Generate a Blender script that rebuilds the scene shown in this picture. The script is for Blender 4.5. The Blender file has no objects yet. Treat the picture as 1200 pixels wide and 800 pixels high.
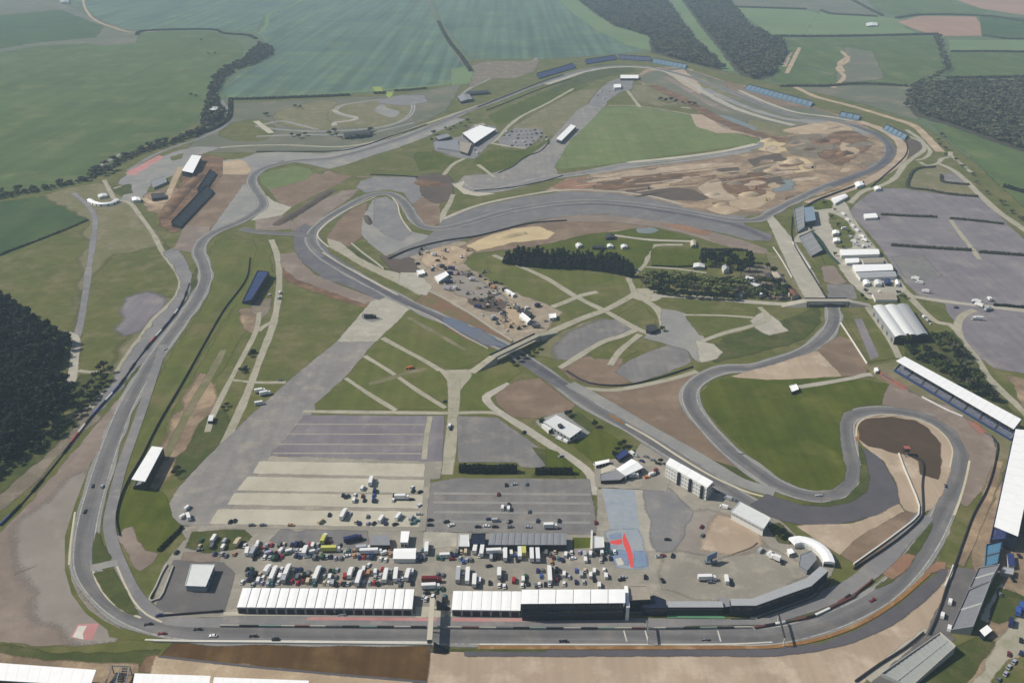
import bpy, bmesh, math, random
import numpy as np
from mathutils import Vector, Matrix, noise
from mathutils.geometry import tessellate_polygon

# ------------------------------------------------------------------ scene, camera, light
sc = bpy.context.scene
COL = sc.collection
random.seed(7)
rng = np.random.default_rng(11)
CAM_H, FOC, PITCH = 365.0, 1050.0, math.radians(26.08)   # metres, focal length in px of a 1200 px wide frame
cam_d = bpy.data.cameras.new("camera")
cam = bpy.data.objects.new("camera", cam_d)
COL.objects.link(cam)
cam.location = (0, 0, CAM_H)
cam.rotation_euler = (math.pi / 2 - PITCH, 0, 0)
cam_d.sensor_width = 36.0
cam_d.lens = FOC / 1200 * 36
cam_d.clip_start = 1.0
cam_d.clip_end = 40000
sc.camera = cam

SUN_EL = math.radians(43)
SHADOW_AZ = math.radians(-9)          # shadows fall to the right and slightly towards the camera
sun_dir = Vector((math.cos(SHADOW_AZ) * math.cos(SUN_EL), math.sin(SHADOW_AZ) * math.cos(SUN_EL), -math.sin(SUN_EL)))
world = bpy.data.worlds.new("World")
sc.world = world
world.use_nodes = True
wn = world.node_tree
wn.nodes.clear()
sky = wn.nodes.new("ShaderNodeTexSky")
sky.sky_type = 'NISHITA'
sky.sun_disc = False
sky.sun_elevation = SUN_EL
sky.sun_rotation = math.atan2(-sun_dir.x, -sun_dir.y)
sky.air_density = 1.0
sky.dust_density = 1.5
bgn = wn.nodes.new("ShaderNodeBackground")
bgn.inputs['Strength'].default_value = 0.08
won = wn.nodes.new("ShaderNodeOutputWorld")
wn.links.new(sky.outputs[0], bgn.inputs[0])
wn.links.new(bgn.outputs[0], won.inputs[0])
sun_d = bpy.data.lights.new("sun", 'SUN')
sun_d.energy = 4.95
sun_d.angle = math.radians(0.53)
sun_d.color = (1.0, 0.94, 0.84)
sun = bpy.data.objects.new("sun", sun_d)
sun.rotation_euler = sun_dir.to_track_quat('-Z', 'Y').to_euler()
sun.location = (0, 0, 2000)
COL.objects.link(sun)
sc.view_settings.view_transform = 'Standard'
sc.view_settings.look = 'None'
sc.view_settings.exposure = 0.0
sc.view_settings.gamma = 1.0
sc.cycles.max_bounces = 5
sc.cycles.volume_bounces = 1
HAZE_DENSITY = 0.000095
HAZE_COLOR = (0.62, 0.82, 1.0)

# ------------------------------------------------------------------ photograph point -> point of the place
CP, SP = math.cos(PITCH), math.sin(PITCH)
def P(x, y, z=0.0):
    a, b = (x - 600) / FOC, (y - 400) / FOC
    dx, dy, dz = a, CP - b * SP, -SP - b * CP
    t = (z - CAM_H) / dz
    return Vector((dx * t, dy * t, z))
def PP(pts, z=0.0):
    return [P(x, y, z) for x, y in pts]

# ------------------------------------------------------------------ materials
def lin(c):
    c /= 255.0
    return c / 12.92 if c <= 0.04045 else ((c + 0.055) / 1.055) ** 2.4
GAIN = 0.80
def C(r, g, b, k=1.0):
    return (lin(r) * GAIN * k, lin(g) * GAIN * k, lin(b) * GAIN * k, 1)
MATS = {}
def _base(name):
    m = bpy.data.materials.new(name)
    m.use_nodes = True
    nt = m.node_tree
    bs = nt.nodes["Principled BSDF"]
    return m, nt, bs
def _noise(nt, vec, scale, detail=4, rough=0.6):
    n = nt.nodes.new("ShaderNodeTexNoise")
    n.inputs['Scale'].default_value = scale
    n.inputs['Detail'].default_value = detail
    n.inputs['Roughness'].default_value = rough
    nt.links.new(vec, n.inputs['Vector'])
    return n.outputs['Fac']
def _ramp(nt, fac, lo, hi):
    r = nt.nodes.new("ShaderNodeMapRange")
    r.inputs['From Min'].default_value = lo
    r.inputs['From Max'].default_value = hi
    nt.links.new(fac, r.inputs['Value'])
    return r.outputs[0]
def _mix(nt, fac, a, b, mode='MIX'):
    n = nt.nodes.new("ShaderNodeMix")
    n.data_type = 'RGBA'
    n.blend_type = mode
    for v, i in ((fac, 0), (a, 6), (b, 7)):
        if hasattr(v, 'links'):
            nt.links.new(v, n.inputs[i])
        elif i == 0:
            n.inputs[0].default_value = v
        else:
            n.inputs[i].default_value = v
    return n.outputs[2]
def ground_mat(name, a, b, c=None, big=0.012, mid=0.09, fine=0.9, rough=0.95, fvar=0.25, stripe=None, uvstreak=False, cover=0.5, spec=0.2):
    """a/b: two ground tints mixed by patches; c: an occasional third (bare soil, wear)."""
    m, nt, bs = _base(name)
    tc = nt.nodes.new("ShaderNodeTexCoord")
    v = tc.outputs['Object']
    f1 = _ramp(nt, _noise(nt, v, big, 5, 0.62), 0.36, 0.64)
    col = _mix(nt, f1, a, b)
    if c:
        f2 = _ramp(nt, _noise(nt, v, mid * 0.45, 6, 0.68), cover, cover + 0.16)
        col = _mix(nt, f2, col, c)
    f3 = _noise(nt, v, mid, 5, 0.7)
    sh = nt.nodes.new("ShaderNodeMapRange")
    sh.inputs['From Min'].default_value = 0.25; sh.inputs['From Max'].default_value = 0.75
    sh.inputs['To Min'].default_value = 1 - fvar; sh.inputs['To Max'].default_value = 1 + fvar
    nt.links.new(f3, sh.inputs['Value'])
    f4 = _noise(nt, v, fine, 4, 0.7)
    sh2 = nt.nodes.new("ShaderNodeMapRange")
    sh2.inputs['From Min'].default_value = 0.25; sh2.inputs['From Max'].default_value = 0.75
    sh2.inputs['To Min'].default_value = 1 - fvar * 0.7; sh2.inputs['To Max'].default_value = 1 + fvar * 0.7
    nt.links.new(f4, sh2.inputs['Value'])
    mu = nt.nodes.new("ShaderNodeMath"); mu.operation = 'MULTIPLY'
    nt.links.new(sh.outputs[0], mu.inputs[0]); nt.links.new(sh2.outputs[0], mu.inputs[1])
    fac = mu.outputs[0]
    if stripe:
        ang, width, amt = stripe
        mp = nt.nodes.new("ShaderNodeMapping")
        mp.inputs['Rotation'].default_value = (0, 0, math.radians(ang))
        nt.links.new(v, mp.inputs['Vector'])
        nz = nt.nodes.new("ShaderNodeTexNoise")
        nz.inputs['Scale'].default_value = 1.0
        nz.inputs['Detail'].default_value = 1.0
        mp.inputs['Scale'].default_value = (1.0 / width, 0.0012, 1)
        nt.links.new(mp.outputs[0], nz.inputs['Vector'])
        s3 = nt.nodes.new("ShaderNodeMapRange")
        s3.inputs['From Min'].default_value = 0.35; s3.inputs['From Max'].default_value = 0.65
        s3.inputs['To Min'].default_value = 1 - amt; s3.inputs['To Max'].default_value = 1 + amt
        nt.links.new(nz.outputs['Fac'], s3.inputs['Value'])
        m2 = nt.nodes.new("ShaderNodeMath"); m2.operation = 'MULTIPLY'
        nt.links.new(fac, m2.inputs[0]); nt.links.new(s3.outputs[0], m2.inputs[1])
        fac = m2.outputs[0]
    if uvstreak:                       # rubber and seams run along the lane
        mp = nt.nodes.new("ShaderNodeMapping")
        mp.inputs['Scale'].default_value = (0.7, 0.012, 1)
        nt.links.new(tc.outputs['UV'], mp.inputs['Vector'])
        st = _noise(nt, mp.outputs[0], 1.0, 5, 0.75)
        s4 = nt.nodes.new("ShaderNodeMapRange")
        s4.inputs['From Min'].default_value = 0.3; s4.inputs['From Max'].default_value = 0.7
        s4.inputs['To Min'].default_value = 0.78; s4.inputs['To Max'].default_value = 1.16
        nt.links.new(st, s4.inputs['Value'])
        m3 = nt.nodes.new("ShaderNodeMath"); m3.operation = 'MULTIPLY'
        nt.links.new(fac, m3.inputs[0]); nt.links.new(s4.outputs[0], m3.inputs[1])
        fac = m3.outputs[0]
        # rubber laid down by tyres: a dark band that wanders across the lane
        sp = nt.nodes.new("ShaderNodeSeparateXYZ"); nt.links.new(tc.outputs['UV'], sp.inputs[0])
        mp2 = nt.nodes.new("ShaderNodeMapping"); mp2.inputs['Scale'].default_value = (0.0, 0.006, 1)
        nt.links.new(tc.outputs['UV'], mp2.inputs['Vector'])
        wv = _noise(nt, mp2.outputs[0], 1.0, 1, 0.5)
        ce = nt.nodes.new("ShaderNodeMapRange"); nt.links.new(wv, ce.inputs['Value'])
        ce.inputs['From Min'].default_value = 0.35; ce.inputs['From Max'].default_value = 0.65
        ce.inputs['To Min'].default_value = 3.6; ce.inputs['To Max'].default_value = 9.4
        df = nt.nodes.new("ShaderNodeMath"); df.operation = 'SUBTRACT'
        nt.links.new(sp.outputs['X'], df.inputs[0]); nt.links.new(ce.outputs[0], df.inputs[1])
        ab = nt.nodes.new("ShaderNodeMath"); ab.operation = 'ABSOLUTE'; nt.links.new(df.outputs[0], ab.inputs[0])
        rb = nt.nodes.new("ShaderNodeMapRange"); nt.links.new(ab.outputs[0], rb.inputs['Value'])
        rb.inputs['From Min'].default_value = 1.2; rb.inputs['From Max'].default_value = 4.2
        rb.inputs['To Min'].default_value = 0.8; rb.inputs['To Max'].default_value = 1.06
        m4 = nt.nodes.new("ShaderNodeMath"); m4.operation = 'MULTIPLY'
        nt.links.new(fac, m4.inputs[0]); nt.links.new(rb.outputs[0], m4.inputs[1])
        fac = m4.outputs[0]
    vm = nt.nodes.new("ShaderNodeVectorMath"); vm.operation = 'SCALE'
    nt.links.new(col, vm.inputs[0]); nt.links.new(fac, vm.inputs['Scale'])
    nt.links.new(vm.outputs[0], bs.inputs['Base Color'])
    bs.inputs['Roughness'].default_value = rough
    bs.inputs['Specular IOR Level'].default_value = spec
    at = nt.nodes.new("ShaderNodeAttribute")           # 0 on the patch, 1 at the outer rim of its frayed edge
    at.attribute_name = 'fade'
    nz = _noise(nt, v, 0.55, 4, 0.7)
    ad = nt.nodes.new("ShaderNodeMath"); ad.operation = 'MULTIPLY_ADD'
    nt.links.new(nz, ad.inputs[0]); ad.inputs[1].default_value = 1.5; ad.inputs[2].default_value = -0.75
    wt = nt.nodes.new("ShaderNodeMath"); wt.operation = 'MULTIPLY_ADD'   # the noise only bites where the edge has begun
    iv = nt.nodes.new("ShaderNodeMath"); iv.operation = 'MULTIPLY_ADD'; iv.inputs[1].default_value = -3.0; iv.inputs[2].default_value = 3.0
    nt.links.new(at.outputs['Fac'], iv.inputs[0])
    pk = nt.nodes.new("ShaderNodeMath"); pk.operation = 'MULTIPLY'
    nt.links.new(at.outputs['Fac'], pk.inputs[0]); nt.links.new(iv.outputs[0], pk.inputs[1])
    nt.links.new(ad.outputs[0], wt.inputs[0]); nt.links.new(pk.outputs[0], wt.inputs[1]); nt.links.new(at.outputs['Fac'], wt.inputs[2])
    op = nt.nodes.new("ShaderNodeMapRange")
    op.inputs['From Min'].default_value = 0.25; op.inputs['From Max'].default_value = 0.85
    op.inputs['To Min'].default_value = 1.0; op.inputs['To Max'].default_value = 0.0
    nt.links.new(wt.outputs[0], op.inputs['Value'])
    nt.links.new(op.outputs[0], bs.inputs['Alpha'])
    MATS[name] = m
    return m
def plain_mat(name, c, rough=0.6, var=0.12, scale=0.6, metal=0.0, spec=0.4, streak=False):
    m, nt, bs = _base(name)
    tc = nt.nodes.new("ShaderNodeTexCoord")
    geo = nt.nodes.new("ShaderNodeNewGeometry")
    n = _noise(nt, geo.outputs['Position'], scale, 5, 0.65)
    r = nt.nodes.new("ShaderNodeMapRange")
    r.inputs['From Min'].default_value = 0.25; r.inputs['From Max'].default_value = 0.75
    r.inputs['To Min'].default_value = 1 - var; r.inputs['To Max'].default_value = 1 + var
    nt.links.new(n, r.inputs['Value'])
    vm = nt.nodes.new("ShaderNodeVectorMath"); vm.operation = 'SCALE'
    vm.inputs[0].default_value = c[:3]
    nt.links.new(r.outputs[0], vm.inputs['Scale'])
    nt.links.new(vm.outputs[0], bs.inputs['Base Color'])
    bs.inputs['Roughness'].default_value = rough
    bs.inputs['Metallic'].default_value = metal
    bs.inputs['Specular IOR Level'].default_value = spec
    MATS[name] = m
    return m

G = ground_mat
G('base_land', C(98, 112, 80), C(86, 102, 72), C(106, 108, 84), big=0.004, mid=0.03, fine=0.3, fvar=0.12)
G('grass', C(90, 96, 46), C(102, 103, 54), C(116, 110, 74), big=0.018, mid=0.08, fine=0.8, fvar=0.22, cover=0.5)
G('grass_lush', C(72, 84, 14), C(85, 92, 24), C(98, 100, 40), big=0.02, mid=0.05, fine=0.9, fvar=0.2, stripe=(20, 5, 0.07), cover=0.53)
G('grass_far', C(112, 126, 76), C(101, 115, 68), C(126, 128, 86), big=0.01, mid=0.05, fine=0.7, fvar=0.14, stripe=(20, 7, 0.05), cover=0.52)
G('site_ground', C(164, 150, 130), C(146, 135, 118), C(182, 168, 146), big=0.03, mid=0.1, fine=0.7, fvar=0.2)
G('grass_dark', C(66, 76, 34), C(80, 86, 42), C(96, 94, 58), big=0.03, mid=0.1, fine=0.9, fvar=0.26)
G('grass_worn', C(112, 112, 74), C(124, 118, 88), C(140, 130, 106), big=0.02, mid=0.09, fine=0.9, fvar=0.18)
G('grass_mown', C(89, 98, 43), C(102, 104, 50), C(114, 108, 68), big=0.016, mid=0.05, fine=0.9, fvar=0.18, stripe=(-12, 7, 0.06), cover=0.51)
G('crop', C(86, 105, 58), C(76, 95, 51), C(104, 113, 70), big=0.004, mid=0.03, fine=0.4, fvar=0.12, stripe=(68, 24, 0.08), cover=0.5)
G('crop_dark', C(56, 80, 42), C(66, 90, 48), C(80, 94, 56), big=0.006, mid=0.03, fine=0.4, fvar=0.12, stripe=(75, 16, 0.06), cover=0.5)
G('crop_blue', C(94, 116, 98), C(80, 104, 92), C(104, 124, 92), big=0.003, mid=0.02, fine=0.2, fvar=0.12, stripe=(6, 20, 0.2), cover=0.5)
G('crop_pale', C(114, 134, 92), C(104, 124, 84), C(126, 134, 98), big=0.004, mid=0.03, fine=0.3, fvar=0.08, cover=0.56)
G('plough_pink', C(168, 134, 116), C(156, 126, 106), None, big=0.005, mid=0.03, fine=0.3, fvar=0.08, stripe=(80, 12, 0.05))
G('fallow', C(112, 112, 94), C(98, 104, 86), C(128, 122, 102), big=0.004, mid=0.03, fine=0.3, fvar=0.12)
G('wood_floor', C(62, 64, 46), C(74, 70, 54), None, big=0.02, mid=0.1, fvar=0.3)
G('asphalt', C(136, 134, 133), C(122, 121, 123), C(148, 143, 136), big=0.02, mid=0.12, fine=1.2, fvar=0.11, uvstreak=False, rough=0.85)
G('track', C(122, 120, 120), C(113, 112, 113), C(132, 128, 124), big=0.02, mid=0.12, fine=1.2, fvar=0.1, uvstreak=True, rough=0.8)
G('track_new', C(107, 106, 110), C(98, 97, 102), C(118, 115, 116), big=0.02, mid=0.12, fine=1.2, fvar=0.07, uvstreak=True, rough=0.8)
G('asphalt_dark', C(100, 97, 97), C(109, 106, 104), C(118, 114, 110), big=0.02, mid=0.12, fine=1.2, fvar=0.08, rough=0.85)
G('asphalt_slate', C(88, 86, 91), C(97, 94, 98), None, big=0.02, mid=0.12, fine=1.2, fvar=0.1, rough=0.85)
G('runoff_grey', C(150, 149, 144), C(136, 136, 134), C(160, 154, 144), big=0.02, mid=0.06, fine=1.0, fvar=0.1)
G('runway', C(144, 140, 135), C(131, 128, 126), C(156, 150, 140), big=0.02, mid=0.12, fine=0.6, fvar=0.12, stripe=(-28, 6, 0.05))
G('concrete', C(178, 172, 158), C(166, 161, 148), C(188, 182, 166), big=0.03, mid=0.15, fine=1.0, fvar=0.08)
G('concrete_pale', C(194, 188, 170), C(180, 174, 156), None, big=0.03, mid=0.15, fine=1.0, fvar=0.08)
G('lane', C(176, 170, 152), C(162, 157, 138), C(150, 146, 124), big=0.03, mid=0.2, fine=1.0, fvar=0.09)
G('paddock', C(155, 149, 137), C(140, 135, 124), C(170, 162, 147), big=0.03, mid=0.12, fine=1.0, fvar=0.14)
G('lot_purple', C(120, 115, 120), C(132, 127, 131), C(144, 137, 135), big=0.01, mid=0.06, fine=0.7, fvar=0.12, stripe=(86, 7, 0.06))
G('lot', C(118, 116, 116), C(131, 128, 125), C(142, 137, 130), big=0.02, mid=0.1, fine=0.7, fvar=0.13, stripe=(90, 5, 0.05))
G('gravel_tan', C(182, 163, 141), C(166, 148, 127), C(194, 177, 156), big=0.02, mid=0.08, fine=1.2, fvar=0.1, stripe=(90, 3, 0.04))
G('gravel_pink', C(140, 126, 114), C(128, 115, 105), C(154, 140, 128), big=0.02, mid=0.06, fine=1.2, fvar=0.1)
G('gravel_brown', C(133, 114, 95), C(120, 102, 85), C(146, 127, 109), big=0.02, mid=0.06, fine=1.2, fvar=0.12)
G('gravel_dark', C(84, 68, 54), C(78, 63, 50), C(92, 76, 60), big=0.02, mid=0.06, fine=1.2, fvar=0.09)
G('gravel_red', C(150, 114, 92), C(138, 106, 84), C(160, 130, 108), big=0.03, mid=0.08, fine=1.2, fvar=0.08)
G('soil', C(94, 70, 40), C(84, 62, 34), C(106, 84, 52), big=0.03, mid=0.08, fine=0.8, fvar=0.16, stripe=(88, 5, 0.12))
G('dirt', C(146, 126, 104), C(122, 106, 88), C(172, 150, 122), big=0.014, mid=0.06, fine=0.5, fvar=0.26, cover=0.47)
G('dirt_pale', C(184, 163, 136), C(166, 147, 122), C(198, 178, 150), big=0.02, mid=0.08, fine=0.7, fvar=0.18)
G('dirt_brown', C(122, 94, 72), C(102, 82, 64), C(146, 118, 92), big=0.02, mid=0.09, fine=0.7, fvar=0.26)
G('dirt_grey', C(128, 118, 102), C(116, 106, 92), C(148, 138, 120), big=0.03, mid=0.1, fine=0.7, fvar=0.2)
G('sand', C(204, 184, 144), C(190, 171, 134), None, big=0.03, mid=0.1, fine=0.7, fvar=0.08)
G('mud_dark', C(90, 80, 72), C(100, 88, 78), None, big=0.03, mid=0.1, fine=0.7, fvar=0.15)
G('pond', C(132, 140, 138), C(122, 132, 132), None, big=0.02, mid=0.05, fine=0.3, fvar=0.05, rough=0.45, spec=0.3)
G('crop_yellow', C(150, 164, 84), C(140, 156, 80), None, big=0.02, fvar=0.1)
G('runoff_pale', C(148, 140, 131), C(140, 131, 122), C(156, 149, 140), big=0.02, mid=0.06, fine=1.0, fvar=0.08)
G('paint_white', C(215, 212, 202), C(196, 192, 180), None, fvar=0.12)
G('edge_paint', C(182, 180, 172), C(160, 158, 152), C(132, 130, 128), fvar=0.2, mid=0.3)
G('paint_cream', C(206, 198, 172), C(188, 180, 156), None, fvar=0.12)
G('paint_orange', C(150, 112, 70), C(138, 100, 62), C(168, 140, 100), big=0.05, mid=0.2, fvar=0.14)
G('paint_red', C(156, 114, 100), C(148, 110, 98), None, fvar=0.12)
G('paint_pink', C(196, 138, 136), C(180, 130, 126), C(180, 150, 140), big=0.05, fvar=0.12)
G('paint_coral', C(232, 92, 88), C(218, 84, 82), None, fvar=0.06)
G('paint_blue', C(124, 134, 168), C(134, 150, 172), C(116, 150, 166), big=0.12, mid=0.3, fvar=0.1)
G('paint_green', C(96, 150, 110), C(90, 140, 104), None, fvar=0.1)
G('pad_blue', C(150, 160, 168), C(160, 166, 170), C(140, 152, 164), big=0.05, mid=0.2, fvar=0.06)
G('track_blue', C(104, 112, 130), C(112, 114, 122), C(98, 118, 138), big=0.03, mid=0.1, fvar=0.08)
G('bank_red', C(132, 100, 82), C(120, 104, 76), C(106, 108, 70), big=0.05, mid=0.12, fvar=0.12)

# ------------------------------------------------------------------ object helpers
def mk(name, verts, faces, mats, parent=None, mi=None, smooth=False, origin=None):
    off = Vector(origin) if origin is not None else Vector((0, 0, 0))
    me = bpy.data.meshes.new(name)
    me.from_pydata([(v[0] - off[0], v[1] - off[1], v[2] - off[2]) for v in verts], [], faces)
    if not isinstance(mats, (list, tuple)):
        mats = [mats]
    for m in mats:
        me.materials.append(MATS[m] if isinstance(m, str) else m)
    if mi is not None:
        me.polygons.foreach_set('material_index', mi)
    if smooth:
        me.polygons.foreach_set('use_smooth', [True] * len(me.polygons))
    me.update()
    o = bpy.data.objects.new(name, me)
    COL.objects.link(o)
    if parent is not None:
        o.parent = parent
    elif origin is not None:
        o.location = off
    return o
def tag(o, label=None, cat=None, group=None, kind=None):
    if label: o['label'] = label
    if cat: o['category'] = cat
    if group: o['group'] = group
    if kind: o['kind'] = kind
    return o
def root(name, loc, label, cat, group=None):
    e = bpy.data.objects.new(name, None)
    e.empty_display_size = 1
    e.location = loc
    COL.objects.link(e)
    return tag(e, label, cat, group)

# height of the paint order: every sheet of ground lies 5 mm above whatever it covers
CELL, GX0, GY0, GNX, GNY, STEP = 4.0, -1900.0, 150.0, 950, 1100, 0.005
TOP = np.zeros((GNX, GNY), np.int16)
def _cells(poly):
    a = np.array([(p[0], p[1]) for p in poly])
    x0 = max(0, int((a[:, 0].min() - GX0) / CELL) - 1); x1 = min(GNX, int((a[:, 0].max() - GX0) / CELL) + 3)
    y0 = max(0, int((a[:, 1].min() - GY0) / CELL) - 1); y1 = min(GNY, int((a[:, 1].max() - GY0) / CELL) + 3)
    if x1 <= x0 or y1 <= y0:
        return None
    gx = GX0 + (np.arange(x0, x1) + 0.5) * CELL
    gy = GY0 + (np.arange(y0, y1) + 0.5) * CELL
    X, Y = np.meshgrid(gx, gy, indexing='ij')
    ins = np.zeros(X.shape, bool)
    n = len(a)
    for i in range(n):
        xa, ya = a[i]; xb, yb = a[(i + 1) % n]
        if ya != yb:
            t = ((ya > Y) != (yb > Y)) & (X < (xb - xa) * (Y - ya) / (yb - ya) + xa)
            ins ^= t
    for i in range(n):                                   # the cells along the outline too
        xa, ya = a[i]; xb, yb = a[(i + 1) % n]
        k = int(max(abs(xb - xa), abs(yb - ya)) / CELL * 1.5) + 1
        tx = np.linspace(xa, xb, k + 1); ty = np.linspace(ya, yb, k + 1)
        ix = ((tx - GX0) / CELL).astype(int) - x0; iy = ((ty - GY0) / CELL).astype(int) - y0
        ok = (ix >= 0) & (iy >= 0) & (ix < ins.shape[0]) & (iy < ins.shape[1])
        ins[ix[ok], iy[ok]] = True
    d = ins.copy()
    d[1:] |= ins[:-1]; d[:-1] |= ins[1:]; d[:, 1:] |= ins[:, :-1]; d[:, :-1] |= ins[:, 1:]
    return x0, x1, y0, y1, d
def claim(poly):
    c = _cells(poly)
    if c is None:
        return 0.05
    x0, x1, y0, y1, d = c
    sub = TOP[x0:x1, y0:y1]
    lv = int(sub[d].max()) + 1 if d.any() else 1
    sub[d] = lv
    return lv * STEP
def gz(x, y):
    i, j = int((x - GX0) / CELL), int((y - GY0) / CELL)
    return float(TOP[i, j]) * STEP if 0 <= i < GNX and 0 <= j < GNY else 0.0
def on_ground(x, y):
    p = P(x, y)
    p.z = gz(p.x, p.y)
    return p
def catmull(pts, closed, step):
    n = len(pts)
    out = []
    for i in range(n if closed else n - 1):
        if closed:
            p0, p1, p2, p3 = pts[(i - 1) % n], pts[i], pts[(i + 1) % n], pts[(i + 2) % n]
        else:
            p1, p2 = pts[i], pts[i + 1]
            p0 = pts[i - 1] if i > 0 else p1 * 2 - p2
            p3 = pts[i + 2] if i + 2 < n else p2 * 2 - p1
        L = (p2 - p1).length
        k = max(1, min(60, int(L / step)))
        # centripetal form keeps long and short spans free of loops
        t0 = 0.0
        t1 = t0 + max((p1 - p0).length, 1e-3) ** 0.5
        t2 = t1 + max(L, 1e-3) ** 0.5
        t3 = t2 + max((p3 - p2).length, 1e-3) ** 0.5
        for j in range(k):
            t = t1 + (t2 - t1) * j / k
            a1 = p0 * ((t1 - t) / (t1 - t0)) + p1 * ((t - t0) / (t1 - t0))
            a2 = p1 * ((t2 - t) / (t2 - t1)) + p2 * ((t - t1) / (t2 - t1))
            a3 = p2 * ((t3 - t) / (t3 - t2)) + p3 * ((t - t2) / (t3 - t2))
            b1 = a1 * ((t2 - t) / (t2 - t0)) + a2 * ((t - t0) / (t2 - t0))
            b2 = a2 * ((t3 - t) / (t3 - t1)) + a3 * ((t - t1) / (t3 - t1))
            out.append(b1 * ((t2 - t) / (t2 - t1)) + b2 * ((t - t1) / (t2 - t1)))
    if not closed:
        out.append(pts[-1].copy())
    return out
def densify(pts, step):
    out = []
    n = len(pts)
    for i in range(n):
        a, b = pts[i], pts[(i + 1) % n]
        k = max(1, min(80, int((b - a).length / step)))
        for j in range(k):
            out.append(a.lerp(b, j / k))
    return out
NSHEET = 0
def sheet(name, mat, px, smooth=False, rough=0.0, kind='structure'):
    """One flat piece of ground; px is its outline, rough frays the edge by that many metres."""
    global NSHEET
    NSHEET += 1
    pts = PP(px)
    if smooth:
        pts = catmull(pts, True, 7)
    if rough:
        pts = densify(pts, max(2.5, rough * 1.6))
        for i, p in enumerate(pts):
            q = Vector((p.x * 0.11 / rough ** 0.5, p.y * 0.11 / rough ** 0.5, NSHEET * 3.1))
            nv = noise.noise_vector(q)
            pts[i] = p + Vector((nv.x, nv.y, 0)) * rough * 1.6
    fw = max(1.4, rough * 2.2) if rough else 0.0
    if fw:
        cc = ccw2(pts)
        nr = offsets(cc, True)
        outer = [p - q * fw * (0.7 + 0.6 * (noise.noise(Vector((p.x * 0.05, p.y * 0.05, NSHEET))) + 0.5)) for p, q in zip(cc, nr)]
        z = claim(outer)
        n = len(cc)
        pts = [Vector((p.x, p.y, z)) for p in cc]
        tri = tessellate_polygon([pts])
        vs = pts + [Vector((p.x, p.y, z - 0.002)) for p in outer]
        fs = [t if (pts[t[1]] - pts[t[0]]).cross(pts[t[2]] - pts[t[0]]).z > 0 else (t[0], t[2], t[1]) for t in tri]
        fs += [(i, n + i, n + (i + 1) % n, (i + 1) % n) for i in range(n)]
        o = mk(name, vs, fs, mat)
        fade_attr(o, [0.0] * n + [1.0] * n)
    else:
        z = claim(pts)
        pts = [Vector((p.x, p.y, z)) for p in pts]
        tri = tessellate_polygon([pts])
        o = mk(name, pts, [t if (pts[t[1]] - pts[t[0]]).cross(pts[t[2]] - pts[t[0]]).z > 0 else (t[0], t[2], t[1]) for t in tri], mat)
    o['kind'] = kind
    return o
def fade_attr(o, vals):
    a = o.data.attributes.new('fade', 'FLOAT', 'POINT')
    a.data.foreach_set('value', vals)
def ccw2(pts):
    s = sum(pts[i].x * pts[(i + 1) % len(pts)].y - pts[(i + 1) % len(pts)].x * pts[i].y for i in range(len(pts)))
    return pts if s > 0 else pts[::-1]
def offsets(pts, closed=False):
    n = len(pts)
    out = []
    for i in range(n):
        a = pts[(i - 1) % n] if (closed or i > 0) else pts[i]
        b = pts[(i + 1) % n] if (closed or i < n - 1) else pts[i]
        d = (b - a)
        d = d.normalized() if d.length > 1e-6 else Vector((1, 0, 0))
        out.append(Vector((-d.y, d.x, 0)))
    return out
def ribbon(name, mat, px, w, smooth=True, step=5.0, shift=0.0, closed=False, kind='structure'):
    """A lane of given width in metres (one number, or one per point) along px."""
    pts = PP(px)
    ws = w if isinstance(w, (list, tuple)) else [w] * len(px)
    pts = [Vector((p.x, p.y, ww)) for p, ww in zip(pts, ws)]           # the width rides in z while smoothing
    pts = catmull(pts, closed, step) if smooth else pts
    wd = [p.z for p in pts]
    pts = [Vector((p.x, p.y, 0)) for p in pts]
    nor = offsets(pts, closed)
    soft = name in ('service_road', 'farm_track', 'dirt_track', 'grass_track', 'tyre_mark', 'dirt_road', 'field_edge', 'concrete_lane', 'link_road', 'banking', 'runoff_area')
    if soft:
        wd = [h * (1 + 0.28 * noise.noise(Vector((p.x * 0.04, p.y * 0.04, 7.7)))) for p, h in zip(pts, wd)]
    L = [p + n * (h / 2 + shift) for p, n, h in zip(pts, nor, wd)]
    R = [p - n * (h / 2 - shift) for p, n, h in zip(pts, nor, wd)]
    fz = [min(1.6, 0.1 + h * 0.22) for h in wd]
    cols = [L, R]
    if soft:
        cols = [[p + q * f for p, q, f in zip(L, nor, fz)], L, R, [p - q * f for p, q, f in zip(R, nor, fz)]]
    A, B = cols[0], cols[-1]
    z = claim(A + ([A[0], B[0]] if closed else []) + B[::-1])
    n, k = len(pts), len(cols)
    verts = [Vector((p.x, p.y, z)) for c in cols for p in c]
    m = n if closed else n - 1
    faces, ids = [], []
    for c in range(k - 1):
        for i in range(m):
            j = (i + 1) % n
            faces.append((c * n + i, (c + 1) * n + i, (c + 1) * n + j, c * n + j)); ids.append((c, i, j))
    o = mk(name, verts, faces, mat)
    if soft:
        fade_attr(o, [1.0] * n + [0.0] * (2 * n) + [1.0] * n)
    uv = o.data.uv_layers.new(name='UVMap')
    s = [0.0]
    for i in range(1, n + 1):
        s.append(s[-1] + (pts[i % n] - pts[i - 1]).length)
    u0 = [0, 1] if k == 2 else [-0.2, 0, 1, 1.2]
    for f, (c, i, j) in zip(o.data.polygons, ids):
        for li, (u, vv) in zip(f.loop_indices, ((u0[c] * wd[i], s[i]), (u0[c + 1] * wd[i], s[i]), (u0[c + 1] * wd[j], s[i + 1]), (u0[c] * wd[j], s[i + 1]))):
            uv.data[li].uv = (u, vv)
    o['kind'] = kind
    return o
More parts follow.
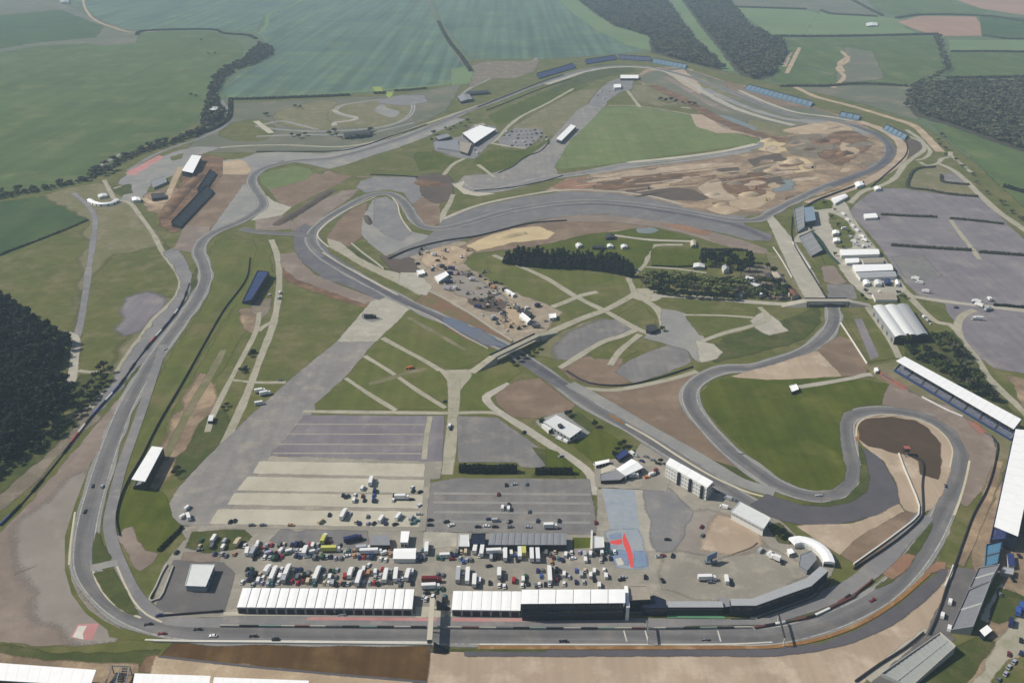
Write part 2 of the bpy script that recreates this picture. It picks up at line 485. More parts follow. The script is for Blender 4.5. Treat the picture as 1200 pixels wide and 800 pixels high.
def edged(name, mat, px, w, line='edge_paint', lw=0.9, lname='edge_line', **k):
    """A lane with a painted line along both edges."""
    o = ribbon(name, mat, px, w, **k)
    ws = w if isinstance(w, (list, tuple)) else [w] * len(px)
    pts = [Vector((p.x, p.y, ww)) for p, ww in zip(PP(px), ws)]
    pts = catmull(pts, k.get('closed', False), k.get('step', 5.0))
    nor = offsets([Vector((p.x, p.y, 0)) for p in pts], k.get('closed', False))
    for s in (1, -1):
        A = [Vector((p.x, p.y, 0)) + n * (s * (p.z / 2 - 0.35)) for p, n in zip(pts, nor)]
        B = [Vector((p.x, p.y, 0)) + n * (s * (p.z / 2 - 0.35 - lw)) for p, n in zip(pts, nor)]
        z = claim(A + B[::-1])
        n = len(pts)
        vs = [Vector((p.x, p.y, z)) for p in A] + [Vector((p.x, p.y, z)) for p in B]
        m = n if k.get('closed') else n - 1
        fs = [((i, n + i, n + (i + 1) % n, (i + 1) % n) if s > 0 else (i, (i + 1) % n, n + (i + 1) % n, n + i)) for i in range(m)]
        tag(mk(lname, vs, fs, line), kind='structure')
    return o

# ------------------------------------------------------------------ the land, back to front of the paint order
def flat_ground():
    S = 6500.0
    n = 26
    vs, fs = [], []
    for i in range(n + 1):
        for j in range(n + 1):
            vs.append((-S + 2 * S * i / n, -S + 2 * S * j / n + 1500, 0.0))
    for i in range(n):
        for j in range(n):
            a = i * (n + 1) + j
            fs.append((a, a + n + 1, a + n + 2, a + 1))
    return tag(mk('ground', vs, fs, 'base_land'), kind='structure')
flat_ground()
S, R, E = sheet, ribbon, edged
FX = 'crop_field'
S(FX, 'fallow', [(-500, 92), (0, 61), (45, 54), (100, 51), (128, 53), (158, 50), (162, 39), (120, 26), (80, 8), (40, -8), (-500, -8)], rough=4)
S(FX, 'crop_dark', [(-500, 70), (-500, 30), (0, 18), (70, 12), (95, 22), (120, 32), (110, 44), (40, 50), (0, 57)], rough=4)
S(FX, 'crop_blue', [(100, 8), (120, 24), (150, 34), (200, 34), (258, 34), (290, 38), (300, 38), (308, 18), (340, 5), (362, -8), (60, -12)], rough=3)
S(FX, 'crop', [(-500, 98), (0, 62), (45, 55), (100, 52), (130, 54), (160, 51), (167, 39), (200, 37), (250, 37), (264, 45), (278, 50), (284, 58), (278, 72), (260, 82), (248, 95), (243, 112), (240, 125), (228, 143), (205, 156), (170, 169), (140, 186), (112, 207), (70, 219), (0, 233), (-500, 330)], rough=2)
S(FX, 'crop_dark', [(-400, 305), (0, 237), (54, 230), (103, 258), (60, 276), (0, 300), (-400, 440)], rough=1.5)
S(FX, 'crop_blue', [(312, 20), (340, 8), (366, -8), (496, -8), (512, 25), (528, 52), (546, 78), (541, 95), (500, 100), (440, 107), (380, 112), (268, 116), (262, 106), (278, 90), (300, 77), (320, 66), (312, 50), (303, 40)], rough=3)
S(FX, 'crop_blue', [(506, -8), (655, -8), (690, 12), (722, 30), (750, 44), (752, 60), (720, 63), (690, 66), (640, 69), (552, 69), (535, 46), (518, 25)], rough=2)
S(FX, 'crop_pale', [(646, -8), (668, -8), (700, 18), (722, 30), (761, 41), (761, 59), (738, 54), (700, 36), (672, 16)], rough=3)
S('wood_floor', 'wood_floor', [(668, -8), (776, -8), (800, 30), (812, 45), (850, 84), (820, 78), (766, 62), (762, 42), (722, 31), (700, 17)], rough=4)
S('grass_ride', 'crop_pale', [(774, -8), (792, -8), (822, 30), (866, 84), (848, 83), (812, 45), (798, 28)], rough=2)
S('wood_floor', 'wood_floor', [(794, -8), (848, -8), (878, 32), (918, 49), (923, 63), (905, 90), (880, 95), (866, 84), (822, 30)], rough=4)
S(FX, 'fallow', [(850, -8), (1010, -8), (1030, 18), (960, 14), (945, 10), (862, 8)], rough=3)
S(FX, 'crop_pale', [(862, 9), (945, 12), (960, 17), (938, 42), (906, 41), (880, 24)], rough=3)
S(FX, 'crop_pale', [(962, 14), (1030, 20), (1062, 24), (1058, 32), (1075, 40), (942, 42)], rough=3)
S(FX, 'crop', [(1012, -8), (1110, -8), (1115, 5), (1160, 10), (1145, 19), (1080, 18), (1035, 16)], rough=3)
S(FX, 'plough_pink', [(1053, 26), (1080, 19), (1142, 20), (1148, 28), (1151, 42), (1098, 42), (1074, 35)], rough=3)
S(FX, 'plough_pink', [(1115, -2), (1600, 2), (1600, 22), (1200, 18), (1150, 10)], rough=3)
S(FX, 'crop_dark', [(1150, 20), (1600, 26), (1600, 48), (1200, 44), (1152, 43)], rough=3)
S(FX, 'crop', [(920, 46), (1094, 43), (1100, 60), (1106, 84), (1090, 92), (1080, 100), (1000, 100), (915, 99), (905, 94), (921, 66)], rough=2)
S(FX, 'fallow', [(992, 56), (1020, 60), (1034, 92), (1000, 96), (982, 94)], rough=5)
S(FX, 'crop_pale', [(1112, 47), (1600, 48), (1600, 60), (1114, 60)], rough=2)
S(FX, 'crop', [(1115, 62), (1600, 64), (1600, 92), (1200, 90), (1112, 92)], rough=2)
S(FX, 'fallow', [(915, 101), (1080, 102), (1066, 126), (1074, 140), (1040, 130), (1000, 118), (955, 108)], rough=3)
S('wood_floor', 'wood_floor', [(1072, 108), (1088, 97), (1200, 94), (1600, 94), (1600, 215), (1200, 178), (1150, 160), (1112, 146), (1075, 136), (1068, 122)], rough=4)
S(FX, 'crop', [(1094, 146), (1112, 148), (1150, 162), (1200, 181), (1600, 222), (1600, 330), (1200, 242), (1172, 216), (1142, 186), (1110, 160)], rough=2)
# construction tracks in the far field
for pts in ([(937, 56), (930, 70), (922, 86)], [(926, 62), (919, 78)], [(986, 60), (994, 70), (982, 80), (989, 90), (976, 103)], [(995, 66), (984, 74), (988, 84)]):
    R('dirt_track', 'dirt_pale', pts, 9, step=12)
R('dirt_track', 'fallow', [(940, 79), (975, 87)], 8, step=12)
R('farm_track', 'dirt_pale', [(96, -6), (101, 12), (112, 24), (132, 32), (158, 38), (190, 36)], 7, step=15)
R('farm_track', 'crop_pale', [(366, -6), (338, 8), (316, 16), (312, 30), (303, 40)], 12, step=15)
R('farm_track', 'fallow', [(498, -8), (513, 25), (528, 52), (547, 78)], 12, step=15)
R('field_edge', 'crop_pale', [(268, 115), (330, 113), (400, 109), (440, 106), (500, 101), (540, 96)], 12, step=15)
R('farm_track', 'fallow', [(1000, 120), (1030, 116), (1055, 108)], 6, step=15)
R('farm_track', 'crop_pale', [(942, 12), (952, 20), (946, 30), (940, 41)], 12, step=15)

# ---- everything inside the circuit's land
S('grass_field', 'grass', [(-500, 350), (0, 234), (70, 221), (114, 208), (142, 188), (172, 171), (206, 158), (240, 140), (262, 120), (380, 114), (440, 109), (500, 103), (542, 97), (556, 70), (640, 70), (700, 66), (762, 62), (830, 80), (905, 98), (960, 110), (1010, 122), (1070, 142), (1100, 160), (1140, 190), (1170, 218), (1200, 245), (1600, 360), (1600, 900), (-500, 900)], rough=2)
S('crop_field', 'crop_dark', [(-400, 305), (0, 237), (54, 230), (103, 258), (60, 276), (0, 300), (-400, 440)], rough=1.5)
S('grass_field', 'grass_worn', [(118, 214), (150, 240), (178, 276), (205, 318), (200, 355), (165, 392), (120, 450), (98, 470), (96, 380), (104, 300), (110, 258), (55, 228)], rough=5)
S('grass_field', 'grass', [(108, 330), (140, 300), (185, 290), (205, 318), (200, 345), (150, 348), (138, 390), (112, 440), (96, 440)], rough=6)
S('worn_ground', 'lot_purple', [(152, 351), (172, 345), (186, 349), (184, 361), (165, 382), (149, 392), (143, 386), (150, 366)], rough=5)
# upper left, small circuit and its land
S('grass_field', 'fallow', [(240, 150), (268, 122), (300, 120), (470, 112), (505, 106), (540, 98), (520, 130), (480, 150), (440, 165), (400, 176), (300, 178), (220, 178)], rough=3)
S('grass_field', 'grass', [(262, 160), (275, 145), (300, 140), (320, 150), (300, 165)], smooth=True, rough=3)
S('grass_field', 'grass_worn', [(330, 130), (385, 118), (395, 150), (350, 150), (325, 142)], smooth=True, rough=3)
S('grass_field', 'grass_worn', [(396, 124), (470, 116), (482, 130), (460, 146), (400, 148)], smooth=True, rough=3)
E('kart_track', 'asphalt', [(300, 148), (330, 152), (370, 154), (420, 152), (452, 148), (474, 140), (484, 128), (480, 120), (460, 116), (420, 120), (400, 124), (394, 132), (412, 138), (418, 140), (394, 144), (392, 148)], 9, lw=2, step=8)
E('kart_track', 'asphalt', [(300, 148), (330, 142), (345, 145), (372, 152)], 8, lw=2, step=8)
R('kart_track', 'concrete', [(390, 129), (402, 134), (418, 138), (408, 142), (394, 143), (390, 147)], 8, step=8)
S('skid_pan', 'runoff_grey', [(440, 127), (448, 122), (455, 127), (468, 131), (460, 138), (442, 132)], smooth=True)
R('concrete_lane', 'concrete_pale', [(300, 142), (309, 149), (318, 156)], 10, step=8)
S('car_park', 'asphalt', [(440, 120), (470, 112), (495, 112), (500, 120), (470, 124)], rough=3)
R('service_road', 'lane', [(225, 178), (270, 172), (330, 170), (400, 172), (440, 166), (480, 152), (520, 138), (560, 124)], 6.2, step=10)
R('service_road', 'asphalt', [(260, 118), (268, 135), (262, 148), (235, 162), (205, 172), (180, 182), (150, 200)], 6, step=10)
R('service_road', 'runoff_grey', [(300, 160), (360, 158), (420, 158), (452, 152), (485, 144)], 7, step=10)
# yard round the left grandstands
S('yard', 'runoff_grey', [(140, 213), (152, 203), (190, 184), (206, 178), (230, 172), (258, 173), (236, 180), (214, 202), (196, 208), (176, 214), (166, 232), (150, 236), (138, 236), (150, 226)], rough=2)
S('painted_runway', 'paint_pink', [(146, 203), (186, 182), (193, 184), (157, 206)])
R('service_road', 'runoff_grey', [(108, 205), (112, 198), (125, 190), (142, 180)], 6, step=8)
S('grass_field', 'grass_dark', [(132, 220), (152, 216), (154, 226), (140, 229)], rough=1.5)
S('grass_field', 'grass', [(200, 184), (214, 180), (212, 186), (202, 188)], rough=1)
S('dirt_ground', 'dirt_brown', [(234, 182), (262, 184), (262, 206), (238, 236), (220, 262), (205, 272), (188, 264), (196, 246), (206, 225), (218, 205), (226, 204)], rough=3)
S('dirt_ground', 'dirt', [(170, 230), (198, 218), (205, 222), (196, 240), (184, 250), (172, 242)], rough=3)
R('service_road', 'dirt_pale', [(168, 232), (180, 238), (192, 236), (200, 222), (206, 208), (212, 196)], 7, step=6)
R('service_road', 'lane', [(122, 211), (130, 226), (136, 234), (150, 237), (165, 254), (180, 275), (191, 296), (204, 313), (212, 330), (208, 345), (195, 360), (180, 374), (165, 395), (150, 416), (130, 446), (115, 466), (98, 490)], 4.8, step=5)
R('service_road', 'lane', [(133, 221), (142, 218)], 3.5)
R('service_road', 'asphalt', [(86, 226), (104, 242), (111, 256), (108, 290), (104, 315), (100, 345), (95, 375), (90, 395)], 5.5, step=5)
R('service_road', 'concrete', [(72, 390), (84, 392), (89, 397), (88, 415), (85, 440), (82, 458)], 6, step=5)
R('service_road', 'lane', [(92, 434), (106, 436), (118, 435)], 3.5)
S('banking', 'asphalt', [(192, 296), (206, 290), (216, 306), (226, 326), (224, 342), (206, 372), (182, 402), (152, 440), (120, 478), (104, 492), (118, 470), (152, 418), (182, 378), (210, 347), (215, 330), (206, 312)], smooth=False, rough=1.5)
S('grass_verge', 'grass_dark', [(226, 326), (233, 312), (240, 322), (236, 345), (212, 378), (186, 415), (162, 452), (140, 478), (150, 448), (184, 404), (208, 372), (224, 344)], rough=1)
S('grass_field', 'grass_dark', [(100, 440), (128, 440), (118, 456), (104, 470), (88, 480), (84, 462)], rough=3)
S('dirt_ground', 'dirt_grey', [(83, 486), (100, 478), (112, 490), (96, 505), (70, 530), (40, 562), (0, 598), (-60, 640), (-60, 600), (0, 572), (40, 540), (66, 512)], rough=2)
S('grass_bank', 'grass_dark', [(-100, 610), (0, 545), (40, 520), (80, 490), (86, 498), (66, 516), (40, 542), (0, 575), (-100, 660)], rough=2)
# ---- run-off of the left corner
S('gravel_trap', 'gravel_pink', [(138, 470), (128, 500), (110, 540), (94, 580), (86, 610), (80, 650), (84, 690), (100, 714), (122, 730), (128, 746), (90, 752), (40, 757), (0, 753), (-200, 740), (-200, 800), (-200, 760), (-60, 660), (0, 626), (40, 585), (78, 540), (108, 506)], rough=1)
S('runoff_area', 'runoff_pale', [(48, 600), (66, 580), (92, 560), (100, 565), (84, 612), (79, 650), (84, 690), (102, 716), (122, 731), (128, 745), (104, 746), (76, 728), (52, 704), (38, 668), (38, 634)], smooth=True, rough=6)
S('grass_verge', 'grass', [(107, 540), (112, 541), (96, 585), (88, 612), (83, 640), (81, 662), (84, 680), (92, 698), (104, 714), (122, 727), (142, 737), (165, 744), (178, 750), (150, 750), (128, 746), (126, 738), (100, 718), (84, 696), (76, 668), (76, 628), (88, 590)], smooth=False)
S('painted_panel', 'paint_pink', [(82, 747), (91, 731), (116, 730), (108, 750)])
S('painted_panel', 'paint_white', [(85, 746), (92, 733), (102, 733), (97, 742), (98, 749)], smooth=True)
S('grass_bank', 'grass', [(-200, 760), (0, 754), (50, 759), (110, 757), (150, 751), (230, 750.5), (505, 756.5), (505, 760), (420, 764), (320, 757), (230, 753), (200, 754), (184, 770), (165, 778), (90, 777), (40, 773), (0, 767), (-200, 775)], rough=0.8)
S('grass_bank', 'grass_dark', [(-200, 776), (0, 757), (60, 766), (140, 767), (186, 764), (172, 776), (90, 776), (30, 771), (0, 765), (-200, 784)], rough=1)
S('earth_bank', 'soil', [(192, 768), (206, 753), (300, 754), (506, 757), (503, 797), (500, 798), (440, 793), (350, 785), (300, 781), (240, 775)], rough=0.8)
S('earth_bank', 'dirt_brown', [(164, 786), (172, 770), (184, 768), (178, 788)], rough=0.6)
S('dirt_ground', 'dirt', [(-200, 790), (0, 768), (40, 774), (90, 778), (160, 779), (158, 800), (158, 860), (-200, 860)], rough=1)
S('dirt_ground', 'dirt_pale', [(178, 788), (184, 771), (240, 777), (300, 783), (400, 794), (480, 799), (480, 870), (170, 870)], rough=1)
R('barrier_path', 'asphalt_slate', [(186, 769), (240, 775), (300, 781.5), (350, 786), (440, 794), (500, 799)], 1.6)
# ---- foreground right: run-off outside the straight and the last corner
S('gravel_trap', 'gravel_tan', [(507, 761), (560, 766), (700, 767), (900, 769), (945, 766), (985, 758), (1030, 738), (1080, 704), (1108, 670), (1114, 668), (1104, 702), (1088, 735), (1078, 748), (1040, 775), (1005, 805), (985, 860), (480, 860), (503, 798)], rough=0.5)
S('runoff_lane', 'concrete', [(1014, 792), (1040, 770), (1084, 737), (1090, 742), (1050, 776), (1022, 800)], rough=0.6)
S('asphalt_apron', 'asphalt_dark', [(1106, 700), (1116, 664), (1128, 666), (1150, 668), (1146, 672), (1114, 742), (1094, 748), (1086, 745)], rough=0.4)
S('asphalt_apron', 'asphalt_dark', [(1086, 745), (1104, 742), (1120, 748), (1060, 790), (1030, 812), (1012, 812)], rough=0.6)
S('concrete_apron', 'concrete_pale', [(1160, 708), (1170, 690), (1178, 680), (1178, 690), (1160, 730), (1150, 726)], rough=0.5)
S('dirt_yard', 'dirt', [(1150, 600), (1172, 560), (1190, 610), (1200, 640), (1400, 640), (1400, 860), (1120, 860), (1130, 800), (1160, 740), (1166, 712), (1180, 690), (1176, 672), (1144, 668), (1140, 640)], rough=1)
S('grass_field', 'grass_dark', [(1160, 724), (1174, 690), (1198, 700), (1192, 722), (1172, 730)], rough=1)
S('grass_field', 'grass_dark', [(1075, 800), (1118, 764), (1145, 748), (1164, 752), (1146, 778), (1120, 812), (1070, 830)], rough=1)
S('dirt_road', 'lane', [(1120, 830), (1150, 790), (1172, 752), (1200, 722), (1400, 600), (1400, 640), (1200, 756), (1176, 790), (1150, 830)], rough=1)
S('grass_field', 'grass', [(1164, 800), (1184, 776), (1230, 760), (1230, 840), (1150, 840)], rough=1)
# ---- left infield strips
S('grass_field', 'grass_mown', [(254, 282), (296, 281), (302, 298), (288, 340), (255, 385), (218, 440), (182, 500), (160, 548), (141, 590), (134, 640), (124, 622), (122, 600), (137, 560), (157, 510), (177, 465), (197, 422), (214, 398), (238, 362), (250, 335), (250, 318), (244, 300)], rough=1)
S('grass_field', 'grass_mown', [(303, 288), (316, 288), (322, 330), (300, 365), (262, 430), (232, 470), (200, 520), (196, 500), (240, 420), (272, 368), (292, 330)], rough=1)
S('dirt_ground', 'dirt', [(236, 438), (250, 452), (249, 478), (236, 500), (214, 530), (196, 552), (182, 574), (176, 566), (190, 530), (204, 500), (220, 470)], rough=3)
S('dirt_ground', 'dirt', [(284, 362), (302, 362), (306, 372), (296, 392), (284, 380)], rough=2)
R('grass_track', 'grass_worn', [(262, 410), (246, 440), (222, 480), (192, 540)], 5)
S('dirt_ground', 'dirt_grey', [(300, 352), (316, 350), (314, 366), (306, 372), (296, 366)], rough=1.5)
S('grass_field', 'grass', [(318, 300), (330, 312), (345, 326), (390, 346), (432, 358), (392, 402), (338, 448), (300, 480), (272, 506), (268, 500), (288, 465), (306, 420), (320, 380), (328, 340)], rough=1.5)
S('grass_verge', 'dirt_brown', [(330, 312), (345, 325), (390, 343), (436, 355), (430, 361), (390, 349), (345, 333), (328, 320)], rough=1)
S('grass_field', 'grass_dark', [(232, 508), (246, 488), (262, 480), (270, 505), (240, 535), (214, 560), (206, 552)], rough=2)
S('grass_field', 'grass_lush', [(140, 590), (152, 575), (160, 572), (176, 575), (190, 576), (200, 592), (206, 606), (214, 622), (188, 646), (172, 646), (164, 640), (152, 618), (146, 622), (141, 630), (136, 610)], rough=0.8)
S('dirt_path', 'gravel_pink', [(140, 628), (146, 620), (153, 618), (160, 634), (170, 646), (184, 648), (178, 660), (164, 668), (154, 656)], rough=0.8)
R('service_road', 'lane', [(318, 281), (325, 300), (327, 338), (320, 380), (305, 420), (288, 465), (270, 505), (252, 540)], 5.3)
R('service_road', 'lane', [(324, 375), (310, 382), (303, 388)], 4)
R('service_road', 'lane', [(304, 366), (300, 388), (288, 412), (265, 455), (248, 490), (243, 506)], 4)
R('service_road', 'lane', [(270, 445), (300, 448), (335, 448)], 3.1)
# ---- runway across the middle
S('runway', 'runway', [(398, 398), (441, 398), (404, 442), (374, 473), (352, 500), (324, 535), (302, 560), (272, 594), (246, 616), (214, 614), (204, 606), (199, 590), (218, 562), (258, 522), (300, 482), (336, 449)], rough=0.6)
S('concrete_apron', 'concrete', [(443, 344), (462, 346), (484, 358), (472, 374), (441, 400), (396, 400), (420, 372)], rough=0.5)
S('oil_stain', 'asphalt', [(426, 368), (434, 370), (446, 374), (436, 377), (426, 374)], rough=1)  # asphalt-grey patch on the pale concrete
# ---- middle grass fields
S('grass_field', 'grass_mown', [(484, 360), (500, 366), (560, 398), (584, 410), (572, 418), (545, 430), (530, 432), (520, 428), (442, 400), (470, 374)], rough=0.8)
S('grass_field', 'grass_mown', [(440, 402), (454, 400), (516, 434), (524, 446), (522, 478), (372, 480), (370, 474), (406, 442)], rough=0.8)
S('grass_field', 'grass_mown', [(542, 446), (548, 434), (596, 418), (610, 436), (580, 455), (568, 466), (582, 482), (538, 482)], rough=0.8)
S('bank', 'bank_red', [(505, 336), (545, 358), (604, 392), (596, 404), (580, 408), (545, 396), (486, 356)], rough=1.5)
R('service_road', 'lane', [(448, 396), (470, 408), (500, 424), (516, 434)], 4.4, step=6)
R('grass_track', 'grass_worn', [(478, 372), (510, 390), (545, 410)], 4, step=6)
R('service_road', 'lane', [(427, 417), (455, 434), (490, 458), (522, 478)], 3.5, step=6)
R('service_road', 'lane', [(405, 443), (430, 460), (464, 481)], 3.5, step=6)
R('grass_track', 'grass_worn', [(432, 450), (455, 444), (480, 436), (500, 432)], 5)
S('service_road', 'lane', [(512, 430), (522, 434), (548, 433), (553, 440), (545, 450), (539, 458), (526, 458), (524, 446)], smooth=True)
R('service_road', 'lane', [(548, 437), (570, 428), (592, 416), (601, 410)], 5.7, step=6)
R('service_road', 'lane', [(532, 446), (532, 470), (530, 500), (527, 530), (524, 556)], 7.5)
R('service_road', 'lane', [(355, 482), (420, 483), (520, 484), (580, 484), (592, 488)], 4, step=6)
R('service_road', 'concrete', [(598, 450), (584, 457), (570, 465), (576, 476), (590, 486), (620, 505), (650, 525), (680, 545), (692, 556), (696, 580)], 6)
S('car_park', 'lot_purple', [(358, 487), (520, 488), (517, 541), (470, 540), (318, 533), (338, 512)], rough=0.5)
for y in (497, 508.5, 520.5, 531):
    R('bay_line', 'lane', [(345 - (y - 497) * 0.75, y), (498, y + 0.5)], 1.2, smooth=False)
R('service_road', 'lane', [(504, 488), (500, 510), (497, 538)], 3.5)
S('gravel_yard', 'paddock', [(316, 535), (470, 540), (518, 542), (514, 560), (504, 560), (498, 622), (244, 622), (220, 632), (214, 618), (246, 617), (274, 594), (300, 562)], rough=0.8)
for q in ([(305, 541), (497, 544), (496, 558.5), (298, 554)], [(291, 559), (496, 563), (495, 577.5), (279, 574)], [(276, 578), (495, 580.5), (493, 595), (268, 590.5)], [(256, 597), (492, 600), (490, 617), (247, 613)]):
    S('concrete_strip', 'concrete_pale', q, rough=0.4)
S('car_park', 'lot', [(506, 566), (535, 561), (690, 562), (699, 626), (500, 622)], rough=0.4)
for y in (578, 588.5, 600, 611):
    R('bay_line', 'runoff_grey', [(508, y), (692, y + 1.5)], 2.4, smooth=False)
S('car_park', 'lot', [(537, 488), (582, 490), (640, 531), (641, 547), (612, 547), (606, 541), (538, 541)], rough=0.4)
S('grass_verge', 'grass_dark', [(625, 524), (642, 530), (676, 552), (672, 560), (624, 558), (641, 546)], rough=0.8)
S('paddock_ground', 'paddock', [(192, 664), (216, 634), (246, 620), (330, 621), (500, 624), (700, 628), (702, 574), (756, 574), (776, 570), (804, 590), (860, 612), (905, 640), (975, 668), (960, 690), (852, 716), (735, 718), (270, 722), (190, 724), (182, 706)], rough=0.4)
S('asphalt_apron', 'asphalt_dark', [(196, 690), (204, 657), (262, 660), (274, 672), (262, 718), (190, 716), (184, 710)], rough=0.5)
S('grass_field', 'grass_dark', [(226, 624), (286, 622), (293, 630), (282, 642), (240, 646), (222, 640)], rough=1)
S('grass_field', 'grass_lush', [(671, 630), (692, 630), (691, 642), (671, 643)])
S('concrete_apron', 'concrete', [(498, 624), (535, 626), (534, 640), (496, 643)], rough=0.6)
S('concrete_apron', 'gravel_pink', [(216, 648), (255, 650), (256, 657), (214, 656)], rough=1)
S('car_park', 'lot', [(330, 621), (345, 624), (360, 622), (430, 624), (430, 640), (360, 640), (318, 634)], rough=1)
S('concrete_apron', 'paddock', [(752, 545), (786, 534), (838, 560), (872, 586), (908, 605), (932, 628), (960, 632), (980, 655), (972, 674), (940, 690), (905, 650), (860, 620), (804, 600), (770, 575)], rough=0.5)
S('grass_field', 'grass_dark', [(903, 618), (912, 614), (926, 626), (928, 636), (914, 634)], rough=1)
# painted square in the paddock
S('painted_square', 'pad_blue', [(705, 572), (744, 574), (757, 610), (770, 645), (722, 646), (716, 625)])
S('painted_square', 'concrete', [(744, 574), (757, 575), (772, 645), (753, 646)])
S('painted_mark', 'pad_blue', [(712, 624), (748, 620), (758, 666), (720, 664)], rough=1.2)
S('painted_mark', 'paint_blue', [(718, 645), (732, 646), (735, 661), (723, 661)], rough=1.2)
S('painted_mark', 'paint_blue', [(744, 646), (753, 645), (756, 662), (746, 663)], rough=1.2)
S('painted_mark', 'paint_blue', [(715, 627), (727, 625), (727, 630), (716, 631)], rough=0.8)
S('painted_mark', 'paint_coral', [(731.5, 624), (735, 632), (738.5, 640), (741.5, 650), (742.5, 665), (739, 665), (736.5, 655), (734, 646), (730.5, 638), (729.5, 630)])
S('painted_mark', 'paint_coral', [(714, 634), (729, 631.5), (729, 637.5), (722, 638.5), (716, 637)])
S('painted_mark', 'paint_white', [(722, 656), (727, 654), (730, 661), (725, 662)], rough=0.5)
S('dirt_ground', 'runoff_pale', [(800, 600), (842, 602), (874, 615), (893, 640), (868, 652), (830, 662), (812, 650), (790, 645)], rough=3)
S('dirt_ground', 'gravel_tan', [(828, 640), (848, 606), (876, 618), (888, 636), (862, 648)], rough=3)
R('tyre_mark', 'mud_dark', [(833, 661), (858, 650), (882, 641), (888, 636)], 0.9)
S('asphalt_apron', 'asphalt', [(757, 575), (784, 572), (808, 600), (806, 612), (786, 646), (772, 645)], rough=1.5)
S('concrete_apron', 'paddock', [(778, 690), (782, 650), (800, 650), (845, 660), (900, 645), (950, 672), (880, 698), (848, 702)], rough=2.5)
# ---- middle right: marshal yard by the diagonal straight
S('gravel_trap', 'gravel_brown', [(582, 463), (603, 447), (632, 444), (673, 475), (668, 482), (625, 490), (600, 487), (583, 472)], rough=0.8)
S('yard', 'runoff_grey', [(628, 494), (648, 486), (668, 482), (690, 500), (692, 512), (672, 516), (650, 510), (636, 502)], rough=0.8)
S('grass_field', 'grass_dark', [(664, 486), (678, 484), (700, 500), (692, 506)], rough=0.6)
S('grass_field', 'grass_lush', [(668, 518), (688, 512), (697, 502), (714, 510), (738, 524), (718, 540), (696, 542), (676, 524)], rough=0.5)
S('yard', 'paddock', [(696, 542), (740, 536), (752, 520), (790, 545), (780, 575), (700, 570)], rough=0.6)
S('grass_field', 'grass_lush', [(640, 526), (652, 530), (680, 552), (676, 556), (642, 546)], rough=0.5)
S('car_park', 'grass_worn', [(640, 400), (690, 376), (722, 372), (742, 378), (728, 396), (690, 404), (655, 420), (634, 416)], rough=1.5)
S('car_park', 'lot', [(662, 398), (690, 382), (715, 374), (738, 380), (722, 392), (696, 400), (672, 418), (655, 418)], rough=5)
S('gravel_trap', 'gravel_brown', [(655, 432), (680, 419), (730, 418), (722, 435), (737, 447), (716, 452), (690, 450), (668, 442)], rough=1)
S('grass_field', 'grass', [(690, 412), (714, 402), (746, 411), (731, 419), (696, 420)], rough=1)
S('grass_field', 'grass', [(722, 372), (750, 355), (768, 374), (766, 380), (742, 380)], rough=1)
S('grass_field', 'grass', [(684, 366), (742, 355), (746, 354), (716, 374), (700, 370)], rough=1)
S('car_park', 'lot', [(722, 436), (740, 421), (784, 404), (804, 410), (809, 424), (780, 437), (742, 448)], rough=0.8)
S('gravel_trap', 'gravel_brown', [(700, 459), (750, 452), (815, 436), (800, 457), (800, 472), (815, 495), (876, 545), (858, 549), (832, 538), (790, 512), (740, 485)], rough=0.6)
S('grass_verge', 'grass_dark', [(836, 540), (862, 549), (882, 550), (906, 571), (888, 571), (858, 558)], rough=0.5)
R('service_road', 'lane', [(686, 455), (715, 457), (750, 452), (790, 443), (817, 435)], 4.4)
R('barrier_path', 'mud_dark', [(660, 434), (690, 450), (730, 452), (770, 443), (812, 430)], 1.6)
# ---- middle roads
S('grass_field', 'grass_mown', [(600, 308), (616, 310), (740, 322), (752, 330), (744, 350), (690, 352), (658, 340)], rough=0.8)
S('grass_field', 'grass_mown', [(540, 306), (560, 302), (582, 302), (640, 326), (672, 348), (640, 358), (612, 346), (575, 328)], rough=0.8)
S('grass_field', 'grass', [(652, 362), (682, 352), (704, 362), (650, 384), (628, 390)], rough=0.8)
S('grass_field', 'grass', [(690, 350), (742, 347), (736, 352), (712, 361)], rough=0.6)
R('service_road', 'lane', [(578, 299), (600, 308), (640, 326), (674, 347), (712, 366), (748, 386), (770, 394)], 5.3, step=6)
R('service_road', 'lane', [(640, 362), (662, 354), (682, 346), (700, 342)], 5.3)
R('service_road', 'lane', [(604, 408), (630, 396), (680, 374), (712, 362), (742, 346), (752, 342)], 6.6)
S('service_road', 'lane', [(738, 346), (748, 338), (768, 340), (775, 350), (760, 354), (748, 352)], smooth=True)
R('service_road', 'lane', [(744, 344), (740, 334), (737, 326), (744, 320), (752, 314), (758, 304), (760, 294), (766, 288), (800, 287)], 5.3)
R('service_road', 'lane', [(756, 352), (770, 362), (776, 376), (778, 388)], 5.7)
R('service_road', 'concrete', [(765, 346), (820, 349), (880, 354), (930, 357), (1000, 356), (1018, 358)], 7)
S('concrete_apron', 'runoff_grey', [(776, 362), (800, 366), (812, 378), (822, 392), (830, 410), (818, 424), (806, 410), (786, 404), (756, 396), (760, 390), (778, 388)], smooth=False, rough=1)
R('service_road', 'lane', [(750, 392), (740, 400), (726, 412), (715, 428)], 4.8)
R('service_road', 'lane', [(746, 386), (728, 394), (708, 400), (690, 410), (668, 424), (656, 431)], 4.8)
S('grass_field', 'grass', [(768, 354), (830, 356), (885, 362), (888, 374), (840, 372), (800, 366)], rough=1)
S('grass_field', 'grass', [(804, 370), (850, 372), (890, 376), (886, 390), (840, 396), (820, 392)], rough=1)
R('service_road', 'lane', [(800, 369), (850, 370), (892, 373)], 3.1)
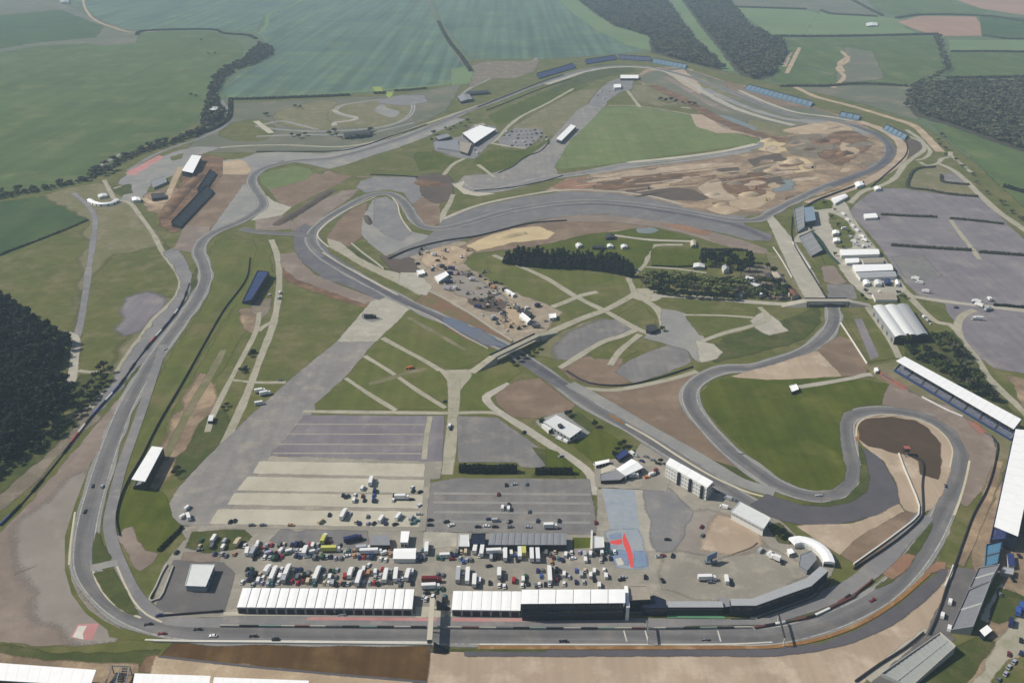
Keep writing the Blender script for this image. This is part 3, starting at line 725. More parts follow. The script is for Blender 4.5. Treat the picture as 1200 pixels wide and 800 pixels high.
S('grass_field', 'grass_dark', [(828, 408), (860, 392), (890, 384), (930, 372), (958, 360), (960, 378), (940, 398), (890, 412), (838, 424)], rough=1)
S('service_yard', 'concrete', [(880, 376), (896, 366), (908, 374), (922, 388), (900, 392), (886, 384)], rough=1.5)
R('service_road', 'lane', [(822, 400), (850, 390), (880, 382), (900, 372), (890, 360)], 4.4)
S('concrete_apron', 'concrete', [(818, 400), (836, 404), (846, 412), (838, 420), (822, 424)], rough=1)
# village gardens in the middle
S('grass_field', 'grass_lush', [(640, 287), (680, 276), (720, 264), (770, 268), (810, 280), (800, 284), (766, 286), (756, 300), (750, 312), (742, 318), (700, 304), (660, 294), (600, 290)], rough=1)
S('grass_field', 'grass_lush', [(764, 292), (822, 292), (870, 296), (872, 308), (822, 312), (764, 312)], rough=1)
S('pond', 'pond', [(746, 268), (760, 266), (772, 270), (760, 274), (748, 273)], smooth=True)
R('service_road', 'dirt_pale', [(632, 286), (660, 280), (690, 272), (720, 270), (733, 268)], 6)
R('service_road', 'concrete', [(720, 276), (760, 281), (810, 283)], 5)
R('service_road', 'lane', [(757, 313), (790, 315), (828, 320)], 3.5)
S('yard', 'dirt_grey', [(868, 316), (910, 310), (930, 330), (938, 350), (905, 352), (880, 340), (880, 326)], rough=2)
# construction site
S('construction_ground', 'site_ground', [(470, 298), (500, 292), (540, 284), (560, 286), (545, 304), (540, 310), (572, 330), (606, 346), (640, 358), (652, 366), (640, 382), (618, 398), (606, 400), (560, 372), (520, 348), (490, 326), (466, 312)], rough=2.5)
S('construction_ground', 'dirt_pale', [(498, 296), (530, 288), (548, 292), (536, 308), (516, 316), (500, 310)], rough=3)
S('construction_ground', 'dirt_pale', [(598, 352), (606, 362), (606, 384), (596, 386), (592, 372)], rough=2.5)
S('construction_ground', 'runoff_pale', [(520, 318), (546, 320), (570, 336), (590, 354), (572, 360), (540, 344)], rough=3)
S('construction_ground', 'mud_dark', [(552, 352), (570, 350), (590, 356), (580, 364), (560, 362)], rough=3)
S('grass_verge', 'mud_dark', [(446, 300), (470, 298), (482, 304), (490, 318), (478, 326), (458, 314)], rough=1.5)
S('crop_field', 'crop_yellow', [(437, 102), (446, 102), (447, 107), (440, 107)], rough=2)
S('crop_field', 'crop_yellow', [(452, 108), (461, 108), (456, 115)], rough=2)
# ---- the bends of the middle: wide asphalt, gravel and earth
S('asphalt_apron', 'runoff_grey', [(300, 180), (330, 178), (380, 180), (418, 172), (458, 163), (500, 148), (530, 138), (545, 140), (500, 160), (470, 172), (436, 182), (408, 192), (386, 198), (360, 192), (330, 188), (300, 200), (290, 206), (262, 206), (262, 188), (285, 186)], rough=1)
S('concrete_apron', 'dirt_pale', [(262, 190), (278, 187), (288, 190), (294, 200), (289, 205), (262, 204)], rough=0.8)
S('gravel_trap', 'gravel_brown', [(262, 205), (291, 205), (286, 217), (262, 250), (246, 268), (218, 264), (236, 240)], rough=1)
S('gravel_trap', 'gravel_pink', [(218, 264), (246, 266), (242, 280), (228, 296), (204, 292)], rough=1)
S('runoff_area', 'runoff_grey', [(286, 216), (296, 218), (307, 236), (304, 246), (290, 253), (268, 262), (246, 272), (262, 250)], rough=0.8)
S('grass_field', 'grass_far', [(304, 205), (318, 200), (345, 195), (362, 198), (367, 203), (358, 212), (338, 218), (316, 222), (306, 214)], smooth=False, rough=1)
S('gravel_trap', 'gravel_brown', [(316, 222), (340, 217), (360, 210), (368, 203), (384, 207), (396, 216), (378, 224), (350, 238), (340, 243), (326, 236)], rough=1)
S('runoff_area', 'concrete', [(303, 217), (312, 230), (320, 236), (341, 243), (330, 252), (306, 258), (294, 258), (308, 248), (311, 238)], rough=0.6)
S('gravel_trap', 'gravel_pink', [(300, 258), (330, 253), (346, 262), (344, 268), (320, 270), (300, 269)], rough=0.8)
S('gravel_trap', 'gravel_pink', [(340, 262), (352, 252), (376, 236), (400, 224), (420, 222), (410, 232), (386, 248), (366, 264), (352, 270), (342, 270)], rough=0.8)
S('gravel_trap', 'gravel_pink', [(330, 298), (346, 296), (352, 306), (368, 322), (396, 334), (440, 350), (428, 356), (388, 342), (350, 328), (330, 312)], rough=0.8)
S('asphalt_apron', 'track_new', [(344, 272), (358, 262), (374, 276), (386, 296), (420, 318), (464, 344), (444, 351), (420, 340), (380, 326), (356, 308), (346, 294)], rough=0.6)
S('gravel_trap', 'gravel_brown', [(384, 278), (396, 260), (412, 246), (430, 238), (426, 256), (424, 276), (410, 288), (396, 290), (386, 288)], rough=1)
S('gravel_trap', 'gravel_brown', [(396, 216), (412, 206), (422, 208), (440, 207), (434, 204), (412, 204), (384, 200), (376, 206)], rough=1)
S('grass_field', 'grass', [(384, 199), (410, 193), (440, 184), (470, 174), (500, 176), (530, 188), (528, 200), (520, 204), (500, 206), (440, 206), (416, 206), (396, 204)], rough=1)
S('grass_field', 'grass_lush', [(486, 180), (505, 176), (532, 188), (518, 197), (492, 200)], rough=1.5)
S('grass_field', 'grass', [(470, 172), (510, 158), (545, 142), (562, 134), (545, 146), (510, 164), (506, 178), (486, 178)], rough=1)
S('grass_field', 'grass_lush', [(572, 136), (610, 120), (650, 102), (678, 96), (690, 100), (640, 122), (602, 140), (585, 146)], rough=1)
S('dirt_ground', 'grass_worn', [(600, 150), (640, 126), (678, 106), (700, 104), (690, 118), (672, 140), (650, 158), (636, 162), (610, 152)], rough=1.5)
S('grass_field', 'grass_lush', [(555, 190), (574, 176), (612, 176), (625, 174), (614, 192), (590, 202), (572, 202)], rough=1)
S('grass_field', 'grass_lush', [(618, 182), (640, 165), (648, 164), (628, 184), (600, 200), (606, 190)], rough=1)
S('asphalt_apron', 'asphalt', [(440, 207), (488, 208), (496, 224), (498, 240), (494, 250), (482, 238), (474, 226), (456, 222), (430, 226), (418, 220), (424, 212)], rough=0.8)
S('runoff_area', 'runoff_grey', [(438, 234), (452, 231), (464, 238), (470, 256), (482, 272), (510, 278), (490, 284), (470, 292), (452, 300), (432, 284), (424, 274), (426, 254)], rough=0.8)
S('asphalt_apron', 'asphalt', [(440, 233), (452, 231), (464, 240), (470, 258), (482, 274), (470, 282), (452, 276), (438, 262)], rough=1)
S('gravel_trap', 'gravel_brown', [(484, 240), (495, 232), (514, 234), (516, 262), (496, 268), (488, 256)], rough=0.8)
S('mound_ground', 'mud_dark', [(490, 206), (518, 204), (530, 212), (528, 234), (512, 238), (496, 228)], rough=2)
S('grass_verge', 'grass_dark', [(420, 296), (432, 304), (456, 318), (474, 328), (462, 326), (436, 316), (408, 300), (410, 290)], rough=0.8)
S('gravel_path', 'lane', [(384, 280), (398, 284), (420, 302), (448, 316), (466, 320), (486, 330), (500, 340), (492, 346), (470, 334), (424, 312), (398, 296), (386, 290)], rough=0.5)
S('concrete_apron', 'concrete', [(470, 320), (488, 320), (506, 336), (498, 346), (482, 340), (468, 330)], rough=1)
# earthworks between the new bends
S('dirt_ground', 'dirt', [(640, 224), (664, 210), (700, 204), (742, 196), (800, 190), (860, 181), (892, 174), (892, 162), (862, 156), (820, 150), (838, 140), (810, 122), (776, 110), (742, 92), (760, 80), (800, 78), (850, 96), (900, 106), (950, 124), (1000, 140), (1042, 166), (1062, 188), (1000, 216), (960, 228), (906, 248), (870, 256), (800, 243), (740, 233), (690, 226)], rough=2)
S('rough_ground', 'fallow', [(762, 84), (800, 80), (850, 97), (900, 109), (950, 126), (996, 141), (936, 147), (896, 160), (864, 154), (838, 138), (812, 120), (776, 108), (748, 93)], rough=2)
S('runoff_area', 'runoff_grey', [(930, 140), (975, 141), (1000, 147), (1022, 158), (1000, 157), (962, 149)], rough=2)
S('grass_field', 'grass_worn', [(880, 140), (930, 150), (926, 158), (898, 160), (872, 150)], rough=2)
S('grass_field', 'grass_worn', [(744, 100), (768, 98), (790, 112), (800, 122), (772, 124), (748, 118), (740, 108)], rough=2)
S('grass_field', 'grass_dark', [(700, 76), (740, 76), (742, 84), (712, 90), (690, 96), (640, 112), (660, 96)], rough=1)
S('grass_field', 'grass_worn', [(810, 90), (826, 92), (848, 104), (858, 114), (846, 114), (826, 104)], rough=1.5)
S('gravel_trap', 'gravel_tan', [(780, 84), (800, 82), (812, 92), (826, 106), (820, 110), (800, 98)], rough=2)
S('dirt_ground', 'gravel_brown', [(850, 96), (880, 104), (940, 118), (950, 128), (900, 122), (860, 112)], rough=2)
S('runway', 'runway', [(544, 206), (575, 204), (598, 197), (622, 182), (644, 166), (660, 148), (676, 130), (690, 122), (706, 112), (713, 116), (708, 126), (690, 146), (668, 166), (650, 196), (654, 204), (620, 213), (582, 222), (546, 223), (535, 216)], rough=0.8)
S('asphalt_apron', 'asphalt', [(690, 122), (700, 108), (714, 96), (732, 90), (742, 94), (740, 104), (726, 108), (712, 118), (702, 126)], rough=1)
S('grass_field', 'grass', [(713, 118), (735, 112), (748, 122), (752, 126), (738, 126), (714, 126)], rough=1)
R('service_road', 'lane', [(735, 106), (744, 118), (750, 126)], 6)
S('grass_field', 'grass_far', [(650, 197), (668, 166), (692, 143), (708, 126), (740, 125), (790, 132), (812, 136), (824, 150), (862, 157), (888, 164), (890, 169), (842, 174), (782, 183), (740, 189), (702, 194), (662, 198)], rough=0.8)
S('dirt_ground', 'gravel_tan', [(810, 134), (838, 136), (838, 144), (848, 151), (872, 156), (840, 156), (816, 148)], rough=1.2)
S('pond', 'pond', [(836, 135), (850, 136), (868, 142), (886, 152), (868, 153), (850, 149), (840, 142)], smooth=True)
R('service_road', 'concrete', [(798, 126), (816, 128), (838, 135)], 7)
R('service_road', 'lane', [(712, 124), (740, 124), (790, 131), (812, 135)], 4)
# old loop beyond the arena bends
E('race_track', 'asphalt', [(536, 214), (548, 222), (572, 224), (604, 218), (640, 209), (682, 203), (740, 192), (800, 185), (860, 177), (888, 171), (897, 166), (894, 160), (880, 157)], 19, lw=2.2, step=8)
R('race_track', 'asphalt', [(556, 214), (575, 216), (604, 211), (640, 202)], 8)
S('runoff_area', 'concrete_pale', [(531, 217), (544, 212), (541, 220), (556, 226), (580, 227), (560, 230), (544, 227)], rough=0.8)
R('service_road', 'lane', [(531, 228), (526, 240), (520, 250), (518, 262)], 6)
# earthwork patches
for m, q in (('dirt_pale', [(933, 150), (976, 143), (996, 152), (968, 158), (920, 154)]), ('dirt_brown', [(966, 160), (994, 154), (1018, 167), (1006, 178), (980, 168)]),
             ('sand', [(900, 162), (932, 173), (910, 179), (893, 176)]), ('dirt_brown', [(962, 184), (988, 173), (999, 183), (984, 194)]), ('dirt_pale', [(990, 167), (1007, 177), (994, 183), (986, 174)]),
             ('sand', [(915, 188), (934, 184), (952, 193), (946, 200), (922, 200)]), ('dirt_pale', [(898, 197), (933, 185), (932, 198), (906, 202)]), ('dirt_brown', [(880, 202), (901, 206), (896, 219), (882, 219)]),
             ('dirt_pale', [(856, 239), (890, 223), (904, 227), (884, 243), (864, 244)]), ('dirt_brown', [(846, 210), (874, 207), (873, 228), (847, 223)]), ('gravel_tan', [(820, 222), (840, 211), (848, 226), (862, 233), (842, 234)]),
             ('mud_dark', [(738, 224), (803, 222), (826, 232), (806, 234), (760, 229)]), ('mud_dark', [(842, 199), (864, 197), (856, 204)]), ('mud_dark', [(879, 188), (912, 181), (918, 187), (884, 194)]),
             ('pond', [(904, 215), (928, 211), (926, 222), (908, 224)]), ('mud_dark', [(901, 208), (908, 204), (913, 211), (904, 215)]), ('dirt_brown', [(700, 214), (780, 206), (836, 206), (810, 214), (740, 219), (700, 222)]),
             ('gravel_red', [(652, 219), (666, 212), (690, 208), (700, 214), (672, 222)]), ('dirt_pale', [(830, 245), (848, 241), (864, 246), (850, 251)]), ('gravel_tan', [(690, 209), (760, 199), (830, 192), (860, 192), (800, 200), (740, 206)]),
             ('dirt_grey', [(936, 160), (966, 158), (974, 172), (960, 184), (930, 180)]), ('mud_dark', [(1066, 164), (1081, 168), (1079, 178), (1063, 183), (1062, 172)])):
    S('earthworks', m, q, smooth=len(q) > 4, rough=3.2)
def scatter_earth():
    r = random.Random(31)
    area = [(664, 212), (742, 198), (860, 184), (888, 176), (930, 160), (1000, 160), (1030, 172), (1020, 194), (960, 222), (900, 240), (860, 244), (800, 236), (730, 228)]
    mats = ['dirt_brown', 'dirt', 'gravel_tan', 'gravel_red', 'dirt_grey', 'dirt_brown', 'gravel_brown', 'dirt_pale', 'gravel_tan']
    k = 0
    while k < 34:
        x, y = r.uniform(660, 1030), r.uniform(158, 242)
        ins = False
        for (xa, ya), (xb, yb) in zip(area, area[1:] + area[:1]):
            if (ya > y) != (yb > y) and x < (xb - xa) * (y - ya) / (yb - ya) + xa: ins = not ins
        if not ins: continue
        a, b = r.uniform(5, 22) * (1.3 if x < 840 else 0.8), r.uniform(1.2, 3.2)
        n = 9
        S('earthworks', mats[r.randrange(len(mats))], [(x + a * math.cos(t * 6.283 / n) * r.uniform(.6, 1.2), y + b * math.sin(t * 6.283 / n) * r.uniform(.6, 1.2) - 0.12 * a * math.cos(t * 6.283 / n)) for t in range(n)], smooth=True, rough=2.6)
        k += 1
    for k in range(16):
        x, y = r.uniform(670, 900), r.uniform(200, 228)
        L = r.uniform(30, 110)
        R('tyre_mark', r.choice(['dirt_pale', 'mud_dark', 'dirt_brown', 'gravel_tan']), [(x, y), (x + L * .5, y - L * .06 + r.uniform(-1.5, 1.5)), (x + L, y - L * .13 + r.uniform(-2, 2))], r.uniform(1.5, 4), step=8)
scatter_earth()
for m, w, q in (('dirt_brown', 26, [(764, 100), (790, 112), (812, 123), (842, 140), (880, 155), (922, 166)]), ('concrete', 15, [(640, 99), (664, 91), (690, 83), (718, 79), (752, 79), (784, 85), (806, 96), (832, 112), (862, 127), (895, 138), (930, 147)]),
                ('runoff_grey', 16, [(826, 104), (858, 119), (890, 131), (925, 140), (962, 144)]), ('gravel_pink', 16, [(780, 90), (800, 102), (826, 118), (850, 130)]), ('gravel_tan', 15, [(1006, 142), (1034, 152), (1054, 166), (1057, 182), (1041, 199), (1013, 214), (980, 227), (948, 238)]),
                ('concrete', 9, [(866, 106), (900, 121), (934, 132), (972, 137), (1000, 142)]), ('runoff_grey', 9, [(690, 204), (740, 196), (800, 189), (850, 182), (880, 177)]), ('concrete_pale', 9, [(736, 190.5), (800, 184), (850, 177), (886, 169)]), ('concrete', 5, [(516, 258), (560, 241), (610, 230), (660, 223), (712, 224), (762, 230), (800, 240)]),
                ('mud_dark', 5, [(700, 215), (760, 212), (800, 209)])):
    R('runoff_area', m, q, w, step=9)
# arena band of asphalt
S('asphalt_apron', 'track', [(500, 280), (520, 258), (560, 243), (610, 232), (660, 225), (710, 226), (760, 232), (800, 243), (840, 252), (872, 253), (888, 250), (906, 268), (902, 282), (880, 282), (850, 274), (820, 268), (790, 262), (760, 258), (712, 251), (676, 252), (640, 256), (610, 262), (560, 276), (510, 290), (470, 304), (456, 302), (470, 292)], rough=0.6)
S('gravel_trap', 'gravel_pink', [(618, 263), (645, 256), (680, 252), (716, 252), (760, 258), (800, 264), (830, 271), (860, 279), (898, 292), (900, 298), (882, 296), (842, 286), (800, 273), (762, 265), (716, 260), (664, 261)], rough=0.7)
S('gravel_trap', 'gravel_red', [(774, 262), (800, 264), (834, 272), (826, 276), (800, 270)], rough=1)
S('dirt_ground', 'gravel_brown', [(560, 278), (610, 264), (664, 261), (720, 261), (760, 266), (720, 270), (680, 276), (640, 286), (600, 292), (560, 296), (540, 290)], rough=1.2)
S('sand_heap', 'sand', [(548, 288), (570, 278), (600, 269), (630, 266), (648, 273), (640, 280), (600, 284), (560, 294)], rough=1.5)
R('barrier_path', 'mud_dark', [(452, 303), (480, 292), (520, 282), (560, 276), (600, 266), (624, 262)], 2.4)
S('grass_field', 'grass', [(870, 258), (880, 252), (896, 250), (902, 254), (912, 278), (890, 270), (874, 264)], rough=0.6)
S('grass_field', 'grass', [(909, 252), (928, 250), (930, 276), (922, 276)], rough=0.6)
S('grass_field', 'grass_worn', [(898, 296), (916, 298), (936, 330), (950, 352), (930, 354), (916, 340), (906, 318)], rough=1)
R('race_track', 'track_new', [(540, 266), (575, 255), (612, 246), (660, 240), (720, 240), (780, 248), (830, 257), (868, 266), (900, 281)], 13)
R('race_track', 'asphalt_dark', [(600, 243), (640, 238), (690, 236), (740, 240)], 6)
# ---- circuits
TW = 13.5
S('asphalt_apron', 'concrete', [(898, 254), (904, 252), (930, 282), (948, 310), (964, 342), (970, 354), (946, 354), (928, 320), (914, 290)], rough=0.5)
CIRCUIT = [(975, 356), (977, 374), (969, 391), (946, 410), (910, 424), (880, 431), (848, 433), (823, 443), (810, 455), (808, 468), (814, 482), (834, 507), (859, 532), (885, 551), (908, 567), (935, 578), (960, 582), (982, 577), (996, 563), (999, 546), (994, 525), (991, 505), (993, 492), (1006, 484), (1032, 481), (1062, 483), (1090, 491), (1112, 506), (1124, 524), (1125, 545), (1117, 570), (1106, 598), (1092, 628), (1070, 661), (1038, 694), (1003, 715), (958, 733), (905, 745), (850, 746.5), (750, 746), (600, 745.5), (500, 745), (400, 744), (300, 743), (235, 741.5), (190, 735), (150, 720), (118, 694), (100, 665), (99, 636), (104, 606), (116, 562), (130, 520), (146, 480), (160, 454), (184, 416), (208, 383), (232, 348), (241, 326), (238, 308), (233, 294), (240, 280), (256, 270), (280, 260), (296, 251), (307, 242), (307, 234), (300, 224), (295, 213), (300, 203), (316, 195), (345, 189), (385, 186), (420, 178), (452, 168), (482, 158), (512, 146), (546, 131), (582, 118), (620, 103), (652, 92), (682, 83), (715, 78), (752, 78), (792, 86), (830, 98), (870, 113), (906, 128), (940, 138), (972, 141), (1000, 147), (1026, 157), (1040, 169), (1042, 181), (1028, 195), (1004, 206), (972, 217), (938, 232), (906, 248), (886, 258), (860, 258), (820, 251), (780, 244), (730, 238), (690, 236), (640, 240), (590, 249), (545, 262), (515, 268), (497, 266), (485, 256), (477, 243), (468, 233), (455, 227), (438, 228), (418, 236), (396, 249), (377, 262), (366, 274), (366, 286), (380, 301), (420, 325), (462, 347), (500, 366), (545, 385), (590, 406), (640, 438), (690, 474), (740, 502), (790, 533), (835, 562), (880, 590), (906, 600)]
R('runoff_area', 'runoff_grey', CIRCUIT, 14.6, step=6)
E('race_track', 'track', CIRCUIT,
  TW, lw=0.8, step=5, lname='track_edge_line')
R('race_track', 'track_new', [(1000, 147), (1026, 157), (1041, 169), (1043, 181), (1028, 196), (1004, 206), (972, 218)], 15)
R('race_track', 'track_new', [(380, 301), (420, 325), (462, 347), (500, 366), (545, 385), (590, 406)], 11)
S('painted_track', 'track_blue', [(520, 372), (540, 378), (575, 396), (590, 406), (570, 402), (545, 391), (524, 380)], rough=2)
R('race_track', 'track', [(282, 268), (300, 272), (325, 274), (350, 275), (366, 278)], 12)
R('race_track', 'runoff_grey', [(668, 450), (705, 470), (750, 497), (800, 525), (837, 547), (870, 566), (908, 577)], 11)
R('race_track', 'track_new', [(606, 418), (632, 434), (660, 452)], 13)
R('kerb_line', 'paint_cream', [(733, 497), (760, 512), (800, 538), (838, 560), (880, 578), (900, 583)], 2.0)
R('kerb_line', 'paint_cream', [(378, 296), (400, 310), (440, 332), (466, 346)], 1.8)
R('kerb_line', 'paint_cream', [(385, 290), (372, 276), (380, 264), (398, 251), (420, 240), (440, 231)], 1.8)
R('kerb_line', 'paint_cream', [(460, 232), (466, 240), (468, 250), (474, 262), (482, 272)], 1.8)
R('kerb_line', 'paint_orange', [(714, 486), (730, 496)], 3.0)
R('pit_exit_lane', 'asphalt', [(192, 404), (180, 440), (170, 470), (156, 510), (142, 550), (132, 590), (128, 614), (133, 640), (143, 666), (156, 692), (172, 712), (190, 724), (220, 729), (262, 729.5)], 7.5)
R('kerb_line', 'paint_cream', [(134, 656), (146, 684), (158, 706), (172, 720), (190, 729)], 1.1)
R('kerb_line', 'paint_cream', [(108, 664), (112, 678), (124, 698), (142, 714), (165, 724)], 1.3)
R('kerb_line', 'paint_cream', [(88, 600), (83, 636), (81, 662)], 1.2)
S('grass_field', 'grass_dark', [(114, 624), (120, 640), (130, 654), (124, 660), (110, 662), (110, 645)], rough=0.3)
S('grass_field', 'grass_dark', [(111, 672), (132, 668), (140, 682), (151, 702), (162, 720), (156, 721), (140, 712), (122, 692)], rough=0.3)
R('link_road', 'runoff_grey', [(106, 666), (120, 663), (138, 659)], 5)
# last corner: run-off, kerbs
S('asphalt_apron', 'asphalt_slate', [(900, 580), (938, 593), (972, 594), (1000, 586), (1012, 570), (1014, 550), (1011, 526), (1026, 532), (1044, 558), (1052, 578), (1052, 590), (1030, 603), (985, 613), (940, 615), (905, 606), (880, 592)], rough=0.6)
S('gravel_trap', 'gravel_tan', [(935, 617), (1000, 614), (1030, 604), (1054, 591), (1058, 600), (1020, 624), (990, 646), (984, 650)], rough=0.6)
S('gravel_trap', 'gravel_brown', [(986, 650), (1010, 628), (1058, 602), (1078, 600), (1072, 610), (1045, 635), (1004, 662)], rough=0.6)
S('gravel_trap', 'gravel_tan', [(1012, 522), (1003, 512), (1004, 498), (1014, 490), (1040, 487), (1074, 491), (1098, 502), (1114, 520), (1114, 545), (1106, 572), (1094, 594), (1080, 602), (1062, 598), (1056, 590), (1052, 566), (1036, 540)], rough=0.5)
S('gravel_trap', 'gravel_dark', [(1005, 514), (1005, 499), (1016, 492), (1046, 489), (1072, 494), (1088, 503), (1100, 520), (1102, 545), (1098, 561), (1080, 555), (1078, 541), (1062, 532), (1048, 530), (1034, 526), (1018, 522)], rough=0.8)
S('grass_verge', 'grass_dark', [(1007, 522), (1012, 534), (1018, 560), (1014, 576), (996, 588), (970, 593), (940, 591), (966, 590), (992, 584), (1008, 568), (1010, 545)], rough=0.2)
S('kerb', 'paint_orange', [(1002, 500), (1004, 497), (1007, 510), (1006, 520), (1003, 516)])
S('gravel_trap', 'gravel_brown', [(956, 412), (984, 394), (1000, 400), (1018, 428), (1012, 440), (984, 441)], rough=0.8)
S('gravel_trap', 'gravel_tan', [(858, 441), (900, 430), (958, 412), (986, 441), (900, 446), (876, 445)], rough=0.8)
S('grass_field', 'grass_lush', [(822, 462), (836, 448), (860, 443), (900, 446), (984, 443), (1012, 446), (1044, 451), (1036, 462), (1031, 473), (1004, 477), (988, 484), (982, 496), (983, 520), (990, 548), (988, 562), (974, 573), (955, 575), (935, 570), (912, 558), (880, 534), (850, 504), (830, 484)], rough=0.4)
R('service_road', 'concrete', [(928, 455), (960, 450), (1000, 443), (1020, 439), (1040, 445)], 4.5)
S('dirt_ground', 'grass_worn', [(1014, 430), (1050, 424), (1110, 464), (1188, 506), (1180, 540), (1164, 580), (1148, 612), (1136, 640), (1112, 664), (1100, 660), (1116, 640), (1130, 598), (1152, 574), (1165, 540), (1168, 516), (1148, 500), (1110, 474), (1066, 458), (1030, 446)], rough=1)
S('gravel_trap', 'gravel_pink', [(1044, 450), (1066, 460), (1110, 476), (1148, 500), (1167, 516), (1165, 540), (1150, 574), (1134, 594), (1126, 590), (1134, 562), (1137, 534), (1122, 506), (1088, 484), (1034, 474), (1038, 462)], rough=0.5)
S('grass_field', 'grass', [(1124, 596), (1136, 594), (1150, 578), (1146, 604), (1132, 640), (1114, 662), (1100, 660), (1112, 630)], rough=0.6)
R('service_road', 'dirt', [(1170, 540), (1158, 580), (1146, 610), (1136, 636), (1124, 662)], 5)
S('kerb', 'paint_red', [(1029, 434), (1036, 438), (1060, 452), (1066, 458), (1058, 457), (1034, 443)], rough=0.3)
S('kerb', 'paint_red', [(1133, 491), (1142, 495), (1153, 506), (1150, 509), (1140, 501)], rough=0.3)
R('kerb_line', 'paint_cream', [(1136, 540), (1132, 560), (1124, 588), (1118, 604)], 1.4)
R('kerb_line', 'paint_cream', [(1003, 512), (1005, 498), (1016, 489), (1040, 486), (1076, 492), (1100, 504), (1115, 524), (1113, 548)], 1.2)
S('grass_field', 'grass_dark', [(1025, 690), (1040, 680), (1070, 640), (1091, 612), (1090, 622), (1060, 668), (1046, 680)], rough=0.4)
S('dirt_ground', 'gravel_red', [(1034, 672), (1050, 654), (1064, 650), (1072, 652), (1058, 670), (1046, 678)], rough=0.8)
R('service_road', 'asphalt', [(880, 725), (920, 718), (960, 704), (1000, 685), (1040, 652), (1074, 616), (1084, 604)], 9)
R('kerb_line', 'paint_orange', [(860, 758.6), (908, 757.6), (960, 748.5), (1006, 731.5), (1046, 707.5), (1078, 681), (1100, 661)], 2.4)
S('kerb', 'gravel_red', [(1084, 672), (1098, 659), (1108, 660), (1106, 667)], rough=0.5)
S('runoff_lane', 'asphalt_slate', [(545, 763), (700, 763), (905, 762), (962, 755), (1010, 737), (1052, 711), (1080, 688), (1104, 668), (1110, 668), (1104, 682), (1080, 706), (1042, 734), (1000, 752), (955, 763), (900, 768), (700, 768), (545, 768)], rough=0.3)
R('kerb_line', 'paint_orange', [(560, 758.5), (700, 759), (860, 758.6)], 2.6, smooth=False)
R('kerb_line', 'paint_white', [(562, 755), (700, 755.2), (860, 754.6), (905, 752.5)], 1.0)
R('kerb_line', 'paint_white', [(170, 749.5), (220, 750.6), (300, 751), (505, 752.6)], 1.2)
R('grass_verge', 'grass_dark', [(506, 761.5), (560, 762), (640, 762.5)], 2)
# pit lane
S('pit_lane', 'asphalt', [(262, 722), (500, 722), (700, 724), (880, 726), (960, 704), (964, 710), (905, 732), (700, 735), (500, 733.5), (262, 731)])
S('pit_lane', 'concrete_pale', [(262, 717), (486, 718.5), (486, 722.5), (262, 721.5)])
S('pit_lane', 'concrete_pale', [(488, 712), (520, 712), (520, 722.5), (488, 722.5)], rough=0.2)
S('pit_lane', 'concrete_pale', [(526, 718.5), (700, 719), (700, 722.5), (526, 722.5)])
R('pit_box_line', 'paint_pink', [(360, 725), (430, 725.2), (512, 726)], 2.6, smooth=False)
R('pit_box_line', 'paint_pink', [(530, 726), (580, 726.5), (628, 726.5)], 2.8, smooth=False)
for x in (731, 756, 841):
    R('grid_line', 'paint_white', [(x, 739), (x + 3.5, 752)], 0.8, smooth=False)
S('painted_track', 'paint_green', [(782, 721), (840, 721), (850, 723), (850, 725), (782, 724)])
# ---- right side car parks and roads
S('car_park', 'lot_purple', [(994, 251), (1004, 238), (1020, 226), (1038, 221), (1066, 221), (1112, 228), (1146, 232), (1164, 244), (1180, 263), (1222, 300), (1400, 370), (1400, 520), (1216, 440), (1166, 431), (1148, 418), (1130, 396), (1122, 380), (1098, 350), (1076, 345), (1060, 330), (1030, 286), (1008, 262)], rough=0.8)
S('car_park', 'lot', [(1046, 301), (1080, 298), (1102, 322), (1092, 330), (1062, 326)], rough=1)
S('rough_ground', 'grass_worn', [(1066, 222), (1064, 208), (1072, 198), (1098, 194), (1116, 202), (1136, 212), (1148, 230), (1112, 228)], rough=1.5)
S('rough_ground', 'lot', [(1104, 204), (1120, 204), (1134, 214), (1120, 217), (1104, 214)], rough=1)
R('service_road', 'lane', [(1114, 258), (1124, 272), (1138, 290), (1148, 304)], 5)
R('service_road', 'concrete', [(1062, 346), (1100, 352), (1140, 357), (1200, 364), (1400, 390)], 7)
R('service_road', 'lane', [(1142, 363), (1128, 370), (1122, 384), (1130, 402), (1142, 418), (1154, 436), (1162, 446), (1176, 460), (1196, 478), (1240, 520)], 6)
R('service_road', 'lane', [(1068, 350), (1086, 368), (1100, 378), (1112, 380), (1126, 390)], 6)
R('service_road', 'lane', [(990, 240), (998, 256), (1020, 286), (1040, 312), (1060, 340), (1072, 350)], 5.5)
R('service_road', 'dirt_pale', [(932, 102), (958, 114), (993, 123), (1040, 137), (1070, 147), (1085, 160), (1098, 174), (1102, 178)], 13, step=8)
R('service_road', 'lane', [(1062, 152), (1080, 165), (1083, 175), (1070, 185), (1060, 193), (1048, 209), (1034, 217), (1012, 224), (996, 238)], 6.5)
R('service_road', 'lane', [(1066, 160), (1082, 168), (1090, 178), (1082, 186), (1074, 188)], 5)
R('service_road', 'lane', [(1078, 190), (1086, 194), (1098, 192), (1104, 186), (1112, 184), (1114, 178)], 6)
R('service_road', 'lane', [(1098, 191), (1116, 199), (1130, 210), (1148, 228), (1170, 248), (1190, 262), (1260, 310)], 8)
R('service_road', 'lane', [(1114, 182), (1124, 190), (1138, 202)], 5)
S('yard', 'concrete', [(930, 284), (938, 270), (950, 245), (972, 234), (986, 232), (994, 246), (1000, 262), (1026, 292), (1062, 340), (1040, 350), (1018, 350), (996, 330), (976, 300), (962, 282)], rough=1)
S('grass_field', 'grass_lush', [(952, 240), (966, 234), (976, 236), (974, 244), (956, 246)], rough=0.8)
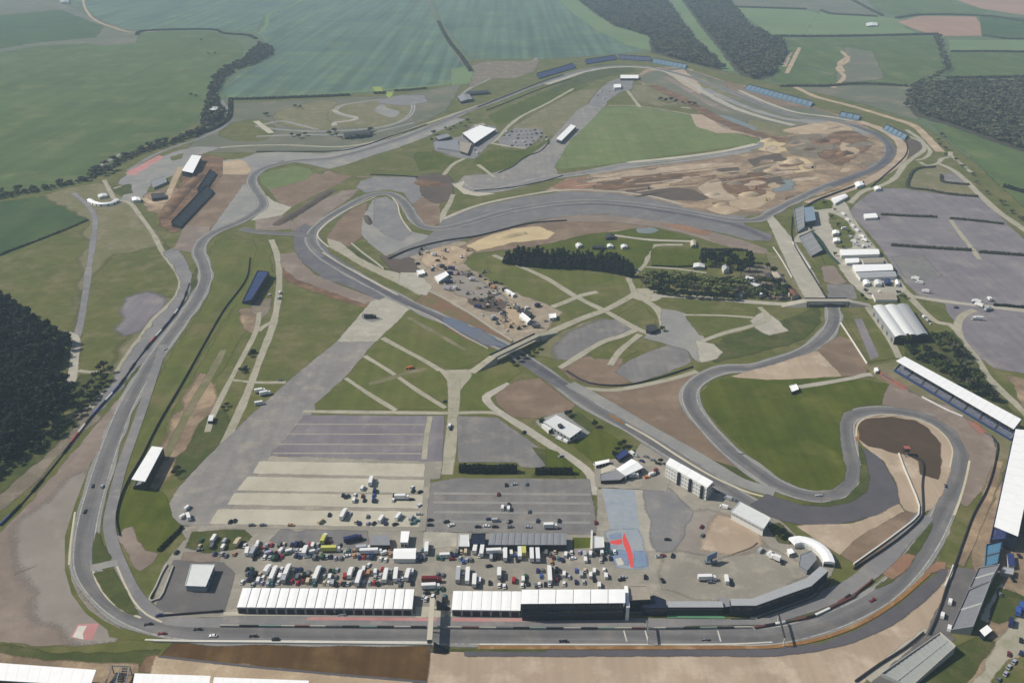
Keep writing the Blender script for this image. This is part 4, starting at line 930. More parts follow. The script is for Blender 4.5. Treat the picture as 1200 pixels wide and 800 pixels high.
S('grass_field', 'grass', [(972, 250), (988, 256), (1000, 274), (996, 290), (982, 290), (978, 272)], rough=1.5)
S('dirt_ground', 'gravel_pink', [(964, 312), (976, 312), (990, 330), (982, 334), (966, 330)], rough=1)
S('grass_field', 'grass', [(948, 300), (962, 300), (966, 312), (956, 314)], rough=0.8)
S('yard', 'lot', [(970, 334), (998, 334), (1004, 350), (972, 352)], rough=1)
S('grass_verge', 'grass', [(984, 362), (1000, 358), (1022, 364), (1052, 400), (1056, 418), (1044, 420), (1018, 424), (1006, 400)], rough=0.6)
S('asphalt_lane', 'lot_purple', [(1001, 374), (1010, 374), (1030, 418), (1020, 422)])
R('service_road', 'lane', [(1016, 359), (1028, 376), (1044, 400), (1054, 420)], 5.5)
R('kerb_line', 'paint_cream', [(985, 379), (1000, 402), (1016, 427)], 1.6, smooth=False)
S('grass_field', 'grass_dark', [(1080, 392), (1116, 390), (1124, 400), (1144, 428), (1152, 446), (1168, 470), (1196, 490), (1190, 494), (1064, 420), (1060, 404)], rough=1.5)
S('dirt_ground', 'dirt', [(1180, 440), (1190, 452), (1198, 476), (1300, 560), (1300, 470)], rough=1)
S('grass_field', 'grass', [(1084, 354), (1106, 356), (1108, 364), (1088, 366)], rough=0.8)
R('service_road', 'lane', [(560, 193), (572, 202), (580, 208)], 5)
R('service_road', 'lane', [(520, 205), (532, 192), (548, 184), (562, 172), (578, 166), (596, 148), (612, 136), (640, 122), (672, 104)], 5.5)
S('yard', 'asphalt', [(508, 166), (540, 160), (556, 146), (580, 148), (584, 158), (570, 172), (556, 186), (540, 186), (510, 176)], rough=1)
S('car_park', 'asphalt', [(584, 164), (604, 150), (636, 152), (634, 160), (616, 174), (588, 172)], rough=1)
R('service_road', 'lane', [(575, 168), (600, 172), (616, 174)], 6)
R('service_road', 'runoff_grey', [(540, 112), (550, 104), (566, 96), (580, 90), (620, 76), (629, 68)], 7, step=10)
S('dirt_ground', 'dirt_grey', [(552, 78), (570, 72), (618, 72), (632, 70), (624, 84), (600, 92), (570, 92), (552, 102), (545, 92)], rough=3)
S('grass_field', 'crop_pale', [(530, 82), (550, 76), (554, 88), (548, 98), (530, 100)], rough=3)

# ================================================================== things
M = plain_mat
M('roof_white', (0.82, 0.82, 0.81, 1), 0.45, 0.05, 0.2)
M('roof_pale', C(222, 224, 222), 0.5, 0.07, 0.3)
M('roof_grey', C(170, 172, 174), 0.55, 0.08, 0.3)
M('roof_mid', C(140, 142, 146), 0.6, 0.1, 0.3)
M('roof_blue', C(132, 150, 168), 0.5, 0.08, 0.3)
M('roof_tan', C(162, 152, 138), 0.7, 0.1, 0.3)
M('roof_dark', C(58, 58, 60), 0.6, 0.15, 0.3)
M('roof_tile', C(120, 84, 66), 0.8, 0.2, 0.5)
M('wall_white', C(222, 222, 216), 0.6, 0.06, 0.4)
M('wall_cream', C(196, 188, 168), 0.7, 0.08, 0.4)
M('wall_grey', C(150, 152, 154), 0.6, 0.08, 0.4)
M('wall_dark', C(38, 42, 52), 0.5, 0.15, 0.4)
M('wall_navy', C(27, 34, 58), 0.5, 0.12, 0.4)
M('wall_green', C(34, 62, 52), 0.6, 0.15, 0.4)
M('wall_brick', C(124, 92, 76), 0.85, 0.15, 0.5)
M('concrete_wall', C(178, 174, 164), 0.8, 0.12, 0.5)
M('steel', C(150, 152, 154), 0.45, 0.1, 0.5, metal=0.6)
M('steel_dark', C(66, 68, 72), 0.5, 0.15, 0.5, metal=0.3)
M('glass_dark', (0.015, 0.02, 0.028, 1), 0.08, 0.2, 0.5, spec=0.8)
M('door_dark', C(30, 34, 42), 0.6, 0.2, 0.5)
M('door_grey', C(92, 96, 104), 0.6, 0.15, 0.5)
M('seat_blue', C(38, 60, 108), 0.6, 0.15, 0.4)
M('seat_sky', C(72, 122, 154), 0.6, 0.15, 0.4)
M('seat_navy', C(46, 60, 112), 0.6, 0.2, 0.4)
M('seat_grey', C(132, 134, 140), 0.7, 0.12, 0.4)
M('seat_concrete', C(160, 164, 160), 0.8, 0.12, 0.4)
M('rail_white', C(220, 218, 208), 0.6, 0.1, 0.5)
M('barrier_grey', C(112, 114, 118), 0.5, 0.15, 0.3, metal=0.3)
M('barrier_dark', C(44, 44, 50), 0.7, 0.2, 0.3)
M('barrier_green', C(46, 72, 60), 0.7, 0.2, 0.3)
M('barrier_rust', C(104, 60, 56), 0.7, 0.2, 0.3)
M('barrier_red', C(160, 94, 82), 0.6, 0.15, 0.3)
M('tyre_black', (0.02, 0.02, 0.022, 1), 0.85, 0.2, 2)
M('ad_white', C(225, 225, 222), 0.5, 0.06, 1)
M('ad_red', C(170, 44, 44), 0.5, 0.1, 1)
M('ad_blue', C(62, 78, 140), 0.5, 0.1, 1)
M('ad_black', C(36, 34, 38), 0.5, 0.1, 1)
M('ad_green', C(124, 146, 136), 0.5, 0.1, 1)
M('trunk', C(92, 78, 62), 0.9, 0.2, 1.2)
for nm, c in (('leaf_a', (62, 74, 34)), ('leaf_b', (50, 62, 30)), ('leaf_c', (82, 92, 44)), ('leaf_dark_a', (30, 40, 27)), ('leaf_dark_b', (24, 33, 25)), ('leaf_dark_c', (38, 49, 30)),
              ('leaf_pale_a', (104, 112, 62)), ('leaf_pale_b', (90, 100, 56)), ('leaf_pale_c', (120, 124, 76)), ('leaf_brown_a', (84, 84, 66)), ('leaf_brown_b', (70, 74, 58)), ('leaf_brown_c', (98, 95, 74))):
    M(nm, C(*c), 0.9, 0.25, 0.5, spec=0.15)
PAINT = {'white': (238, 238, 236), 'silver': (178, 182, 186), 'grey': (108, 112, 118), 'black': (26, 27, 30), 'dark blue': (38, 46, 92), 'blue': (60, 92, 164), 'red': (168, 44, 50),
         'dark red': (118, 36, 44), 'green': (54, 92, 66), 'yellow': (206, 204, 104), 'beige': (206, 190, 160), 'tan': (186, 140, 104), 'lilac': (178, 172, 200), 'orange': (214, 122, 56), 'teal': (70, 120, 122)}
for k, c in PAINT.items():
    M('paint_' + k.replace(' ', '_') + '_coat', C(*c), 0.3, 0.03, 1.0, spec=0.5)
def coat(c):
    return 'paint_' + c.replace(' ', '_') + '_coat'

class MB:
    """Collects boxes and prisms into one mesh, one material index per face."""
    def __init__(s):
        s.v, s.f, s.m = [], [], []
    def add(s, vs, fs, mi=0):
        k = len(s.v)
        s.v += [tuple(v) for v in vs]
        s.f += [tuple(i + k for i in f) for f in fs]
        s.m += [mi] * len(fs)
    def prism(s, pts, z0, z1, mi=0, top=None, bottom=False):
        """pts counter-clockwise; z0/z1 numbers or lists"""
        n = len(pts)
        a = z0 if isinstance(z0, (list, tuple)) else [z0] * n
        b = z1 if isinstance(z1, (list, tuple)) else [z1] * n
        vs = [(p[0], p[1], a[i]) for i, p in enumerate(pts)] + [(p[0], p[1], b[i]) for i, p in enumerate(pts)]
        fs = [(i, (i + 1) % n, n + (i + 1) % n, n + i) for i in range(n)]
        s.add(vs, fs, mi)
        s.add(vs, [tuple(range(n, 2 * n))], mi if top is None else top)
        if bottom:
            s.add(vs, [tuple(range(n - 1, -1, -1))], mi)
    def box(s, c, d, mi=0, rz=0.0):
        """c: centre of the bottom, d: size"""
        x, y, z = c; a, b, h = d[0] / 2, d[1] / 2, d[2]
        co, si = math.cos(rz), math.sin(rz)
        s.prism([(x + co * px - si * py, y + si * px + co * py) for px, py in ((-a, -b), (a, -b), (a, b), (-a, b))], z, z + h, mi, bottom=True)
    def bar(s, p, q, w, h, mi=0):
        """a bar of width w and height h, its top edge running from p to q"""
        p, q = Vector(p), Vector(q)
        d = Vector((q.x - p.x, q.y - p.y, 0))
        d = d.normalized() if d.length > 1e-6 else Vector((1, 0, 0))
        n = Vector((-d.y, d.x, 0)) * (w / 2)
        pts = [p - n, q - n, q + n, p + n]
        s.prism([(a.x, a.y) for a in pts], [a.z - h for a in pts], [a.z for a in pts], mi, bottom=True)
    def cyl(s, x, y, z, r, h, n=8, mi=0, r2=None):
        r2 = r if r2 is None else r2
        vs = [(x + r * math.cos(2 * math.pi * i / n), y + r * math.sin(2 * math.pi * i / n), z) for i in range(n)] + [(x + r2 * math.cos(2 * math.pi * i / n), y + r2 * math.sin(2 * math.pi * i / n), z + h) for i in range(n)]
        s.add(vs, [(i, (i + 1) % n, n + (i + 1) % n, n + i) for i in range(n)] + [tuple(range(n, 2 * n))], mi)
    def make(s, name, mats, parent=None, origin=None, smooth=False):
        o = mk(name, s.v, s.f, mats, parent, s.m, smooth, origin if origin is not None else (parent.location if parent is not None else None))
        return o
def ccw(pts):
    a = sum(pts[i].x * pts[(i + 1) % len(pts)].y - pts[(i + 1) % len(pts)].x * pts[i].y for i in range(len(pts)))
    return pts if a > 0 else pts[::-1]
def inset(pts, d):
    c = sum(pts, Vector((0, 0, 0))) / len(pts)
    return [p + (c - p).normalized() * d for p in pts]
ORDW = ['zeroth', 'first', 'second', 'third', 'fourth', 'fifth', 'sixth', 'seventh', 'eighth', 'ninth', 'tenth', 'eleventh', 'twelfth', 'thirteenth', 'fourteenth', 'fifteenth', 'sixteenth', 'seventeenth', 'eighteenth', 'nineteenth', 'twentieth']
def ordw(i):
    if i <= 20: return ORDW[i]
    s = {1: 'st', 2: 'nd', 3: 'rd'}.get(i % 10, 'th') if i % 100 not in (11, 12, 13) else 'th'
    return f'{i}{s}'
def clone(o, parent=None):
    c = o.copy()
    COL.objects.link(c)
    if parent is not None:
        c.parent = parent
    return c
def clone_tree(o):
    r = clone(o)
    for k in ('label', 'category', 'group'):
        if k in r: del r[k]
    for ch in [x for x in o.children]:
        c = clone(ch, r)
        for g in [x for x in ch.children]:
            clone(g, c)
    return r
def repeat_on_edge(rt, name, a, b, n, w, h, z0, mat, proud=0.12, skip=()):
    """n alike panels, doors or windows along the wall from a to b (outside is to the right of a->b), one mesh shared"""
    d = (b - a); L = d.length; d.normalize()
    nor = Vector((d.y, -d.x, 0))
    mb = MB()
    mb.prism([tuple((d * s + nor * t)[:2]) for s, t in ((-w / 2, -0.05), (-w / 2, proud), (w / 2, proud), (w / 2, -0.05))][::-1], 0, h, 0, bottom=True)
    first = None
    for i in range(n):
        if i in skip: continue
        p = a + d * (L * (i + 0.5) / n)
        if first is None:
            first = mb.make(name, mat, rt, origin=(0, 0, 0))
            o = first
        else:
            o = clone(first, rt)
        o.location = Vector((p.x, p.y, z0)) - rt.location
def building(name, label, cat, roof_px, h, wall='wall_white', roof='roof_pale', kind='flat', eave=0.35, panels=0, openings=(), group=None, ridge=1.6, z0=None):
    """roof_px: roof corners in the photograph, h its height in metres. openings: (edge, n, w, h, z, material, part name)"""
    pts = ccw([P(x, y, h) for x, y in roof_px])
    c = sum(pts, Vector((0, 0, 0))) / len(pts)
    g = gz(c.x, c.y) if z0 is None else z0
    rt = root(name, (c.x, c.y, g), label, cat, group)
    body = inset(pts, eave)
    mb = MB()
    mb.prism([(p.x, p.y) for p in body], g - 0.2, h - 0.25)
    mb.make('wall', wall, rt)
    if kind == 'flat':
        if panels:
            # the roof in bays: split across the longer side
            i = max(range(4), key=lambda k: (pts[(k + 1) % 4] - pts[k]).length)
            a, b, cc, d = pts[i], pts[(i + 1) % 4], pts[(i + 2) % 4], pts[(i + 3) % 4]
            for k in range(panels):
                s, e = k / panels + 0.0025, (k + 1) / panels - 0.0025
                q = [a.lerp(b, s), a.lerp(b, e), d.lerp(cc, e), d.lerp(cc, s)]
                m1, m2 = q[0].lerp(q[1], 0.5), q[3].lerp(q[2], 0.5)
                pm = MB()
                up = 0.1
                vs = [(p.x, p.y, h - 0.25) for p in q] + [(q[0].x, q[0].y, h), (m1.x, m1.y, h + up), (q[1].x, q[1].y, h), (q[2].x, q[2].y, h), (m2.x, m2.y, h + up), (q[3].x, q[3].y, h)]
                pm.add(vs, [(4, 5, 8, 9), (5, 6, 7, 8), (0, 1, 6, 5, 4), (2, 3, 9, 8, 7), (1, 2, 7, 6), (3, 0, 4, 9)])
                pm.make('roof_panel', roof, rt)
        else:
            mb = MB()
            mb.prism([(p.x, p.y) for p in pts], h - 0.25, h, bottom=True)
            inn = inset(pts, 0.5)
            mb.make('roof', roof, rt)
            if (pts[1] - pts[0]).length > 6 and (pts[2] - pts[1]).length > 5:
                rim = MB()
                for i in range(len(pts)):
                    a, b = pts[i], pts[(i + 1) % len(pts)]
                    rim.bar((a.x, a.y, h + 0.3), (b.x, b.y, h + 0.3), 0.3, 0.35)
                rim.make('parapet', roof, rt)
    else:
        i = max(range(4), key=lambda k: (pts[(k + 1) % 4] - pts[k]).length)
        a, b, cc, d = pts[i], pts[(i + 1) % 4], pts[(i + 2) % 4], pts[(i + 3) % 4]
        e0, e1 = d.lerp(a, 0.5), b.lerp(cc, 0.5)
        mb = MB()
        if kind == 'gable':
            vs = [(p.x, p.y, h - 0.25) for p in (a, b, cc, d)] + [(e0.x, e0.y, h + ridge), (e1.x, e1.y, h + ridge)]
            mb.add(vs, [(0, 1, 5, 4), (2, 3, 4, 5), (1, 2, 5), (3, 0, 4), (3, 2, 1, 0)])
        else:                                   # barrel roof
            N = 8
            prof = [(t / N, math.sin(math.pi * t / N) * ridge) for t in range(N + 1)]
            vs = []
            for t, z in prof:
                for s0, s1 in ((a, d), (b, cc)):
                    p = s0.lerp(s1, t)
                    vs.append((p.x, p.y, h - 0.25 + z))
            fs = [(2 * k, 2 * k + 1, 2 * k + 3, 2 * k + 2) for k in range(N)]
            fs += [tuple(2 * k for k in range(N, -1, -1))[::-1], tuple(2 * k + 1 for k in range(N, -1, -1))]
            mb.add(vs, fs)
        mb.make('roof', roof, rt)
    n = len(body)
    for (ed, k, w, oh, z, mat, pn) in openings:
        for e in (range(n) if ed == 'all' else [edge_facing(body, ed)]):
            a, b = body[e], body[(e + 1) % n]
            kk = k if ed != 'all' else max(1, int((b - a).length / (w * 1.9)))
            repeat_on_edge(rt, pn, Vector((a.x, a.y, 0)), Vector((b.x, b.y, 0)), kk, w, oh, g + z, mat)
    return rt
def edge_facing(pts, way):
    """index of the wall that looks towards 'front' (camera), 'back', 'left' or 'right'"""
    t = {'front': Vector((0, -1, 0)), 'back': Vector((0, 1, 0)), 'left': Vector((-1, 0, 0)), 'right': Vector((1, 0, 0)), 'frontleft': Vector((-.7, -.7, 0))}[way]
    best, bi = -9, 0
    for i in range(len(pts)):
        d = pts[(i + 1) % len(pts)] - pts[i]
        nr = Vector((d.y, -d.x, 0)).normalized()
        if nr.dot(t) > best: best, bi = nr.dot(t), i
    return bi
def grandstand(label, roof_px, h, front, seat='seat_blue', roof='roof_white', rows=9, z_front=1.2, z_back=None, back='wall_grey', cols=7, cover=True, name='grandstand', panels=10):
    """roof_px: four corners at height h (or of the stand's plan when open), front: way the seats look"""
    pts = ccw([P(x, y, h if cover else 0.0) for x, y in roof_px])
    c = sum(pts, Vector((0, 0, 0))) / 4
    g = gz(c.x, c.y)
    rt = root(name, (c.x, c.y, g), label, 'grandstand')
    i = edge_facing(pts, front) if isinstance(front, str) else front
    A, B, Cc, D = [pts[(i + k) % 4] for k in range(4)]           # A->B front, D->C back
    zb = z_back or (h * 0.62 if cover else h)
    st = MB()
    for k in range(rows):
        s, e = k / rows, (k + 1) / rows
        q = [A.lerp(D, s), B.lerp(Cc, s), B.lerp(Cc, e), A.lerp(D, e)]
        z = z_front + (zb - z_front) * (k + 0.5) / rows
        st.prism([(p.x, p.y) for p in q], g - 0.1, z, 0, top=1)
    st.make('seating', ['concrete_wall', seat], rt)
    # gangways run up through the rows
    gw = MB()
    ng = max(2, int((B - A).length / 14))
    for j in range(1, ng):
        t = j / ng
        p0, p1 = A.lerp(B, t), D.lerp(Cc, t)
        gw.bar((p0.x, p0.y, z_front + 0.35), (p1.x, p1.y, zb + 0.2), 1.3, 0.4)
    gw.make('gangway', 'seat_concrete' if seat in ('seat_grey', 'seat_concrete') else 'steel_dark', rt)
    fr = MB()
    fr.bar((A.x, A.y, g + z_front + 1.0), (B.x, B.y, g + z_front + 1.0), 0.25, z_front + 1.0)
    fr.make('front_wall', seat, rt)
    bw = MB()
    bh = (h - 0.3) if cover else zb + 1.2
    bw.bar((D.x, D.y, bh), (Cc.x, Cc.y, bh), 0.4, bh - g)
    bw.make('back_wall', back, rt)
    for a, d in ((A, D), (B, Cc)):
        sw = MB()
        n2 = (d - a).normalized(); side = Vector((-n2.y, n2.x, 0)) * 0.15
        q = ccw([a - side, d - side, d + side, a + side])
        za = [g + z_front + 1.0 if (p - a).length < (p - d).length else bh - 0.4 for p in q]
        sw.prism([(p.x, p.y) for p in q], g - 0.1, za)
        sw.make('side_wall', back, rt)
    if cover:
        L = max(2, panels)
        for k in range(L):
            s, e = k / L + 0.0005, (k + 1) / L - 0.0005
            q = [A.lerp(B, s), A.lerp(B, e), D.lerp(Cc, e), D.lerp(Cc, s)]
            pm = MB()
            pm.prism([(p.x, p.y) for p in q], [h + 0.1, h + 0.1, h - 0.3, h - 0.3], [h + 0.4, h + 0.4, h, h], bottom=True)
            pm.make('roof_panel', roof, rt)
        for k in range(cols):
            t = (k + 0.5) / cols
            p = A.lerp(B, t).lerp(D.lerp(Cc, t), 0.12)
            cm = MB()
            cm.cyl(p.x, p.y, g, 0.22, h - 0.2 - g, 6)
            cm.make('column', 'steel', rt)
    return rt
def wall_run(name, label, cat, px, h, w, mat, smooth=True, step=8.0, panel=None, z=None, base=None):
    """a barrier, wall or fence along px; panel = list of materials makes separate boards along it"""
    pts = PP(px)
    if smooth and len(pts) > 2:
        pts = catmull(pts, False, step)
    c = pts[len(pts) // 2]
    g = lambda p: gz(p.x, p.y)
    if panel is None:
        mb = MB()
        nor = offsets(pts)
        n = len(pts)
        vs = []
        for p, q in zip(pts, nor):
            zz = g(p)
            for s in (1, -1):
                e = p + q * (s * w / 2)
                vs += [(e.x, e.y, zz - 0.1), (e.x, e.y, zz + h)]
        fs = []
        for i in range(n - 1):
            a, b = 4 * i, 4 * i + 4
            fs += [(a, b, b + 1, a + 1), (a + 2, a + 3, b + 3, b + 2), (a + 1, b + 1, b + 3, a + 3)]
        fs += [(0, 1, 3, 2), (4 * n - 4, 4 * n - 2, 4 * n - 1, 4 * n - 3)]
        mb.add(vs, fs)
        return tag(mb.make(name, mat, None, origin=(c.x, c.y, g(c))), label, cat)
    rt = root(name, (c.x, c.y, g(c)), label, cat)
    bm_ = MB()
    for a, b in zip(pts[:-1], pts[1:]):
        zz = g(a)
        bm_.bar((a.x, a.y, zz + h * 0.55), (b.x, b.y, zz + h * 0.55), w * 0.7, h * 0.6)
    bm_.make('wall', mat, rt)
    k, acc, start = 0, 0.0, pts[0]
    for a, b in zip(pts[:-1], pts[1:]):
        m = panel[k % len(panel)]
        k += 1
        if m is None: continue
        d = (b - a) * 0.01
        zz = g(a)
        pm = MB()
        pm.bar((a.x + d.x, a.y + d.y, zz + h), (b.x - d.x, b.y - d.y, zz + h), w, h * 0.8)
        pm.make('advert_board', m, rt)
    return rt
def mound(name, mat, px, w, h, top=0.25, jitter=0.25, label=None):
    """a bank or heap of earth along px, w wide and h high"""
    pts = catmull(PP(px), False, 5.0) if len(px) > 1 else PP(px)
    nor = offsets(pts)
    n = len(pts)
    vs, fs = [], []
    prof = [(-0.5, 0), (-0.32, 0.55), (-top / 2, 1), (top / 2, 1), (0.32, 0.55), (0.5, 0)]
    for i, (p, q) in enumerate(zip(pts, nor)):
        e = min(1.0, min(i, n - 1 - i) / max(1.0, min(4.0, n / 3)) + 0.05)
        for s, z in prof:
            j = noise.noise(Vector((p.x * 0.09 + s * 5, p.y * 0.09, w))) * jitter
            x = p + q * (s * w * (0.75 + 0.25 * e) * (1 + j * 0.5))
            vs.append((x.x, x.y, gz(x.x, x.y) * 0 - 0.05 + (h * z * e * (1 + j) if z else 0)))
    m = len(prof)
    for i in range(n - 1):
        for k in range(m - 1):
            a = i * m + k
            fs.append((a, a + 1, a + m + 1, a + m)[::-1])
    fs.append(tuple(range(m))[::1]); fs.append(tuple((n - 1) * m + k for k in range(m))[::-1])
    o = mk(name, vs, fs, mat, None, None, True)
    o['kind'] = 'structure'
    return o

# ------------------------------------------------------------------ pits and paddock buildings
building('pit_building', 'long row of pit garages left of the footbridge under a pale ribbed roof', 'pit garages', [(284, 688.5), (486, 690), (483.5, 713), (277, 711)], 5.2, 'wall_grey', 'roof_white', panels=18,
         openings=[('front', 18, 4.2, 3.4, 0.1, 'door_dark', 'garage_door'), ('back', 18, 2.4, 2.6, 0.1, 'door_grey', 'garage_door')])  # near-black front panels: shade inside the open garages put into their colour
building('pit_building', 'shorter row of pit garages right of the footbridge with a pale ribbed roof', 'pit garages', [(531, 692), (611, 692.5), (610, 715), (529, 714)], 5.2, 'wall_grey', 'roof_white', panels=7,
         openings=[('front', 7, 4.2, 3.4, 0.1, 'door_dark', 'garage_door'), ('back', 7, 2.4, 2.6, 0.1, 'door_grey', 'garage_door')])  # front panels again carry the shade of open garages as colour
def hospitality():
    rt = building('hospitality_building', 'tall white-roofed hospitality block with a dark glazed front over the pits', 'building', [(611, 690.5), (733, 690), (733, 706), (610, 707)], 13.0, 'wall_navy', 'roof_white', panels=6, eave=0.9,
                  openings=[('front', 24, 2.1, 2.4, 8.8, 'glass_dark', 'window'), ('front', 24, 2.1, 1.8, 5.6, 'glass_dark', 'window'), ('front', 14, 3.6, 3.2, 0.1, 'door_dark', 'garage_door'), ('back', 20, 2.4, 2.0, 6.6, 'glass_dark', 'window')])
    a, b = P(611, 727), P(733, 727)
    mb = MB()
    mb.bar((a.x, a.y + 1.5, 5.2), (b.x, b.y + 1.5, 5.2), 3.0, 0.35)
    for k in range(18):
        p = a.lerp(b, k / 17)
        mb.box((p.x, p.y + 0.3, 5.2), (0.08, 0.08, 1.0))
    mb.bar((a.x, a.y + 0.3, 6.25), (b.x, b.y + 0.3, 6.25), 0.08, 0.08)
    mb.make('balcony', 'steel_dark', rt)
hospitality()
def control_tower():
    building('control_tower', 'flat brown-roofed race control block at the right end of the pit buildings', 'building', [(737, 687), (757, 686.5), (762, 702), (738, 703)], 9.0, 'wall_navy', 'roof_tan',
             openings=[('front', 6, 1.8, 1.6, 6.0, 'glass_dark', 'window'), ('front', 6, 1.8, 1.6, 3.2, 'glass_dark', 'window'), ('left', 4, 1.6, 1.4, 6.0, 'glass_dark', 'window')])
    building('stair_tower', 'narrow white stair tower between the hospitality block and race control', 'building', [(731.5, 686), (735.5, 686), (738, 711), (734, 711)], 10.8, 'wall_white', 'roof_white', openings=[('right', 2, 1.2, 2.0, 3, 'glass_dark', 'window')])
    building('podium_building', 'dark low podium block with a pale pitched end right of race control', 'building', [(757, 701), (766, 697.5), (780, 703), (781, 712), (752, 712)], 6.0, 'wall_navy', 'wall_navy', openings=[('front', 8, 1.8, 1.2, 3.4, 'glass_dark', 'window')])
    building('garage_annex', 'low grey-roofed garage annex with a dark green front beside race control', 'pit garages', [(782, 704), (846, 704), (848, 711), (783, 711)], 6.2, 'wall_navy', 'roof_grey',
             openings=[('front', 12, 3.0, 2.0, 0.2, 'wall_green', 'garage_door'), ('front', 12, 2.6, 1.0, 3.6, 'glass_dark', 'window')])
    building('garage_annex', 'short dark link block left of the bent pit entry building', 'pit garages', [(841, 700), (851, 700), (856, 710), (846, 711)], 4.6, 'wall_dark', 'roof_mid', openings=[('front', 2, 2.2, 2.2, 0.2, 'wall_navy', 'garage_door')])
control_tower()
def bent_building():
    """the building that follows the bend of the pit entry: roof in three runs, dark glazed wall to the lane"""
    h = 8.4
    outer = [(857, 709), (886, 709), (951, 686), (971, 668)]
    inner = [(856, 701), (881, 701), (945, 677), (961, 663)]
    O, I = [P(x, y, h) for x, y in outer], [P(x, y, h) for x, y in inner]
    c = O[1]
    rt = root('pit_entry_building', (c.x, c.y, gz(c.x, c.y)), 'bent grey-roofed building with a dark navy wall following the pit entry', 'building')
    wall, base = MB(), MB()
    for k in range(3):
        q = ccw([O[k], O[k + 1], I[k + 1], I[k]])
        wall.prism([(p.x, p.y) for p in q], 0.05, h - 0.3 - 0.01 * k)
        rf = MB()
        rf.prism([(p.x, p.y) for p in q], h - 0.3, h, bottom=True)
        rf.make('roof', 'roof_grey', rt)
        d = O[k + 1] - O[k]
        n = max(2, int(d.length / 5))
        repeat_on_edge(rt, 'window', Vector((O[k].x, O[k].y, 0)), Vector((O[k + 1].x, O[k + 1].y, 0)), n, 3.6, 1.6, 5.2, 'glass_dark')
        repeat_on_edge(rt, 'garage_door', Vector((O[k].x, O[k].y, 0)), Vector((O[k + 1].x, O[k + 1].y, 0)), n, 3.6, 2.4, 0.4, 'wall_green')
        dn = d.normalized()
        nr = Vector((dn.y, -dn.x, 0)) * 2.4
        base.bar((O[k].x + nr.x, O[k].y + nr.y, 1.1), (O[k + 1].x + nr.x, O[k + 1].y + nr.y, 1.1), 0.2, 1.1)
    wall.make('wall', 'wall_navy', rt)
    base.make('railing', 'wall_green', rt)
bent_building()
def curved_marquee():
    ax = [P(x, y, 4.5) for x, y in [(928, 633), (938, 631), (950, 634), (961, 640), (969, 649), (972, 658)]]
    ax = catmull(ax, False, 3.0)
    nor = offsets(ax)
    rt = root('marquee', (ax[5].x, ax[5].y, gz(ax[5].x, ax[5].y)), 'curved white marquee by the hairpin end of the paddock', 'marquee')
    W = 6.6
    prof = [(-0.5, -1.6), (-0.49, -0.1), (-0.2, 0.25), (0, 0.45), (0.2, 0.25), (0.49, -0.1), (0.5, -1.6)]
    vs = []
    for p, q in zip(ax, nor):
        for s, z in prof:
            e = p + q * (s * W)
            vs.append((e.x, e.y, 4.5 + z))
    m = len(prof)
    fs = [(i * m + k, i * m + k + 1, (i + 1) * m + k + 1, (i + 1) * m + k) for i in range(len(ax) - 1) for k in range(m - 1)]
    fs += [tuple(range(m)), tuple((len(ax) - 1) * m + k for k in range(m))]
    mb = MB(); mb.add(vs, fs)
    mb.make('canopy', 'roof_white', rt)
    for s in (-0.49, 0.49):
        wl = MB()
        for (p, q), (p2, q2) in zip(list(zip(ax, nor))[:-1], list(zip(ax, nor))[1:]):
            a, b = p + q * s * W, p2 + q2 * s * W
            wl.bar((a.x, a.y, 3.0), (b.x, b.y, 3.0), 0.1, 2.95)
        wl.make('side_wall', 'wall_white', rt)
curved_marquee()
building('hospitality_unit', 'grey glass-roofed cabin inside the bend of the curved white marquee', 'building', [(938, 650), (951, 645), (957, 655), (946, 668), (936, 662)], 4.0, 'wall_grey', 'roof_mid', openings=[('front', 3, 2, 1.6, 1, 'glass_dark', 'window')])
building('hospitality_unit', 'small white cabin in front of the curved marquee', 'cabin', [(922, 643), (928, 642), (931, 647), (925, 649)], 3.2, 'wall_white', 'roof_white', openings=[('front', 2, 1.2, 1.2, 1, 'glass_dark', 'window')])
building('pit_suite_building', 'long pale grey-roofed two-storey block along the paddock edge', 'building', [(867, 588), (903, 607), (895, 619), (857, 599)], 6.5, 'wall_white', 'roof_pale',
         openings=[('frontleft', 8, 2.6, 1.4, 3.8, 'wall_grey', 'window'), ('right', 3, 2.2, 3.4, 0.2, 'door_dark', 'garage_door')])
def tall_stand():
    rt = building('hospitality_suites', 'tall white block of suites beside the diagonal straight, in three bays', 'building', [(785, 536), (836, 564), (829, 571), (780, 543)], 11.0, 'wall_white', 'roof_white', panels=4)
    pts = ccw([P(x, y, 11.0) for x, y in [(785, 536), (836, 564), (829, 571), (780, 543)]])
    body = inset(pts, 0.35)
    e = edge_facing(body, 'frontleft')
    a, b = body[e], body[(e + 1) % 4]
    a, b = Vector((a.x, a.y, 0)), Vector((b.x, b.y, 0))
    for z in (1.6, 4.6, 7.6):
        repeat_on_edge(rt, 'window', a, b, 15, 1.5, 1.5, z, 'roof_grey')
    for t in (0.34, 0.62, 0.9):
        p = a.lerp(b, t)
        d = (b - a).normalized(); n = Vector((d.y, -d.x, 0))
        mb = MB(); mb.box((p.x + n.x * 0.6, p.y + n.y * 0.6, 0.1), (1.6, 1.4, 10.2), 0, math.atan2(d.y, d.x))
        mb.make('stair_shaft', 'wall_dark', rt)
    e2 = edge_facing(body, 'right')
    a2, b2 = body[e2], body[(e2 + 1) % 4]
    for z in (1.6, 4.6, 7.6):
        repeat_on_edge(rt, 'window', Vector((a2.x, a2.y, 0)), Vector((b2.x, b2.y, 0)), 3, 1.3, 1.5, z, 'wall_dark')
tall_stand()
